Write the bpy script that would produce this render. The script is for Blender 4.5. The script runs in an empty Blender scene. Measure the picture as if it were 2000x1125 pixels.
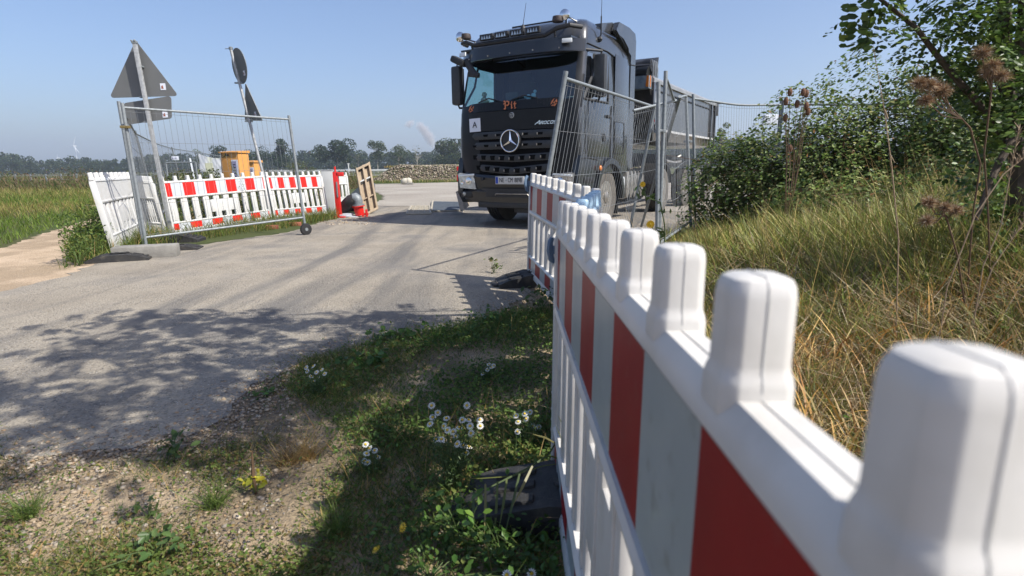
import bpy, bmesh, math, random
import numpy as np
from mathutils import Vector, Matrix
S = bpy.context.scene
COL = S.collection
R = math.radians
rng = np.random.default_rng(7)
random.seed(7)

# ------------------------------------------------------------------ camera
F, H, HZ, ROLL = 1100.0, 1.08, 328.0, R(0.6)
HAZE = 0.0005
PITCH = math.atan((562.5 - HZ) / F)
_fw = np.array([0, math.cos(PITCH), -math.sin(PITCH)])
_u0 = np.array([0, math.sin(PITCH), math.cos(PITCH)])
_r0 = np.array([1.0, 0, 0])
_R = math.cos(ROLL) * _r0 - math.sin(ROLL) * _u0
_U = math.sin(ROLL) * _r0 + math.cos(ROLL) * _u0
cam_d = bpy.data.cameras.new('camera')
cam = bpy.data.objects.new('camera', cam_d)
COL.objects.link(cam)
S.camera = cam
cam_d.sensor_width = 36
cam_d.lens = 36 * F / 2000
cam_d.clip_start = 0.02
cam_d.clip_end = 8000
m = Matrix(((_R[0], _U[0], -_fw[0], 0), (_R[1], _U[1], -_fw[1], 0), (_R[2], _U[2], -_fw[2], H), (0, 0, 0, 1)))
cam.matrix_world = m
cam_d.dof.use_dof = True
cam_d.dof.focus_distance = 7.0
cam_d.dof.aperture_fstop = 5.6
S.render.resolution_x, S.render.resolution_y = 1024, 576

# ------------------------------------------------------------------ sky + sun
SUNV = Vector((0.83, -0.42, 1.0)).normalized()
elev = math.asin(SUNV.z)
azim = math.atan2(SUNV.x, SUNV.y)
w = bpy.data.worlds.new('World')
S.world = w
w.use_nodes = True
nt = w.node_tree
nt.nodes.clear()
sky = nt.nodes.new('ShaderNodeTexSky')
sky.sky_type = 'NISHITA'
sky.sun_disc = False
sky.sun_elevation = elev
sky.sun_rotation = azim
sky.air_density = 1.0
sky.dust_density = 2.0
sky.ozone_density = 6.0
bg = nt.nodes.new('ShaderNodeBackground')
bg.inputs[1].default_value = 0.104
wo = nt.nodes.new('ShaderNodeOutputWorld')
tn = nt.nodes.new('ShaderNodeMix'); tn.data_type = 'RGBA'; tn.blend_type = 'MULTIPLY'; tn.inputs[0].default_value = 1.0; tn.inputs[7].default_value = (1.04, .965, .965, 1)
nt.links.new(sky.outputs[0], tn.inputs[6]); nt.links.new(tn.outputs[2], bg.inputs[0])
nt.links.new(bg.outputs[0], wo.inputs[0])
sl = bpy.data.lights.new('sun', 'SUN')
sl.energy = 4.1
sl.angle = R(0.5)
sl.color = (1.0, 0.95, 0.87)
so = bpy.data.objects.new('sun', sl)
COL.objects.link(so)
so.rotation_euler = SUNV.to_track_quat('Z', 'Y').to_euler()
S.view_settings.view_transform = 'Standard'
S.view_settings.look = 'None'
S.view_settings.gamma = 1
S.view_settings.exposure = 0.80
S.cycles.use_denoising = True
S.cycles.max_bounces = 6
S.cycles.transparent_max_bounces = 16
S.cycles.volume_bounces = 1
S.cycles.caustics_reflective = False
S.cycles.caustics_refractive = False

# ------------------------------------------------------------------ helpers
def ray(x, y):
    return _fw + _R * (x - 1000) / F + _U * (562.5 - y) / F
def at(x, y, Y):
    v = ray(x, y); v = v * Y / v[1]
    return Vector((v[0], v[1], v[2] + H))
def g(x, y, z=0.0):
    v = ray(x, y); v = v * (z - H) / v[2]
    return Vector((v[0], v[1], v[2] + H))
def sstep(a, b, x):
    t = np.clip((x - a) / (b - a), 0, 1)
    return t * t * (3 - 2 * t)
def bankd(X, Y):
    return np.minimum(X - 0.75, 0.853 * (X - 2.3) - 0.522 * (Y - 8.0))
def hgt(X, Y):
    X = np.asarray(X, float); Y = np.asarray(Y, float)
    d = bankd(X, Y)
    h = 0.5 * sstep(0.25, 3.2, d) * (1 - sstep(10, 18, Y)) * sstep(-4, 1, Y)
    # slight rise of the verge on the far left behind the path
    h = h + 0.035 * (np.sin(X * 0.9 + 1) * np.sin(Y * 0.7)) * sstep(0.0, 0.6, d)
    return h

class Mat:
    pass
def mat(name, c, c2=None, scale=6.0, rough=0.6, metal=0.0, bump=0.0, bscale=None, coat=0.0, spec=0.5, detail=6, thresh=(0.35, 0.65), c3=None, scale3=40.0, t3=(0.55, 0.7), rvar=0.0):
    m = bpy.data.materials.new(name)
    m.use_nodes = True
    n = m.node_tree.nodes; l = m.node_tree.links
    b = n['Principled BSDF']
    b.inputs['Roughness'].default_value = rough
    b.inputs['Metallic'].default_value = metal
    b.inputs['Coat Weight'].default_value = coat
    b.inputs['Coat Roughness'].default_value = 0.08
    b.inputs['Specular IOR Level'].default_value = spec
    tc = n.new('ShaderNodeTexCoord')
    col = None
    if c2 is None:
        c2 = tuple(x * 0.85 for x in c)
    no = n.new('ShaderNodeTexNoise'); no.inputs['Scale'].default_value = scale; no.inputs['Detail'].default_value = detail
    l.new(tc.outputs['Object'], no.inputs['Vector'])
    cr = n.new('ShaderNodeValToRGB')
    cr.color_ramp.elements[0].position = thresh[0]; cr.color_ramp.elements[1].position = thresh[1]
    cr.color_ramp.elements[0].color = (*c, 1); cr.color_ramp.elements[1].color = (*c2, 1)
    l.new(no.outputs['Fac'], cr.inputs[0])
    out = cr.outputs[0]
    if c3 is not None:
        n3 = n.new('ShaderNodeTexNoise'); n3.inputs['Scale'].default_value = scale3; n3.inputs['Detail'].default_value = 4
        l.new(tc.outputs['Object'], n3.inputs['Vector'])
        r3 = n.new('ShaderNodeValToRGB')
        r3.color_ramp.elements[0].position = t3[0]; r3.color_ramp.elements[1].position = t3[1]
        r3.color_ramp.elements[0].color = (0, 0, 0, 1); r3.color_ramp.elements[1].color = (1, 1, 1, 1)
        l.new(n3.outputs['Fac'], r3.inputs[0])
        mx = n.new('ShaderNodeMix'); mx.data_type = 'RGBA'
        l.new(r3.outputs[0], mx.inputs[0]); l.new(out, mx.inputs[6]); mx.inputs[7].default_value = (*c3, 1)
        out = mx.outputs[2]
    l.new(out, b.inputs['Base Color'])
    if rvar:
        mr = n.new('ShaderNodeMapRange')
        mr.inputs[3].default_value = max(0.02, rough - rvar); mr.inputs[4].default_value = min(1, rough + rvar)
        l.new(no.outputs['Fac'], mr.inputs[0]); l.new(mr.outputs[0], b.inputs['Roughness'])
    if bump:
        nb = n.new('ShaderNodeTexNoise'); nb.inputs['Scale'].default_value = bscale or scale * 4; nb.inputs['Detail'].default_value = 5
        l.new(tc.outputs['Object'], nb.inputs['Vector'])
        bp = n.new('ShaderNodeBump'); bp.inputs['Strength'].default_value = bump; bp.inputs['Distance'].default_value = 0.01
        l.new(nb.outputs['Fac'], bp.inputs['Height']); l.new(bp.outputs[0], b.inputs['Normal'])
    return m

def leafmat(name, rough=0.55, trans=0.35, gain=1.0):
    m = bpy.data.materials.new(name); m.use_nodes = True
    n = m.node_tree.nodes; l = m.node_tree.links
    b = n['Principled BSDF']; b.inputs['Roughness'].default_value = rough
    b.inputs['Specular IOR Level'].default_value = 0.35
    a = n.new('ShaderNodeAttribute'); a.attribute_name = 'tint'
    l.new(a.outputs['Color'], b.inputs['Base Color'])
    if trans:
        t = n.new('ShaderNodeBsdfTranslucent'); l.new(a.outputs['Color'], t.inputs[0])
        mx = n.new('ShaderNodeMixShader'); mx.inputs[0].default_value = trans
        o = n['Material Output']
        l.new(b.outputs[0], mx.inputs[1]); l.new(t.outputs[0], mx.inputs[2]); l.new(mx.outputs[0], o.inputs[0])
    return m

def tag(o, label=None, cat=None, group=None, kind=None):
    if label: o['label'] = label
    if cat: o['category'] = cat
    if group: o['group'] = group
    if kind: o['kind'] = kind
    return o
def empty(name, loc=(0, 0, 0), rz=0.0, label=None, cat=None, group=None):
    o = bpy.data.objects.new(name, None); COL.objects.link(o)
    o.location = loc; o.rotation_euler = (0, 0, rz); o.empty_display_size = 0.1
    return tag(o, label, cat, group)

class MB:
    def __init__(s): s.v = []; s.f = []; s.m = []
    def add(s, vs, fs, mi=0):
        o = len(s.v); s.v += [tuple(p) for p in vs]
        s.f += [tuple(i + o for i in f) for f in fs]; s.m += [mi] * len(fs)
        return s
    def box(s, c, size, rot=None, bev=0.0, mi=0, frame=None):
        hx, hy, hz = [d / 2 for d in size]
        if bev > 0:
            bev = min(bev, 0.49 * min(size))
            bm = bmesh.new(); bmesh.ops.create_cube(bm, size=1)
            for v in bm.verts: v.co = Vector((v.co.x * size[0], v.co.y * size[1], v.co.z * size[2]))
            bmesh.ops.bevel(bm, geom=bm.edges[:], offset=bev, segments=2, affect='EDGES', profile=0.6)
            vs = [v.co.copy() for v in bm.verts]; fs = [[v.index for v in f.verts] for f in bm.faces]
            bm.verts.index_update(); fs = [[v.index for v in f.verts] for f in bm.faces]; bm.free()
        else:
            vs = [Vector((x, y, z)) for x in (-hx, hx) for y in (-hy, hy) for z in (-hz, hz)]
            fs = [(0, 1, 3, 2), (4, 6, 7, 5), (0, 4, 5, 1), (2, 3, 7, 6), (0, 2, 6, 4), (1, 5, 7, 3)]
        M = rot.to_matrix() if rot is not None and hasattr(rot, 'to_matrix') else rot
        c = Vector(c)
        vs = [(M @ v if M is not None else v) + c for v in vs]
        return s.add(vs, fs, mi)
    def path(s, pts, r, n=8, mi=0, cap=True, flat=1.0):
        pts = [Vector(p) for p in pts]
        rr = r if isinstance(r, (list, tuple)) else [r] * len(pts)
        vs = []; fs = []; up = None
        for i, p in enumerate(pts):
            d = (pts[min(i + 1, len(pts) - 1)] - pts[max(i - 1, 0)])
            if d.length < 1e-9: d = Vector((0, 0, 1))
            d.normalize()
            if up is None:
                up = Vector((0, 0, 1)) if abs(d.z) < 0.9 else Vector((1, 0, 0))
            a = d.cross(up); a.normalize(); b = a.cross(d); b.normalize(); up = b
            for k in range(n):
                t = 2 * math.pi * k / n
                vs.append(p + (a * math.cos(t) + b * math.sin(t) * flat) * rr[i])
        for i in range(len(pts) - 1):
            for k in range(n):
                k2 = (k + 1) % n
                fs.append((i * n + k, i * n + k2, (i + 1) * n + k2, (i + 1) * n + k))
        if cap:
            fs.append(tuple(range(n - 1, -1, -1))); fs.append(tuple((len(pts) - 1) * n + k for k in range(n)))
        return s.add(vs, fs, mi)
    def tube(s, a, b, r, r2=None, n=8, mi=0): return s.path([a, b], [r, r if r2 is None else r2], n, mi)
    def lathe(s, prof, c=(0, 0, 0), axis='z', n=24, mi=0, M=None):
        # prof: list of (radius, height); axis the direction of height
        vs = []; fs = []; c = Vector(c)
        for (r, h) in prof:
            for k in range(n):
                t = 2 * math.pi * k / n; x, y = r * math.cos(t), r * math.sin(t)
                v = Vector((x, y, h)) if axis == 'z' else (Vector((h, x, y)) if axis == 'x' else Vector((y, h, x)))
                if M is not None: v = M @ v
                vs.append(v + c)
        for i in range(len(prof) - 1):
            for k in range(n):
                k2 = (k + 1) % n
                fs.append((i * n + k, i * n + k2, (i + 1) * n + k2, (i + 1) * n + k))
        if prof[0][0] > 1e-6: fs.append(tuple(range(n - 1, -1, -1)))
        if prof[-1][0] > 1e-6: fs.append(tuple((len(prof) - 1) * n + k for k in range(n)))
        return s.add(vs, fs, mi)
    def prism(s, poly, o, u, v, t, mi=0):
        # polygon in the (u, v) plane at o, thickness vector t
        o = Vector(o); u = Vector(u); v = Vector(v); t = Vector(t); n = len(poly)
        a = [o + u * p[0] + v * p[1] for p in poly]; b = [p + t for p in a]
        fs = [tuple(range(n - 1, -1, -1)), tuple(range(n, 2 * n))] + [(i, (i + 1) % n, n + (i + 1) % n, n + i) for i in range(n)]
        return s.add(a + b, fs, mi)
    def ball(s, c, r, n=10, mi=0, sc=(1, 1, 1)):
        vs = []; fs = []; c = Vector(c); m2 = max(4, n // 2)
        for i in range(m2 + 1):
            ph = math.pi * i / m2
            for k in range(n):
                t = 2 * math.pi * k / n
                vs.append(c + Vector((r * sc[0] * math.sin(ph) * math.cos(t), r * sc[1] * math.sin(ph) * math.sin(t), r * sc[2] * math.cos(ph))))
        for i in range(m2):
            for k in range(n):
                k2 = (k + 1) % n
                fs.append((i * n + k, (i + 1) * n + k, (i + 1) * n + k2, i * n + k2))
        return s.add(vs, fs, mi)
    def map(s, fn):
        s.v = [tuple(fn(Vector(p))) for p in s.v]; return s
    def build(s, name, m, parent=None, smooth=35, label=None):
        me = bpy.data.meshes.new(name)
        me.from_pydata(s.v, [], s.f)
        for mm in (m if isinstance(m, (list, tuple)) else [m]): me.materials.append(mm)
        me.polygons.foreach_set('material_index', s.m)
        bm = bmesh.new(); bm.from_mesh(me)
        bmesh.ops.remove_doubles(bm, verts=bm.verts, dist=1e-6)
        bmesh.ops.recalc_face_normals(bm, faces=bm.faces)
        if smooth:
            a = R(smooth)
            for f in bm.faces: f.smooth = True
            for e in bm.edges:
                if len(e.link_faces) != 2 or e.calc_face_angle(0) > a: e.smooth = False
        bm.to_mesh(me); bm.free()
        o = bpy.data.objects.new(name, me); COL.objects.link(o)
        if parent is not None: o.parent = parent
        if label: o['label'] = label
        return o

def nmesh(name, V, Fq, tint, m, parent=None, smooth=False):
    V = np.asarray(V, np.float32); Fq = np.asarray(Fq, np.int32); k = Fq.shape[1]
    me = bpy.data.meshes.new(name)
    me.vertices.add(len(V)); me.vertices.foreach_set('co', V.ravel())
    me.loops.add(Fq.size); me.loops.foreach_set('vertex_index', Fq.ravel())
    me.polygons.add(len(Fq)); me.polygons.foreach_set('loop_start', np.arange(0, Fq.size, k, dtype=np.int32))
    me.polygons.foreach_set('loop_total', np.full(len(Fq), k, dtype=np.int32))
    if tint is not None:
        ca = me.color_attributes.new('tint', 'FLOAT_COLOR', 'POINT')
        c4 = np.ones((len(V), 4), np.float32); c4[:, :3] = tint
        ca.data.foreach_set('color', c4.ravel())
    me.materials.append(m); me.update(calc_edges=True); me.validate()
    o = bpy.data.objects.new(name, me); COL.objects.link(o)
    if parent is not None: o.parent = parent
    return o

def text_part(s, name, size, M4, m, parent, ext=0.002, sx=1.0, shear=0.0, label=None):
    c = bpy.data.curves.new(name, 'FONT'); c.body = s; c.size = size; c.extrude = ext; c.align_x = 'CENTER'; c.align_y = 'CENTER'; c.shear = shear
    t = bpy.data.objects.new(name + '_tmp', c); COL.objects.link(t)
    bpy.context.view_layer.update()
    me = bpy.data.meshes.new_from_object(t.evaluated_get(bpy.context.evaluated_depsgraph_get()))
    bpy.data.objects.remove(t)
    me.transform(M4 @ Matrix.Diagonal((sx, 1, 1, 1)))
    me.materials.clear(); me.materials.append(m)
    o = bpy.data.objects.new(name, me); COL.objects.link(o)
    if parent is not None: o.parent = parent
    if label: o['label'] = label
    return o
def frame4(o, x, y):
    x = Vector(x).normalized(); y = Vector(y).normalized(); z = x.cross(y)
    return Matrix(((x.x, y.x, z.x, o[0]), (x.y, y.y, z.y, o[1]), (x.z, y.z, z.z, o[2]), (0, 0, 0, 1)))

# ------------------------------------------------------------------ materials
m_white = mat('white_plastic', (0.60, 0.585, 0.555), (0.55, 0.535, 0.505), scale=9, rough=0.40, bump=0.02, bscale=220, c3=(0.40, 0.375, 0.33), scale3=10, t3=(0.54, 0.86), rvar=.12)
m_whited = mat('white_plastic_dusty', (0.58, 0.58, 0.565), (0.53, 0.53, 0.51), scale=7, rough=0.5, bump=0.05, bscale=90, c3=(0.50, 0.48, 0.43), scale3=5, t3=(0.50, 0.85))
m_bluepl = mat('light_blue_plastic', (0.38, 0.54, 0.68), (0.33, 0.48, 0.62), scale=9, rough=0.4)
m_clip = mat('blue_grey_plastic', (0.10, 0.16, 0.24), (0.14, 0.21, 0.30), scale=9, rough=0.45)
m_red = mat('shaded_red_reflective_sheet', (0.27, 0.011, 0.016), (0.21, 0.011, 0.016), scale=5, rough=0.45, coat=0.0, spec=.3, rvar=.08, c3=(.22,.05,.05), scale3=30, t3=(.6,.9), bump=0.04, bscale=220)  # red kept dark to paint in the shade on the nearest barrier's face
m_redb = mat('bright_red_sheet', (0.72, 0.022, 0.016), (0.62, 0.02, 0.016), scale=4, rough=0.4)
m_grey = mat('grey_reflective_sheet', (0.37, 0.41, 0.42), (0.31, 0.35, 0.36), scale=5, rough=0.38, coat=0.12, rvar=.12, c3=(.2,.2,.19), scale3=30, t3=(.6,.9), bump=0.04, bscale=220)
m_greyb = mat('pale_reflective_sheet', (0.52, 0.55, 0.58), (0.47, 0.50, 0.53), scale=5, rough=0.4)
m_galv = mat('galvanised_steel', (0.25, 0.275, 0.285), (0.19, 0.21, 0.22), scale=30, rough=0.6, metal=0.3, bump=0.05, bscale=120, rvar=0.12)
m_galvb = mat('bright_zinc_post', (0.44, 0.45, 0.45), (0.30, 0.31, 0.31), scale=18, rough=0.55, metal=0.3)
m_brass = mat('aged_brass', (0.26, 0.20, 0.08), (0.18, 0.14, 0.06), scale=30, rough=0.5, metal=0.5)
m_wire = mat('dull_galvanised_wire', (0.30, 0.32, 0.33), (0.22, 0.23, 0.24), scale=30, rough=0.55, metal=0.4)
m_signback = mat('grey_sign_back', (0.17, 0.175, 0.172), (0.155, 0.16, 0.158), scale=3, rough=0.6, metal=0.2)
m_rubber = mat('recycled_black_plastic', (0.018, 0.018, 0.019), (0.035, 0.034, 0.032), scale=14, rough=0.7, bump=0.4, bscale=60, c3=(0.09, 0.08, 0.065), scale3=10, t3=(0.55, 0.8))
m_conc = mat('worn_concrete', (0.27, 0.26, 0.23), (0.20, 0.19, 0.17), scale=8, rough=0.9, bump=0.5, bscale=60)
m_brick = mat('red_brick', (0.36, 0.12, 0.07), (0.28, 0.10, 0.06), scale=20, rough=0.9, bump=0.4, bscale=60)
m_orange = mat('orange_painted_wood', (0.60, 0.29, 0.075), (0.53, 0.25, 0.06), scale=4, rough=0.6, bump=0.06, bscale=30)
m_wood = mat('pale_plywood', (0.40, 0.31, 0.21), (0.32, 0.25, 0.17), scale=12, rough=0.75, bump=0.2, bscale=40)
m_boxw = mat('off_white_board', (0.52, 0.53, 0.52), (0.44, 0.45, 0.44), scale=3, rough=0.6)
m_tarpw = mat('white_banner_cloth', (0.66, 0.68, 0.70), (0.52, 0.55, 0.60), scale=2.2, rough=0.7, bump=0.5, bscale=7, c3=(0.62, 0.64, 0.50), scale3=1.5, t3=(0.55, 0.65))
m_redp = mat('red_paint', (0.70, 0.02, 0.015), (0.58, 0.02, 0.015), scale=12, rough=0.35, coat=0.3)
m_blackm = mat('black_plastic', (0.012, 0.012, 0.013), (0.02, 0.02, 0.021), scale=10, rough=0.55)
m_paper = mat('white_paper', (0.74, 0.77, 0.84), (0.70, 0.73, 0.80), scale=5, rough=0.7)
m_ink = mat('black_ink', (0.015, 0.015, 0.018), rough=0.6)
m_violet = mat('printed_violet_grey', (0.34, 0.32, 0.46), (0.28, 0.26, 0.40), scale=30, rough=0.6)
# ------------------------------------------------------------------ ground, road, path
def ragged(pts, amp, step, seed):
    r = random.Random(seed); out = []
    for i in range(len(pts)):
        a = Vector(pts[i][:2]); b = Vector(pts[(i + 1) % len(pts)][:2]); L = (b - a).length
        n = max(1, int(L / step)); d = (b - a).normalized() if L > 0 else Vector((1, 0)); nn = Vector((-d.y, d.x))
        for k in range(n):
            p = a.lerp(b, k / n)
            out.append(p + nn * (r.uniform(-amp, amp) if k else 0))
    return out
def sheet(name, pts, z, m, kind='structure'):
    me = bpy.data.meshes.new(name)
    bm = bmesh.new()
    vs = [bm.verts.new((p[0], p[1], z)) for p in pts]
    es = [bm.edges.new((vs[i], vs[(i + 1) % len(vs)])) for i in range(len(vs))]
    bmesh.ops.triangle_fill(bm, edges=es, use_beauty=True)
    for f in bm.faces:
        f.normal_update()
        if f.normal.z < 0: f.normal_flip()
    bm.to_mesh(me); bm.free(); me.materials.append(m)
    o = bpy.data.objects.new(name, me); COL.objects.link(o); o['kind'] = kind
    return o

def groundmat(name, cols, scales, pebble=None, bump=0.5, peb_scale=120, rough=0.95, patch=None, patch_scale=0.5, pt=(0.48, 0.56), streak=False):
    # cols: dark, light; pebble: list of colours picked per cell
    m = bpy.data.materials.new(name); m.use_nodes = True
    n = m.node_tree.nodes; l = m.node_tree.links; b = n['Principled BSDF']
    b.inputs['Roughness'].default_value = rough; b.inputs['Specular IOR Level'].default_value = 0.25
    tc = n.new('ShaderNodeTexCoord')
    def noise(s, d=8):
        x = n.new('ShaderNodeTexNoise'); x.inputs['Scale'].default_value = s; x.inputs['Detail'].default_value = d
        l.new(tc.outputs['Object'], x.inputs['Vector']); return x
    def ramp(src, p0, p1, c0=(0, 0, 0), c1=(1, 1, 1)):
        x = n.new('ShaderNodeValToRGB'); e = x.color_ramp.elements
        e[0].position = p0; e[1].position = p1; e[0].color = (*c0, 1); e[1].color = (*c1, 1); l.new(src, x.inputs[0]); return x.outputs[0]
    def mix(f, a, c, t='MIX'):
        x = n.new('ShaderNodeMix'); x.data_type = 'RGBA'; x.blend_type = t
        if isinstance(f, float): x.inputs[0].default_value = f
        else: l.new(f, x.inputs[0])
        for i, q in ((6, a), (7, c)):
            if isinstance(q, tuple): x.inputs[i].default_value = (*q, 1)
            else: l.new(q, x.inputs[i])
        return x.outputs[2]
    n1 = noise(scales[0]); n2 = noise(scales[1], 10)
    c = ramp(n1.outputs['Fac'], 0.35, 0.65, cols[0], cols[1])
    if streak:
        mp = n.new('ShaderNodeMapping'); mp.inputs['Scale'].default_value = (1.9, .16, 1); mp.inputs['Rotation'].default_value = (0, 0, R(-12)); l.new(tc.outputs['Object'], mp.inputs[0])
        sn = n.new('ShaderNodeTexNoise'); sn.inputs['Scale'].default_value = 1.0; sn.inputs['Detail'].default_value = 5; sn.inputs['Distortion'].default_value = .6; l.new(mp.outputs[0], sn.inputs['Vector'])
        c = mix(ramp(sn.outputs['Fac'], .46, .66), c, (0.165, 0.155, 0.14))
    if patch is not None:
        c = mix(ramp(noise(patch_scale, 5).outputs['Fac'], *pt), c, patch)
    c = mix(0.5, c, ramp(n2.outputs['Fac'], 0.3, 0.7, (0.55, 0.55, 0.55), (1.25, 1.25, 1.25)), 'MULTIPLY')
    hsrc = n2.outputs['Fac']
    if pebble:
        vo = n.new('ShaderNodeTexVoronoi'); vo.inputs['Scale'].default_value = peb_scale
        l.new(tc.outputs['Object'], vo.inputs['Vector'])
        sep = n.new('ShaderNodeSeparateColor'); l.new(vo.outputs['Color'], sep.inputs[0])
        pc = n.new('ShaderNodeValToRGB'); pc.color_ramp.interpolation = 'CONSTANT'
        e = pc.color_ramp.elements; e[0].color = (*pebble[0], 1); e[0].position = 0
        e[1].color = (*pebble[1], 1); e[1].position = 1.0 / len(pebble)
        for i in range(2, len(pebble)):
            q = e.new(i / len(pebble)); q.color = (*pebble[i], 1)
        l.new(sep.outputs[0], pc.inputs[0])
        # only some cells are exposed pebbles
        mk = ramp(sep.outputs[1], 0.45, 0.5)
        md = ramp(vo.outputs['Distance'], 0.25, 0.42, (1, 1, 1), (0, 0, 0))
        mm = mix(1.0, mk, md, 'MULTIPLY')
        mm2 = mix(1.0, mm, ramp(noise(scales[0] * 2.2, 4).outputs['Fac'], 0.36, 0.56), 'MULTIPLY')
        c = mix(mm2, c, pc.outputs[0])
        ad = n.new('ShaderNodeMath'); ad.operation = 'MULTIPLY_ADD'
        bw = n.new('ShaderNodeRGBToBW'); l.new(mm2, bw.inputs[0])
        l.new(bw.outputs[0], ad.inputs[0]); ad.inputs[1].default_value = 0.7; l.new(n2.outputs['Fac'], ad.inputs[2])
        hsrc = ad.outputs[0]
    l.new(c, b.inputs['Base Color'])
    bp = n.new('ShaderNodeBump'); bp.inputs['Strength'].default_value = bump; bp.inputs['Distance'].default_value = 0.012
    l.new(hsrc, bp.inputs['Height']); l.new(bp.outputs[0], b.inputs['Normal'])
    return m

PEB = [(0.22, 0.20, 0.17), (0.42, 0.38, 0.31), (0.13, 0.12, 0.115), (0.55, 0.52, 0.46), (0.26, 0.21, 0.15), (0.34, 0.32, 0.30)]
m_dirt = groundmat('stony_dirt', ((0.29, 0.22, 0.14), (0.42, 0.325, 0.215)), (3.0, 55), PEB, 1.5, 85, patch=(0.20, 0.155, 0.10), patch_scale=1.3)
m_road = groundmat('dusty_asphalt', ((0.285, 0.25, 0.198), (0.39, 0.345, 0.275)), (0.9, 75), PEB, 1.1, 75, patch=(0.175, 0.165, 0.15), patch_scale=0.9, pt=(0.50, 0.70), streak=True)
m_yard = groundmat('gravel_yard', ((0.27, 0.24, 0.20), (0.36, 0.33, 0.28)), (0.3, 25), PEB, 0.6, 60)
m_sand = groundmat('sandy_path', ((0.40, 0.30, 0.20), (0.52, 0.40, 0.28)), (1.6, 50), [(0.3, 0.22, 0.15), (0.5, 0.42, 0.32)], 0.8, 60, patch=(.33,.25,.165), patch_scale=1.2)
m_field = groundmat('meadow_soil', ((0.05, 0.065, 0.018), (0.085, 0.10, 0.03)), (0.15, 12), None, 0.4, patch=(0.10, 0.085, 0.035), patch_scale=0.05)

# one ground sheet to the horizon, finer near the camera
xs = np.unique(np.concatenate([-np.geomspace(3, 2000, 26)[::-1], np.arange(-3, 10.01, 0.25), np.geomspace(10.5, 2000, 24)]))
ys = np.unique(np.concatenate([[-300, -60, -12, -5, -2], np.arange(-1, 20.01, 0.25), np.geomspace(21, 2200, 34)]))
GX, GY = np.meshgrid(xs, ys)
GZ = hgt(GX, GY)
V = np.stack([GX, GY, GZ], -1).reshape(-1, 3)
nx = len(xs); ii = np.arange((len(ys) - 1) * nx).reshape(len(ys) - 1, nx)[:, :-1].ravel()
FQ = np.stack([ii, ii + 1, ii + nx + 1, ii + nx], 1)
gr = nmesh('ground', V, FQ, None, m_dirt, smooth=True); gr['kind'] = 'structure'
gr.data.materials.append(m_field)
cx = V[FQ][:, :, :2].mean(1)
# meadow beyond the road on the left, farmland far away, weedy bank on the right
isf = ((cx[:, 1] > 26) | (bankd(cx[:, 0], cx[:, 1]) > 0.5) | ((cx[:, 0] < -4.2) & (cx[:, 1] > 5.5)))
gr.data.polygons.foreach_set('material_index', isf.astype(np.int32))

def P(*a): return g(*a)
road_pts = [P(0, 571), P(110, 545), P(170, 523), P(232, 505), P(345, 487), P(440, 472), P(560, 455), P(640, 432), P(700, 420),
            P(735, 405), P(752, 385), P(720, 368), P(690, 361), P(900, 356), Vector((6, 47, 0)), Vector((14, 40, 0)), Vector((9.0, 19.0, 0)), Vector((3.4, 10.1, 0)),
            Vector((1.3, 7.2, 0)), P(1060, 520), P(1010, 590), P(900, 640), P(760, 665), P(600, 700), P(480, 770), P(380, 850), P(200, 880), P(60, 900), P(0, 890), Vector((-6, 2.1, 0)), Vector((-14, 1.2, 0)), Vector((-14, 4.5, 0))]
road = sheet('road', ragged(road_pts, 0.06, 0.10, 3), 0.007, m_road)
yard_pts = [P(735, 403), P(752, 385), P(720, 368), P(690, 361), P(900, 356), Vector((6, 47, 0)), Vector((14, 40, 0)), Vector((9.2, 19.0, 0)), Vector((5, 13.2, 0)), P(860, 404)]
sheet('gravel_yard', ragged(yard_pts, 0.12, 0.5, 5), 0.016, m_yard)
path_pts = [P(-220, 560), P(0, 487), P(100, 452), P(200, 421), P(235, 408), P(205, 404), P(160, 402.5), P(160, 399), P(220, 401), P(330, 404), P(330, 418), P(250, 445), P(215, 475), P(205, 512), P(150, 560), P(0, 600), Vector((-9, 5.0, 0)), Vector((-14, 4.6, 0)), Vector((-14, 6.5, 0))]
sheet('sandy_path', ragged(path_pts, 0.07, 0.12, 8), 0.003, m_sand)
m_far = mat('farm_track', (0.42, 0.40, 0.36), (0.36, 0.34, 0.30), rough=0.9, scale=0.3)
sheet('farm_track', [at(520, 336.5, 105).xy.to_3d(), at(760, 334.5, 105).xy.to_3d(), at(760, 334.5, 112).xy.to_3d(), at(520, 336.5, 112).xy.to_3d()], 0.03, m_far)
m_oran = mat('ploughed_orange_field', (0.42, 0.23, 0.10), (0.34, 0.19, 0.08), scale=0.1, rough=0.95)
sheet('ploughed_field', [Vector((-95, 75, 0)), Vector((-52, 75, 0)), Vector((-60, 110, 0)), Vector((-120, 110, 0))], 0.05, m_oran)
m_crop = mat('pale_crop_field', (0.34, 0.32, 0.10), (0.26, 0.28, 0.08), scale=0.2, rough=0.95)
sheet('crop_field', [Vector((-160, 60, 0)), Vector((-36, 50, 0)), Vector((-50, 74, 0)), Vector((-190, 74, 0))], 0.04, m_crop)

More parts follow.
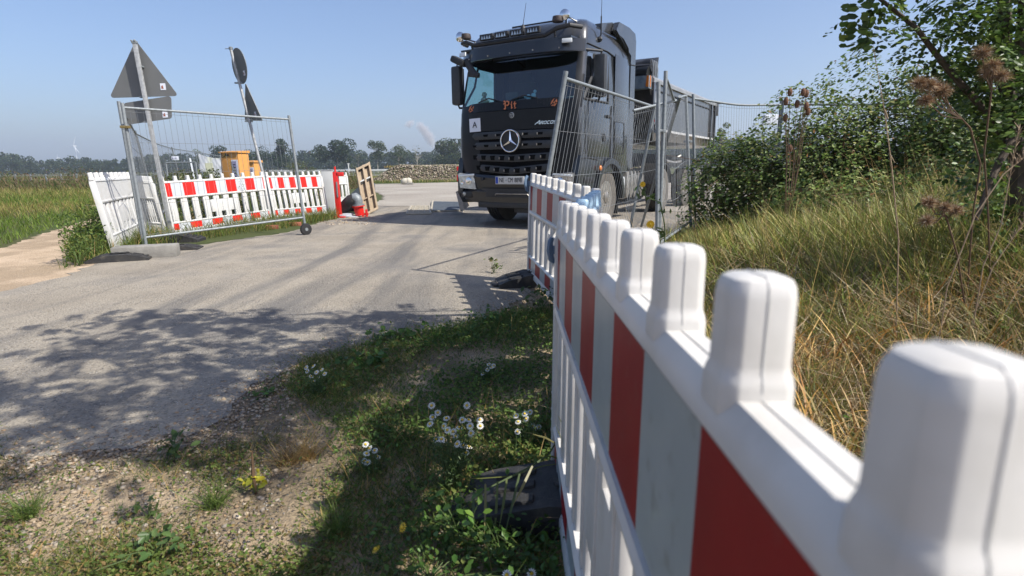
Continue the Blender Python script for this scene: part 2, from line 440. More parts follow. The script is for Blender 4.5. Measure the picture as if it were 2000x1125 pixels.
# ------------------------------------------------------------------ barriers
def barrier(O, E, W, label, group, n, stripes=True, band=(m_redb, m_greyb), white=m_whited, fine=False, side=1, pegm=None, phase=0, root=None, hs=1.0, tk=1.0):
    """O, E: base points of the two ends; W: up direction (with lean), side: +1 / -1 which way the striped face looks."""
    O = Vector(O); E = Vector(E); U = (E - O); L = U.length; U.normalize(); W = Vector(W)
    N = U.cross(W).normalized() * side
    t = empty('warning_barrier', O.lerp(E, 0.5), 0, label, 'barrier', group)
    base = O.lerp(E, 0.5)
    fn = lambda p: (O + U * p.x + N * p.y * tk + W * (p.z * hs)) - base
    b = MB()
    def prof(poly, u0=0.0, u1=L):   # poly in (v, z)
        n_ = len(poly)
        b.add([(u0, p[0], p[1]) for p in poly] + [(u1, p[0], p[1]) for p in poly],
              [tuple(range(n_)), tuple(range(2 * n_ - 1, n_ - 1, -1))] + [(i, n_ + i, n_ + (i + 1) % n_, (i + 1) % n_) for i in range(n_)])
    # top rail with chamfered shoulders
    prof([(-.031, .884), (-.034, .887), (-.034, .894), (-.030, .905), (-.020, .917), (.020, .917), (.030, .905), (.034, .894), (.034, .887), (.031, .884)], .02, L - .02)
    prof([(-.024, .655), (-.024, .884), (.024, .884), (.024, .655)], .03, L - .03)         # upper band panel
    prof([(-.034, .628), (-.038, .642), (-.032, .655), (.032, .655), (.038, .642), (.034, .628), (.022, .618), (-.022, .618)], .02, L - .02)  # middle rail
    prof([(-.023, .100), (-.023, .215), (.023, .215), (.023, .100)], .03, L - .03)
    prof([(-.032, .215), (-.035, .228), (-.024, .240), (.024, .240), (.035, .228), (.032, .215)], .02, L - .02)
    prof([(-.035, .055), (-.035, .085), (-.028, .100), (.028, .100), (.035, .085), (.035, .055)], .02, L - .02)
    # end posts
    for u in (.028, L - .028):
        b.box((u, 0, .455), (.055, .076, .86), bev=.012)
        b.tube((u, 0, -.01), (u, 0, .07), .021, n=10)
    # slats, the middle ones carry a sign plate
    ns = n if n > 6 else 8
    sp = (L - .06) / ns
    for i in range(ns):
        u = .03 + sp * (i + .5)
        b.box((u, 0, .43), (sp * .55, .036, .40), bev=.010)
        b.box((u, .019, .43), (sp * .14, .010, .38), bev=.004)
    b.box((L * .5, 0, .44), (sp * 2.3, .032, .22), bev=.008)
    # pegs
    pm = 1 if pegm is not None else 0
    for i in range(n):
        u = .045 + (L - .09) * i / (n - 1)
        rings = [(.033, .0325, .905), (.033, .032, .924), (.0315, .0305, .930), (.0288, .0288, .934), (.0282, .0282, .940), (.0278, .0278, .984), (.0266, .0266, .991), (.0240, .0240, .9958), (.019, .019, .998)]
        vs = []; fs = []
        for (a, c, z) in rings:
            a *= tk
            k = .56
            for (x, y) in ((a, c * k), (a * .975, c * (k + .10)), (a * (k + .10), c * .975), (a * k, c), (-a * k, c), (-a * (k + .10), c * .975), (-a * .975, c * (k + .10)), (-a, c * k), (-a, -c * k), (-a * .975, -c * (k + .10)), (-a * (k + .10), -c * .975), (-a * k, -c), (a * k, -c), (a * (k + .10), -c * .975), (a * .975, -c * (k + .10)), (a, -c * k)):
                vs.append((u + x, y, z))
        for r_ in range(len(rings) - 1):
            for k in range(16):
                fs.append((r_ * 16 + k, r_ * 16 + (k + 1) % 16, (r_ + 1) * 16 + (k + 1) % 16, (r_ + 1) * 16 + k))
        fs.append(tuple((len(rings) - 1) * 16 + k for k in range(16)))
        b.add(vs, fs, pm)
        if fine:  # mould seam
            o_ = .0007
            sid = [(a * tk + o_, z) for (a, c, z) in rings if z > .91]
            out = [(u - a, z) for a, z in sid]; out[-1] = (out[-1][0], .9988); out += [(u + a, z) for a, z in sid[::-1]]; out[len(sid)] = (out[len(sid)][0], .9988)
            nn = len(out)
            b.add([(p[0], -.0008, p[1]) for p in out] + [(p[0], .0008, p[1]) for p in out],
                  [tuple(range(nn)), tuple(range(2 * nn - 1, nn - 1, -1))] + [(i, nn + i, nn + (i + 1) % nn, (i + 1) % nn) for i in range(nn)], 2)
    if fine:
        b.box((L / 2, 0, .9172), (L - .06, .0016, .0016), mi=2)
        # ribbed little lugs low on the near end
        for z in (.20, .24, .28, .34):
            b.ball((.004, .03, z), .010, 8)
    b.map(fn)
    mats = [white, pegm or white, m_seam]
    b.build('frame', mats, t, smooth=33)
    if stripes:
        for (z0, z1, nm, frac) in ((.662, .879, 'stripe_sheet', 1), (.108, .208, 'stripe_sheet', .5)):
            sb = MB(); y = .0255 if nm and z0 > .5 else .0245
            ps = .2 * L / 2.0 if L > 1.3 else .2
            u = .045; idx = phase; first = ps * .5
            while u < L - .05:
                u1 = min(u + (first if idx == phase else ps), L - .045)
                zz0, zz1 = z0, z1
                sb.box(((u + u1) / 2, y, (z0 + z1) / 2), (u1 - u, .003, z1 - z0), mi=idx % 2)
                u = u1; idx += 1
            sb.map(fn); sb.build(nm, [band[0], band[1]], t, smooth=0)
    return t
m_seam = mat('plastic_seam', (0.46, 0.45, 0.42), (0.56, 0.55, 0.53), scale=40, rough=0.6)

def foot(c, yaw, size, label, group='black barrier feet', sticker=False):
    L, Wd, Hh = size
    t = empty('ballast_block', c, yaw, label, 'ballast block', group)
    b = MB()
    prof = [(-L / 2, 0), (-L / 2, Hh * .35), (-L * .40, Hh * .62), (-L * .16, Hh), (L * .16, Hh), (L * .40, Hh * .62), (L / 2, Hh * .35), (L / 2, 0)]
    b.prism(prof, (0, -Wd / 2, 0), (1, 0, 0), (0, 0, 1), (0, Wd, 0))
    for x in (-L * .30, L * .30):
        for y in (-Wd * .30, 0, Wd * .30):
            b.box((x, y, Hh * .78), (L * .17, Wd * .16, .022), rot=Matrix.Rotation(R(12 if x < 0 else -12) * -1, 3, 'Y'), bev=.008)
    for x in (-L * .08, L * .08):
        b.lathe([(.05, 0), (.055, .012), (.040, .014), (.034, 0.004)], (x, 0, Hh), n=16)
    b.box((-L / 2 - .02, 0, Hh * .14), (.06, Wd * .5, Hh * .25), bev=.01)
    b.build('block', m_rubber, t)
    h = MB()
    h.box((L * .0, Wd / 2 + .004, Hh * .5), (L * .22, .012, Hh * .22), bev=.004)
    h.build('carry_grip', m_blackm, t); h = MB()
    h.box((L * .42, 0, Hh * .50), (.05, Wd * .45, .02), bev=.006); h.build('end_grip', m_blackm, t)
    if sticker:
        q = MB(); q.box((-L / 2 - .002, Wd * .05, Hh * .18), (.004, Wd * .4, Hh * .28)); q.build('patch', m_wood, t)
    return t

# three barriers linked on the right
Wv = Vector((0.0, 0.0, 1.0))
B1a, B1b = Vector((.160, 1.838, -.022)), Vector((.150, -.03, .020))
barrier(B1a, B1b, (0.012, 0, 1), 'large red and grey striped white barrier nearest the camera with thick white pegs', 'linked white barriers on the right', 11, band=(m_red, m_grey), white=m_white, fine=True, side=1, phase=0, tk=.80)
B3a, B3b = Vector((.20, 1.93, -.05)), Vector((.50, 3.34, -.05))
barrier(B3b, B3a, Wv, 'white barrier with light blue pegs between the nearest and the middle striped barrier', 'linked white barriers on the right', 7, band=(m_red, m_grey), white=m_white, side=-1, pegm=m_bluepl)
B2a, B2b = Vector((.175, 5.36, .035)), Vector((.49, 3.40, -.045))
barrier(B2a, B2b, (0.03, 0, 1), 'leaning striped barrier in front of the truck wheel, ending at the road', 'linked white barriers on the right', 10, band=(m_red, m_grey), white=m_white, fine=True, side=1, tk=.95)
def clip(p, label, s=1.0):
    t = empty('barrier_clip', p, 0, label, 'clip', 'blue barrier clips')
    b = MB(); b.path([(0, 0, .07), (-.012, -.01, .05), (-.016, -.014, 0), (-.004, -.006, -.055), (.012, 0, -.075)], [.010, .013, .015, .013, .008], 8, flat=1.6); b.map(lambda q: q * s)
    b.build('hook', m_clip, t)
    c = MB(); c.box((.012 * s, .0, .0), (.02 * s, .02 * s, .05 * s), bev=.003); c.build('hinge', m_clip, t)
clip(B1a + Vector((-.028, -.02, .84)), 'blue grey clip joining the far end of the nearest barrier', .55)
clip(B2a + Vector((-.02, -.02, .90)), 'blue grey clip on the far end of the leaning barrier by the truck')
foot((.24, 1.60, 0), R(-5), (.80, .27, .11), 'black rubber foot under the nearest barrier among weeds', sticker=False)
foot((.26, 5.22, 0), R(8), (.80, .34, .12), 'black foot with a pale patch under the far end of the leaning barrier', sticker=True)

# barriers on the left
LBl = 'striped barriers left of the road'
l1a = Vector((at(336, 462, 9.7).x, 9.7, -.03)); l1b = Vector((at(530, 428, 12.0).x, 12.0, .03))
barrier(l1a, l1b, (-.085, 0, 1), 'red and white striped barrier behind the wheeled fence gate', LBl, 10, side=1, phase=0, hs=1.03)
l2b = Vector((at(642, 420, 13.2).x, 13.2, .03))
barrier(l1b + Vector((.04, .03, 0)), l2b, (-.11, 0, 1), 'striped barrier right of the leaning round sign, farthest of the striped row', LBl, 10, side=1, phase=0, hs=1.02)
wa = g(225, 497); wb = g(274, 462)
barrier(wa, wb + Vector((.05, .1, 0)), (-.165, .0, 1), 'unstriped white barrier back leaning outward beside the sandy path', 'plain white barriers', 9, stripes=False, side=-1, hs=1.08)
barrier(wb + Vector((.06, .13, 0)), l1a + Vector((-.08, .05, 0)), (-.15, 0, 1), 'plain white barrier between the leaning white one and the striped row', 'plain white barriers', 8, stripes=False, side=-1, hs=1.03)
fb = at(628, 402, 17.5); fc = at(684, 397, 18.2); fb.z = fc.z = 0
barrier(fb, fc, (-.04, 0, 1), 'distant plain white barrier behind the red post', 'plain white barriers', 7, stripes=False, side=1, hs=1.0)
foot(g(236, 509), R(22), (.66, .34, .09), 'black foot under the outermost white barrier by the path')
foot(g(345, 472), R(8), (.75, .36, .12), 'black foot carrying the triangular sign post')
foot(g(345, 488), R(14), (.62, .30, .07), 'flat black foot behind the concrete block on the road edge')
foot(g(545, 432), R(10), (.8, .36, .11), 'black foot under the joint of the two striped barriers')
cb = empty('concrete_block', g(288, 503), R(19), 'grey concrete fence block at the road edge under the gate posts', 'concrete block')
b = MB(); b.box((0, 0, .08), (.72, .24, .16), bev=.018); b.box((-.37, 0, .065), (.03, .12, .05), bev=.008, mi=1); b.build('block', [m_conc, m_rubber], cb)
for i, (x, y, r_, lb) in enumerate([(532, 447, 10, 'left red brick under the black foot on the road edge'), (577, 441, 12, 'right red brick beside the gate wheel')]):
    t = MB(); t.box((0, 0, .035), (.22, .11, .07), bev=.006); o = t.build('brick', m_brick); o.location = g(x, y); o.rotation_euler.z = R(r_); tag(o, lb, 'brick', 'loose red bricks')

# ------------------------------------------------------------------ mesh fences
def panel(BL, BR, TL, TR, label, group, sag=None, rail=.021, nv=None, bottom=True, posts=(1, 1), wires=True, bend=0.0, toprail=True):
    BL, BR, TL, TR = map(Vector, (BL, BR, TL, TR))
    t = empty('mesh_fence', BL, 0, label, 'fence', group); o = BL.copy()
    if posts[0]: MB().tube(BL - o, TL + (TL - BL).normalized() * .06 - o, rail * 1.05, n=14).build('post', m_galv, t)
    if posts[1]: MB().tube(BR - o, TR + (TR - BR).normalized() * .06 - o, rail * 1.05, n=14).build('post', m_galv, t)
    sag = sag or []
    def top(f):
        p = TL.lerp(TR, f)
        for (c, w_, dz) in sag: p = p + Vector((0, 0, dz)) * math.exp(-((f - c) / w_) ** 2)
        return p
    if toprail: MB().path([top(k / 16) - o for k in range(17)], rail * .8, 12).build('top_rail', m_galv, t)
    lo = .075
    def bot(f):
        p = BL.lerp(BR, f); q = TL.lerp(TR, f); return p.lerp(q, lo)
    if bottom: MB().tube(bot(0) - o, bot(1) - o, rail * .8, n=8).build('bottom_rail', m_galv, t)
    if wires:
        Lw = (BR - BL).length; nv = nv or int(Lw / .095); wm = MB()
        r0 = random.Random(int(Lw * 1000))
        for i in range(1, nv):
            f = i / nv; p = bot(f); q = top(f); mid = p.lerp(q, .5) + Vector((r0.uniform(-.006, .006), bend * math.sin(math.pi * f), 0))
            wm.path([p - o, mid - o, q - o], .0023, 3, cap=False)
        for k, h in enumerate((.02, .26, .50, .74, .97)):
            pts = [bot(f).lerp(top(f), h) + Vector((0, .005 + bend * math.sin(math.pi * f) * math.sin(math.pi * h), 0)) - o for f in np.linspace(0, 1, 9)]
            wm.path(pts, .0024, 3, cap=False)
        wm.build('wire_mesh', m_wire, t, smooth=0)
    return t
def coupler(p, label, yaw=0, m=None, grp='fence couplers'):
    t = empty('fence_coupler', p, yaw, label, 'coupler', grp)
    b = MB(); b.box((0, 0, 0), (.12, .055, .035), bev=.006); b.build('clamp', m or m_galv, t)
    b = MB(); b.tube((.02, -.05, 0), (.02, .04, 0), .008, n=6); b.lathe([(.014, 0), (.014, .012)], (.02, -.05, 0), 'y', 6); b.build('bolt', m or m_galv, t)
# left gate leaf
gl = g(287, 489); gr_ = g(597, 459); 
GLt = at(240, 210, gl.y); GRb = gr_ + Vector((0, 0, .17)); GRt = at(565, 233, gr_.y)
gate = panel(gl + Vector((0, 0, .04)), GRb, GLt, GRt, 'wheeled mesh gate leaf with silver frame at the road edge', 'mesh fences left of the road', nv=30)
gate.name = 'mesh_gate'; gate['category'] = 'gate'
wl = MB(); ax = Vector((gr_ - gl)).normalized(); Mw = frame4((0, 0, 0), ax, (0, 0, 1)).to_3x3()
wl.lathe([(.062, -.028), (.092, -.026), (.100, -.012), (.100, .012), (.092, .026), (.062, .028)], (0, 0, 0), n=28, M=Mw)
wheel = wl.build('wheel', m_blackm, gate); wheel.location = (gr_ - gl) + Vector((.02, -.02, .10 - .04))
wr = MB(); wr.lathe([(.0, -.034), (.026, -.034), (.030, -.022), (.060, -.018), (.062, .018), (.03, .022), (.026, .034), (0, .034)], (0, 0, 0), n=20, M=Mw)
wr.build('rim', m_galv, wheel)
# receding run on the left
run = [(282, 486, 233, 207), (None, 12.0, 265, 261), (None, 17.5, 303, 280), (None, 22.5, 336, 290), (None, 26.5, 381, 297), (None, 31, 430, 305)]
pts = []
for (bx, by, tx, ty) in run:
    if bx is not None: p = g(bx, by); q = at(tx, ty, p.y)
    else: q = at(tx, ty, by); p = Vector((q.x + .25, q.y, 0))
    pts.append((p, q))
lbs = ['mesh fence panel running back from the wheeled gate', 'second fence panel of the run behind the white barriers', 'third fence panel behind the sign post', 'fourth panel carrying the small white sign', 'farthest panel of the left run, carrying the white banner']
for i in range(5):
    panel(pts[i][0], pts[i + 1][0], pts[i][1], pts[i + 1][1], lbs[i], 'mesh fences left of the road', nv=28)
coupler(at(245, 248, gl.y - .02), 'brass coloured coupler joining the two gate posts', 0.3, m_brass)
# right-hand fences
GR_ = 'mesh fences right of the truck'
fl_b = Vector((.17, 5.28, 0)); fl_t = at(1103, 153, 5.25)
fr_b = Vector((1.76, 8.5, .0)); fr_t = at(1279, 209, 8.35)
panel(fl_b, fr_b, fl_t, fr_t, 'leaning mesh panel in front of the truck cab, nearest of the right fences', GR_, nv=36)
q0, q1 = at(1237, 216, 6.9), at(1326, 195, 7.4)
panel(Vector((1.3, 6.6, .1)), g(1250, 446) + Vector((0, -.1, .05)), q0, q1, 'bent tilted mesh panel with an open tube end behind the double post', GR_, nv=18, posts=(0, 1), bottom=False, bend=.05)
pa_t = at(1286, 160, 6.45); pa_b = Vector((pa_t.x + .06, 6.42, 0.05))
pb_t = at(1300, 150, 6.55); pb_b = Vector((pb_t.x + .0, 6.52, 0.05))
pc_t = at(1340, 193, 8.7); pc_b = Vector((at(1353, 390, 8.7).x, 8.7, .1))
pd_t = at(1354, 192, 8.8); pd_b = Vector((at(1361, 390, 8.8).x, 8.8, .1))
pe_t = at(1525, 204, 9.9); pe_b = Vector((pe_t.x, 9.9, .1))
pf_t = at(1529, 203, 9.8); pf_b = Vector((pf_t.x, 9.8, .1))
pg_t = at(2010, 192, 8.2); pg_b = Vector((pg_t.x, 8.2, .3))
# lone post of the next panel coupled beside
panel(pb_b, pc_b, pb_t, pc_t, 'mesh panel with a sagging bent top rail alongside the truck', GR_, sag=[(.42, .25, -.17), (.95, .1, .03)], nv=24)
t = empty('fence_post', pa_b, 0, 'free standing galvanised tube post coupled beside the bent mesh panel', 'fence post')
MB().tube((0, 0, 0), pa_t - pa_b, .023, n=14).build('tube', m_galv, t)
MB().lathe([(.030, 0), (.032, .02), (.03, .12), (.024, .125)], (0, 0, 0), n=10).build('sleeve', m_galv, t)
panel(pd_b, pe_b, pd_t, pe_t, 'mesh panel behind the brambles next to the dumper trailer', GR_, sag=[(.5, .35, -.05)], nv=34)
panel(pf_b, pg_b, pf_t, pg_t, 'long mesh panel behind the brambles at far right', GR_, sag=[(.4, .3, -.04)], nv=40)
coupler(Vector(pa_t.lerp(pb_t, .5)) + Vector((0, -.02, -.55)), 'pale coupler joining the two tall posts right of the truck', .15)
coupler(Vector(pc_t.lerp(pd_t, .5)) + Vector((0, -.02, -.62)), 'coupler low on the pair of posts beside the trailer', .15)
tp = empty('tape_scrap', at(1276, 245, 8.0), 0, 'scrap of red and white tape on the leaning fence post', 'tape')
b = MB(); b.path([(0, 0, .08), (.01, -.01, .03), (-.005, 0, -.02), (-.02, .01, -.10)], [.006, .016, .012, .004], 6, flat=.3); b.build('strip', m_white, tp)
b = MB(); b.path([(0.004, -.012, .07), (.012, -.02, .045)], .012, 6, flat=.3); b.build('red_patch', m_redb, tp)

# ------------------------------------------------------------------ road signs seen from behind
def sticker(t, o, u, v, n, s=.09):
    b = MB(); b.prism([(-s / 2, -s * .6), (s / 2, -s * .6), (s / 2, s * .6), (-s / 2, s * .6)], o, u, v, n * .003); p = b.build('sticker', m_paper, t, smooth=0)
    b = MB(); b.prism([(-s * .3, -s * .35), (s * .1, -s * .35), (0, .02), (-s * .3, s * .1)], o + n * .003, u, v, n * .002); b.build('print', m_brick, p, smooth=0)
def roundpoly(pts, r, k=5):
    out = []; n = len(pts)
    for i in range(n):
        p = Vector(pts[i]); a = (Vector(pts[i - 1]) - p).normalized(); c = (Vector(pts[(i + 1) % n]) - p).normalized()
        ang = a.angle(c); d = r / math.tan(ang / 2); s, e = p + a * d, p + c * d
        cen = p + (a + c).normalized() * (r / math.sin(ang / 2))
        v0 = s - cen; v1 = e - cen; tot = v0.angle_signed(v1)
        for j in range(k + 1):
            th = -tot * j / k; out.append((cen.x + v0.x * math.cos(th) - v0.y * math.sin(th), cen.y + v0.x * math.sin(th) + v0.y * math.cos(th)))
    return out
pb = g(335, 463); pb.z = .05
ptop = at(263, 84, pb.y - .05)
ax = (ptop - pb); Ls = ax.length; ax.normalize()
t = empty('sign_post', pb, 0, 'leaning galvanised square post carrying a triangular and a rectangular sign seen from behind', 'road sign', 'road signs seen from behind')
b = MB(); sx = Vector((1, .15, 0)); sx = (sx - ax * sx.dot(ax)).normalized(); sy = ax.cross(sx)
Mx = Matrix((sx, sy, ax)).transposed()
b.box(ax * Ls / 2, (.055, .055, Ls), rot=Mx, bev=.004); b.build('post', m_galvb, t)
b = MB(); b.box(ax * (Ls + .01), (.075, .07, .04), rot=Mx, bev=.01, mi=0); b.ball(ax * Ls + sx * .02 + Vector((0, -.03, .03)), .018, 8); b.ball(ax * Ls - sx * .025 + Vector((0, -.03, .03)), .016, 8); b.build('cap', m_galv, t)
def pl(x, y): return at(x, y, pb.y + .02) - pb
tri = [pl(263, 78), pl(212, 191), pl(347, 187)]
o = pl(270, 150); u = (tri[2] - tri[1]).normalized(); v = Vector((0, 0, 1)); v = (v - u * v.dot(u)).normalized(); n = u.cross(v)
sn = Vector((0, -1, 0))
poly = roundpoly([((p - o).dot(u), (p - o).dot(v)) for p in tri], .035)
b = MB(); b.prism(poly, o + Vector((0, .02, 0)), u, v, Vector((0, .012, 0))); b.build('triangular_plate', m_signback, t, smooth=0)
sticker(t, pl(317, 169) + Vector((0, .018, 0)), u, v, sn, .085)
rc = [pl(238, 197), pl(331, 191), pl(336, 235), pl(243, 240)]
o2 = pl(287, 216); u2 = (rc[1] - rc[0]).normalized(); v2 = (rc[0] - rc[3]).normalized()
poly = roundpoly([((p - o2).dot(u2), (p - o2).dot(v2)) for p in rc], .045)
b = MB(); b.prism(poly, o2 + Vector((0, .02, 0)), u2, v2, Vector((0, .012, 0))); b.build('rectangular_plate', m_signback, t, smooth=0)
sticker(t, pl(321, 223) + Vector((0, .018, 0)), u2, v2, sn, .085)
for (px, py) in ((275, 131), (282, 190), (290, 238)):
    b = MB(); b.box(pl(px, py) + Vector((0, -.02, 0)), (.10, .07, .022), rot=Mx, bev=.004); b.build('bracket', m_galv, t)
# second sign, nearly edge-on
pb = g(536, 429); pb.z = .05
ptop = at(451, 97, pb.y); ax = ptop - pb; Ls = ax.length; ax.normalize()
t = empty('sign_post', pb, 0, 'strongly leaning thin post with a round and a triangular sign seen nearly edge on', 'road sign', 'road signs seen from behind')
MB().tube((0, 0, 0), ax * Ls, .03, n=14).build('post', m_galvb, t)
b = MB(); b.lathe([(.036, 0), (.040, .05), (.02, .06)], ax * Ls, n=12); b.tube(ax * Ls + Vector((-.12, 0, .02)), ax * Ls + Vector((.05, 0, .02)), .008, n=6); b.build('cap', m_galv, t)
hu = Vector((.73, -.68, 0)).normalized()
def pq(x, y): return at(x, y, pb.y) - pb
cz = pq(464, 129); vv = (ax - hu * ax.dot(hu)).normalized(); nn = hu.cross(vv)
circ = [(.335 * math.cos(a), .345 * math.sin(a)) for a in np.linspace(0, 2 * math.pi, 33)[:-1]]
b = MB(); b.prism(circ, cz - nn * .045, hu, vv, nn * .012); b.build('round_plate', m_signback, t, smooth=0)
b = MB(); ring = [(.342 * math.cos(a), .352 * math.sin(a)) for a in np.linspace(0, 2 * math.pi, 33)]
b.path([cz - nn * .039 + hu * p[0] + vv * p[1] for p in ring], .009, 6); b.build('rim', m_galv, t)
ct = pq(485, 205)
tr = roundpoly([(-.42, -.30), (.46, -.36), (0, .46)], .03)
b = MB(); b.prism(tr, ct - nn * .045, hu, vv, nn * .012); b.build('triangular_plate', m_signback, t, smooth=0)
sticker(t, cz + hu * .18 - vv * .16 - nn * .031, hu, vv, nn, .08); sticker(t, ct + hu * .18 - vv * .2 - nn * .031, hu, vv, nn, .08)
for (px, py) in ((466, 162), (486, 237)):
    b = MB(); b.box(pq(px, py), (.16, .05, .03), bev=.004); b.build('bracket', m_galv, t)

# ------------------------------------------------------------------ things behind the left barriers
def cabinet(px0, px1, pytop, Y, label, ang):
    a = at(px0, pytop, Y); b_ = at(px1, pytop, Y); wd = (b_ - a).length; hgt_ = a.z; c = a.lerp(b_, .5)
    t = empty('orange_cabinet', (c.x, Y + .2, 0), ang, label, 'cabinet', 'orange site cabinets')
    dp = .42; W_ = wd / (math.cos(ang) + dp / wd * abs(math.sin(ang)) * .9)
    b = MB(); b.box((0, 0, hgt_ / 2 - .02), (W_, dp, hgt_ - .04), bev=.008); b.build('body', m_orange, t)
    b = MB(); b.add([(-W_ / 2 - .03, -dp / 2 - .03, hgt_ - .04), (W_ / 2 + .03, -dp / 2 - .03, hgt_ - .04), (W_ / 2 + .03, dp / 2 + .03, hgt_ - .04), (-W_ / 2 - .03, dp / 2 + .03, hgt_ - .04), (-W_ / 2 - .03, -dp / 2 - .03, hgt_ - .01), (W_ / 2 + .03, -dp / 2 - .03, hgt_ - .01), (W_ / 2 + .03, dp / 2 + .03, hgt_ + .03), (-W_ / 2 - .03, dp / 2 + .03, hgt_ + .03)],
        [(0, 3, 2, 1), (4, 5, 6, 7), (0, 1, 5, 4), (1, 2, 6, 5), (2, 3, 7, 6), (3, 0, 4, 7)]); b.build('lid', m_orange, t)
    # notice on the side that faces right
    b = MB(); b.box((W_ * .27, -dp / 2 - .004, hgt_ * .66), (W_ * .36, .006, hgt_ * .40)); nt_ = b.build('notice', m_paper, t)
    b = MB(); b.box((W_ * .24, -dp / 2 - .009, hgt_ * .67), (W_ * .24, .004, hgt_ * .33)); b.build('print', m_violet, nt_)
    b = MB()
    for k in range(5): b.box((W_ * .23, -dp / 2 - .012, hgt_ * (.78 - .05 * k)), (W_ * .16, .003, .018))
    b.build('text_line', m_ink, nt_)
    b = MB(); b.box((-W_ * .12, -dp / 2 - .004, hgt_ - .10), (W_ * .2, .01, .04)); b.build('vent', m_blackm, t)
    b = MB(); b.path([(-W_ * .44, -dp / 2 - .01, hgt_ - .05), (-W_ * .38, -dp / 2 - .03, hgt_ - .16), (-W_ * .25, -dp / 2 - .02, hgt_ - .13), (-W_ * .15, -dp / 2 - .01, hgt_ - .03)], .008, 6); b.build('cable', m_blackm, t)
    for zz in (.33, .66): pass
cabinet(428, 473, 296, 16.0, 'taller orange cabinet with a printed notice behind the striped barrier', R(-14))
cabinet(475, 500, 315, 18.5, 'lower orange cabinet right of the taller one', R(-10))
# white banner
a, b_, c_, d_ = at(387, 300, 22.5), at(430, 309, 22.5), at(434, 346, 22.5), at(393, 346, 22.5)
t = empty('white_banner', (d_.x, d_.y, 0), 0, 'wrinkled white banner with a faint yellowish square hung on the left fence', 'banner')
NX, NZ = 18, 14; vs = []; fs = []
for i in range(NX + 1):
    for k in range(NZ + 1):
        p = a.lerp(b_, i / NX).lerp(d_.lerp(c_, i / NX), k / NZ) - Vector((d_.x, d_.y, 0))
        p.y += .012 * math.sin(i * .7 + k * .4) + .006 * math.sin(i * 1.7 - k); p.z -= .05 * math.sin(math.pi * i / NX) * (1 - k / NZ)
        vs.append(p)
for i in range(NX):
    for k in range(NZ):
        q = i * (NZ + 1) + k; fs.append((q, q + 1, q + NZ + 2, q + NZ + 1))
b = MB(); b.add(vs, fs); ob = b.build('sheet', m_tarpw, t, smooth=80)
md = ob.modifiers.new('s', 'SOLIDIFY'); md.thickness = .004
m_cream = mat('faint_yellow_print', (0.60, 0.61, 0.42), (0.55, 0.57, 0.42), rough=.7)
b = MB(); q = at(409, 330, 22.35) - Vector((d_.x, d_.y, 0)); b.box(q, (.30, .01, .45)); b.build('printed_square', m_cream, t)
# small white sign, white stake, low rail
t = empty('small_sign', at(342, 309, 21.8), 0, 'small white notice plate on the far mesh fence', 'small sign'); b = MB(); b.box((0, 0, 0), (.27, .01, .14), bev=.002); b.build('plate', m_paper, t); b = MB(); b.box((-.08, -.008, 0), (.04, .004, .05)); b.box((.03, -.008, .01), (.10, .004, .02)); b.build('mark', m_violet, t)
t = empty('white_stake', (at(376, 330, 19).x, 19, 0), 0, 'white marker stake with small holes left of the banner', 'marker stake'); p = at(371, 309, 19) - Vector((at(376, 330, 19).x, 19, 0)); b = MB(); b.path([(.09, 0, 0), p], .045, 6, flat=.5); b.build('stake', m_greyb, t)
b = MB()
for k in range(4): b.box(p * (1 - .12 * k - .08) + Vector((.03 * (.12 * k), -.045, 0)), (.02, .01, .02))
b.build('hole', m_blackm, t)
t = empty('low_rail', (at(325, 340, 18.5).x, 18.5, 0), 0, 'low galvanised rail on two posts behind the left barriers', 'rail')
x0 = at(325, 340, 18.5).x
p0, p1 = at(324, 318, 18.5) - Vector((x0, 18.5, 0)), at(382, 317, 18.5) - Vector((x0, 18.5, 0))
MB().tube(p0, p1, .02).build('bar', m_galv, t)
for p in (p0, p1): MB().tube((p.x, 0, 0), p, .024).build('post', m_galv, t)
# distant garden fence behind the meadow, left
t = empty('wire_fence', (at(10, 350, 38).x, 38, 0), 0, 'low distant wire fence across the meadow at far left', 'fence')
x0 = at(10, 350, 38).x; bb = MB(); xs_ = [at(x, 347, 38).x - x0 for x in range(-60, 250, 30)]
for i, x in enumerate(xs_): MB().box((x, 0, .5), (.09, .06, 1.0), bev=.01).build('post', m_galv, t)
for z in (.35, .62, .9): bb.tube((xs_[0], 0, z), (xs_[-1], 0, z), .014, n=4)
bb.build('wires', m_wire, t)
for i, (x, lb) in enumerate([(221, 'white plate on the distant wire fence beside the leaning barrier')]):
    q = at(x, 343, 37.9); t = empty('small_plate', q, 0, lb, 'small sign'); b = MB(); b.box((0, 0, 0), (.42, .02, .16), bev=.005); b.build('plate', m_paper, t)

# white board, red standpipe, pipe assembly, wood form
p = g(652, 424); t = empty('white_board', (p.x - .24, p.y + .5, 0), R(8), 'upright off white board beside the red post', 'board')
zt = at(642, 333, p.y + .5).z; b = MB(); b.box((0, 0, zt / 2), (.26, .10, zt), bev=.01); b.build('panel', m_boxw, t)
b = MB(); b.box((0.0, 0, zt + .008), (.28, .12, .014), bev=.004); b.build('cap', m_boxw, t)
p = g(663, 425); tp_ = at(655, 336, p.y) - p
t = empty('red_post', p, 0, 'tall bright red steel post with a stub arm beside the road', 'post')
b = MB(); b.box(tp_ * .5, (.115, .09, tp_.length), rot=Matrix.Rotation(math.atan2(tp_.x, tp_.z), 3, 'Y'), bev=.008); b.build('post', m_redp, t)
b = MB(); b.box(tp_ + Vector((.10, 0, -.05)), (.16, .09, .09), bev=.01); b.box(tp_ + Vector((.04, 0, -.35)), (.02, .11, .02)); b.tube(tp_ + Vector((0, 0, -.03)), tp_ + Vector((-.01, 0, .12)), .022); b.build('arm', m_redp, t)
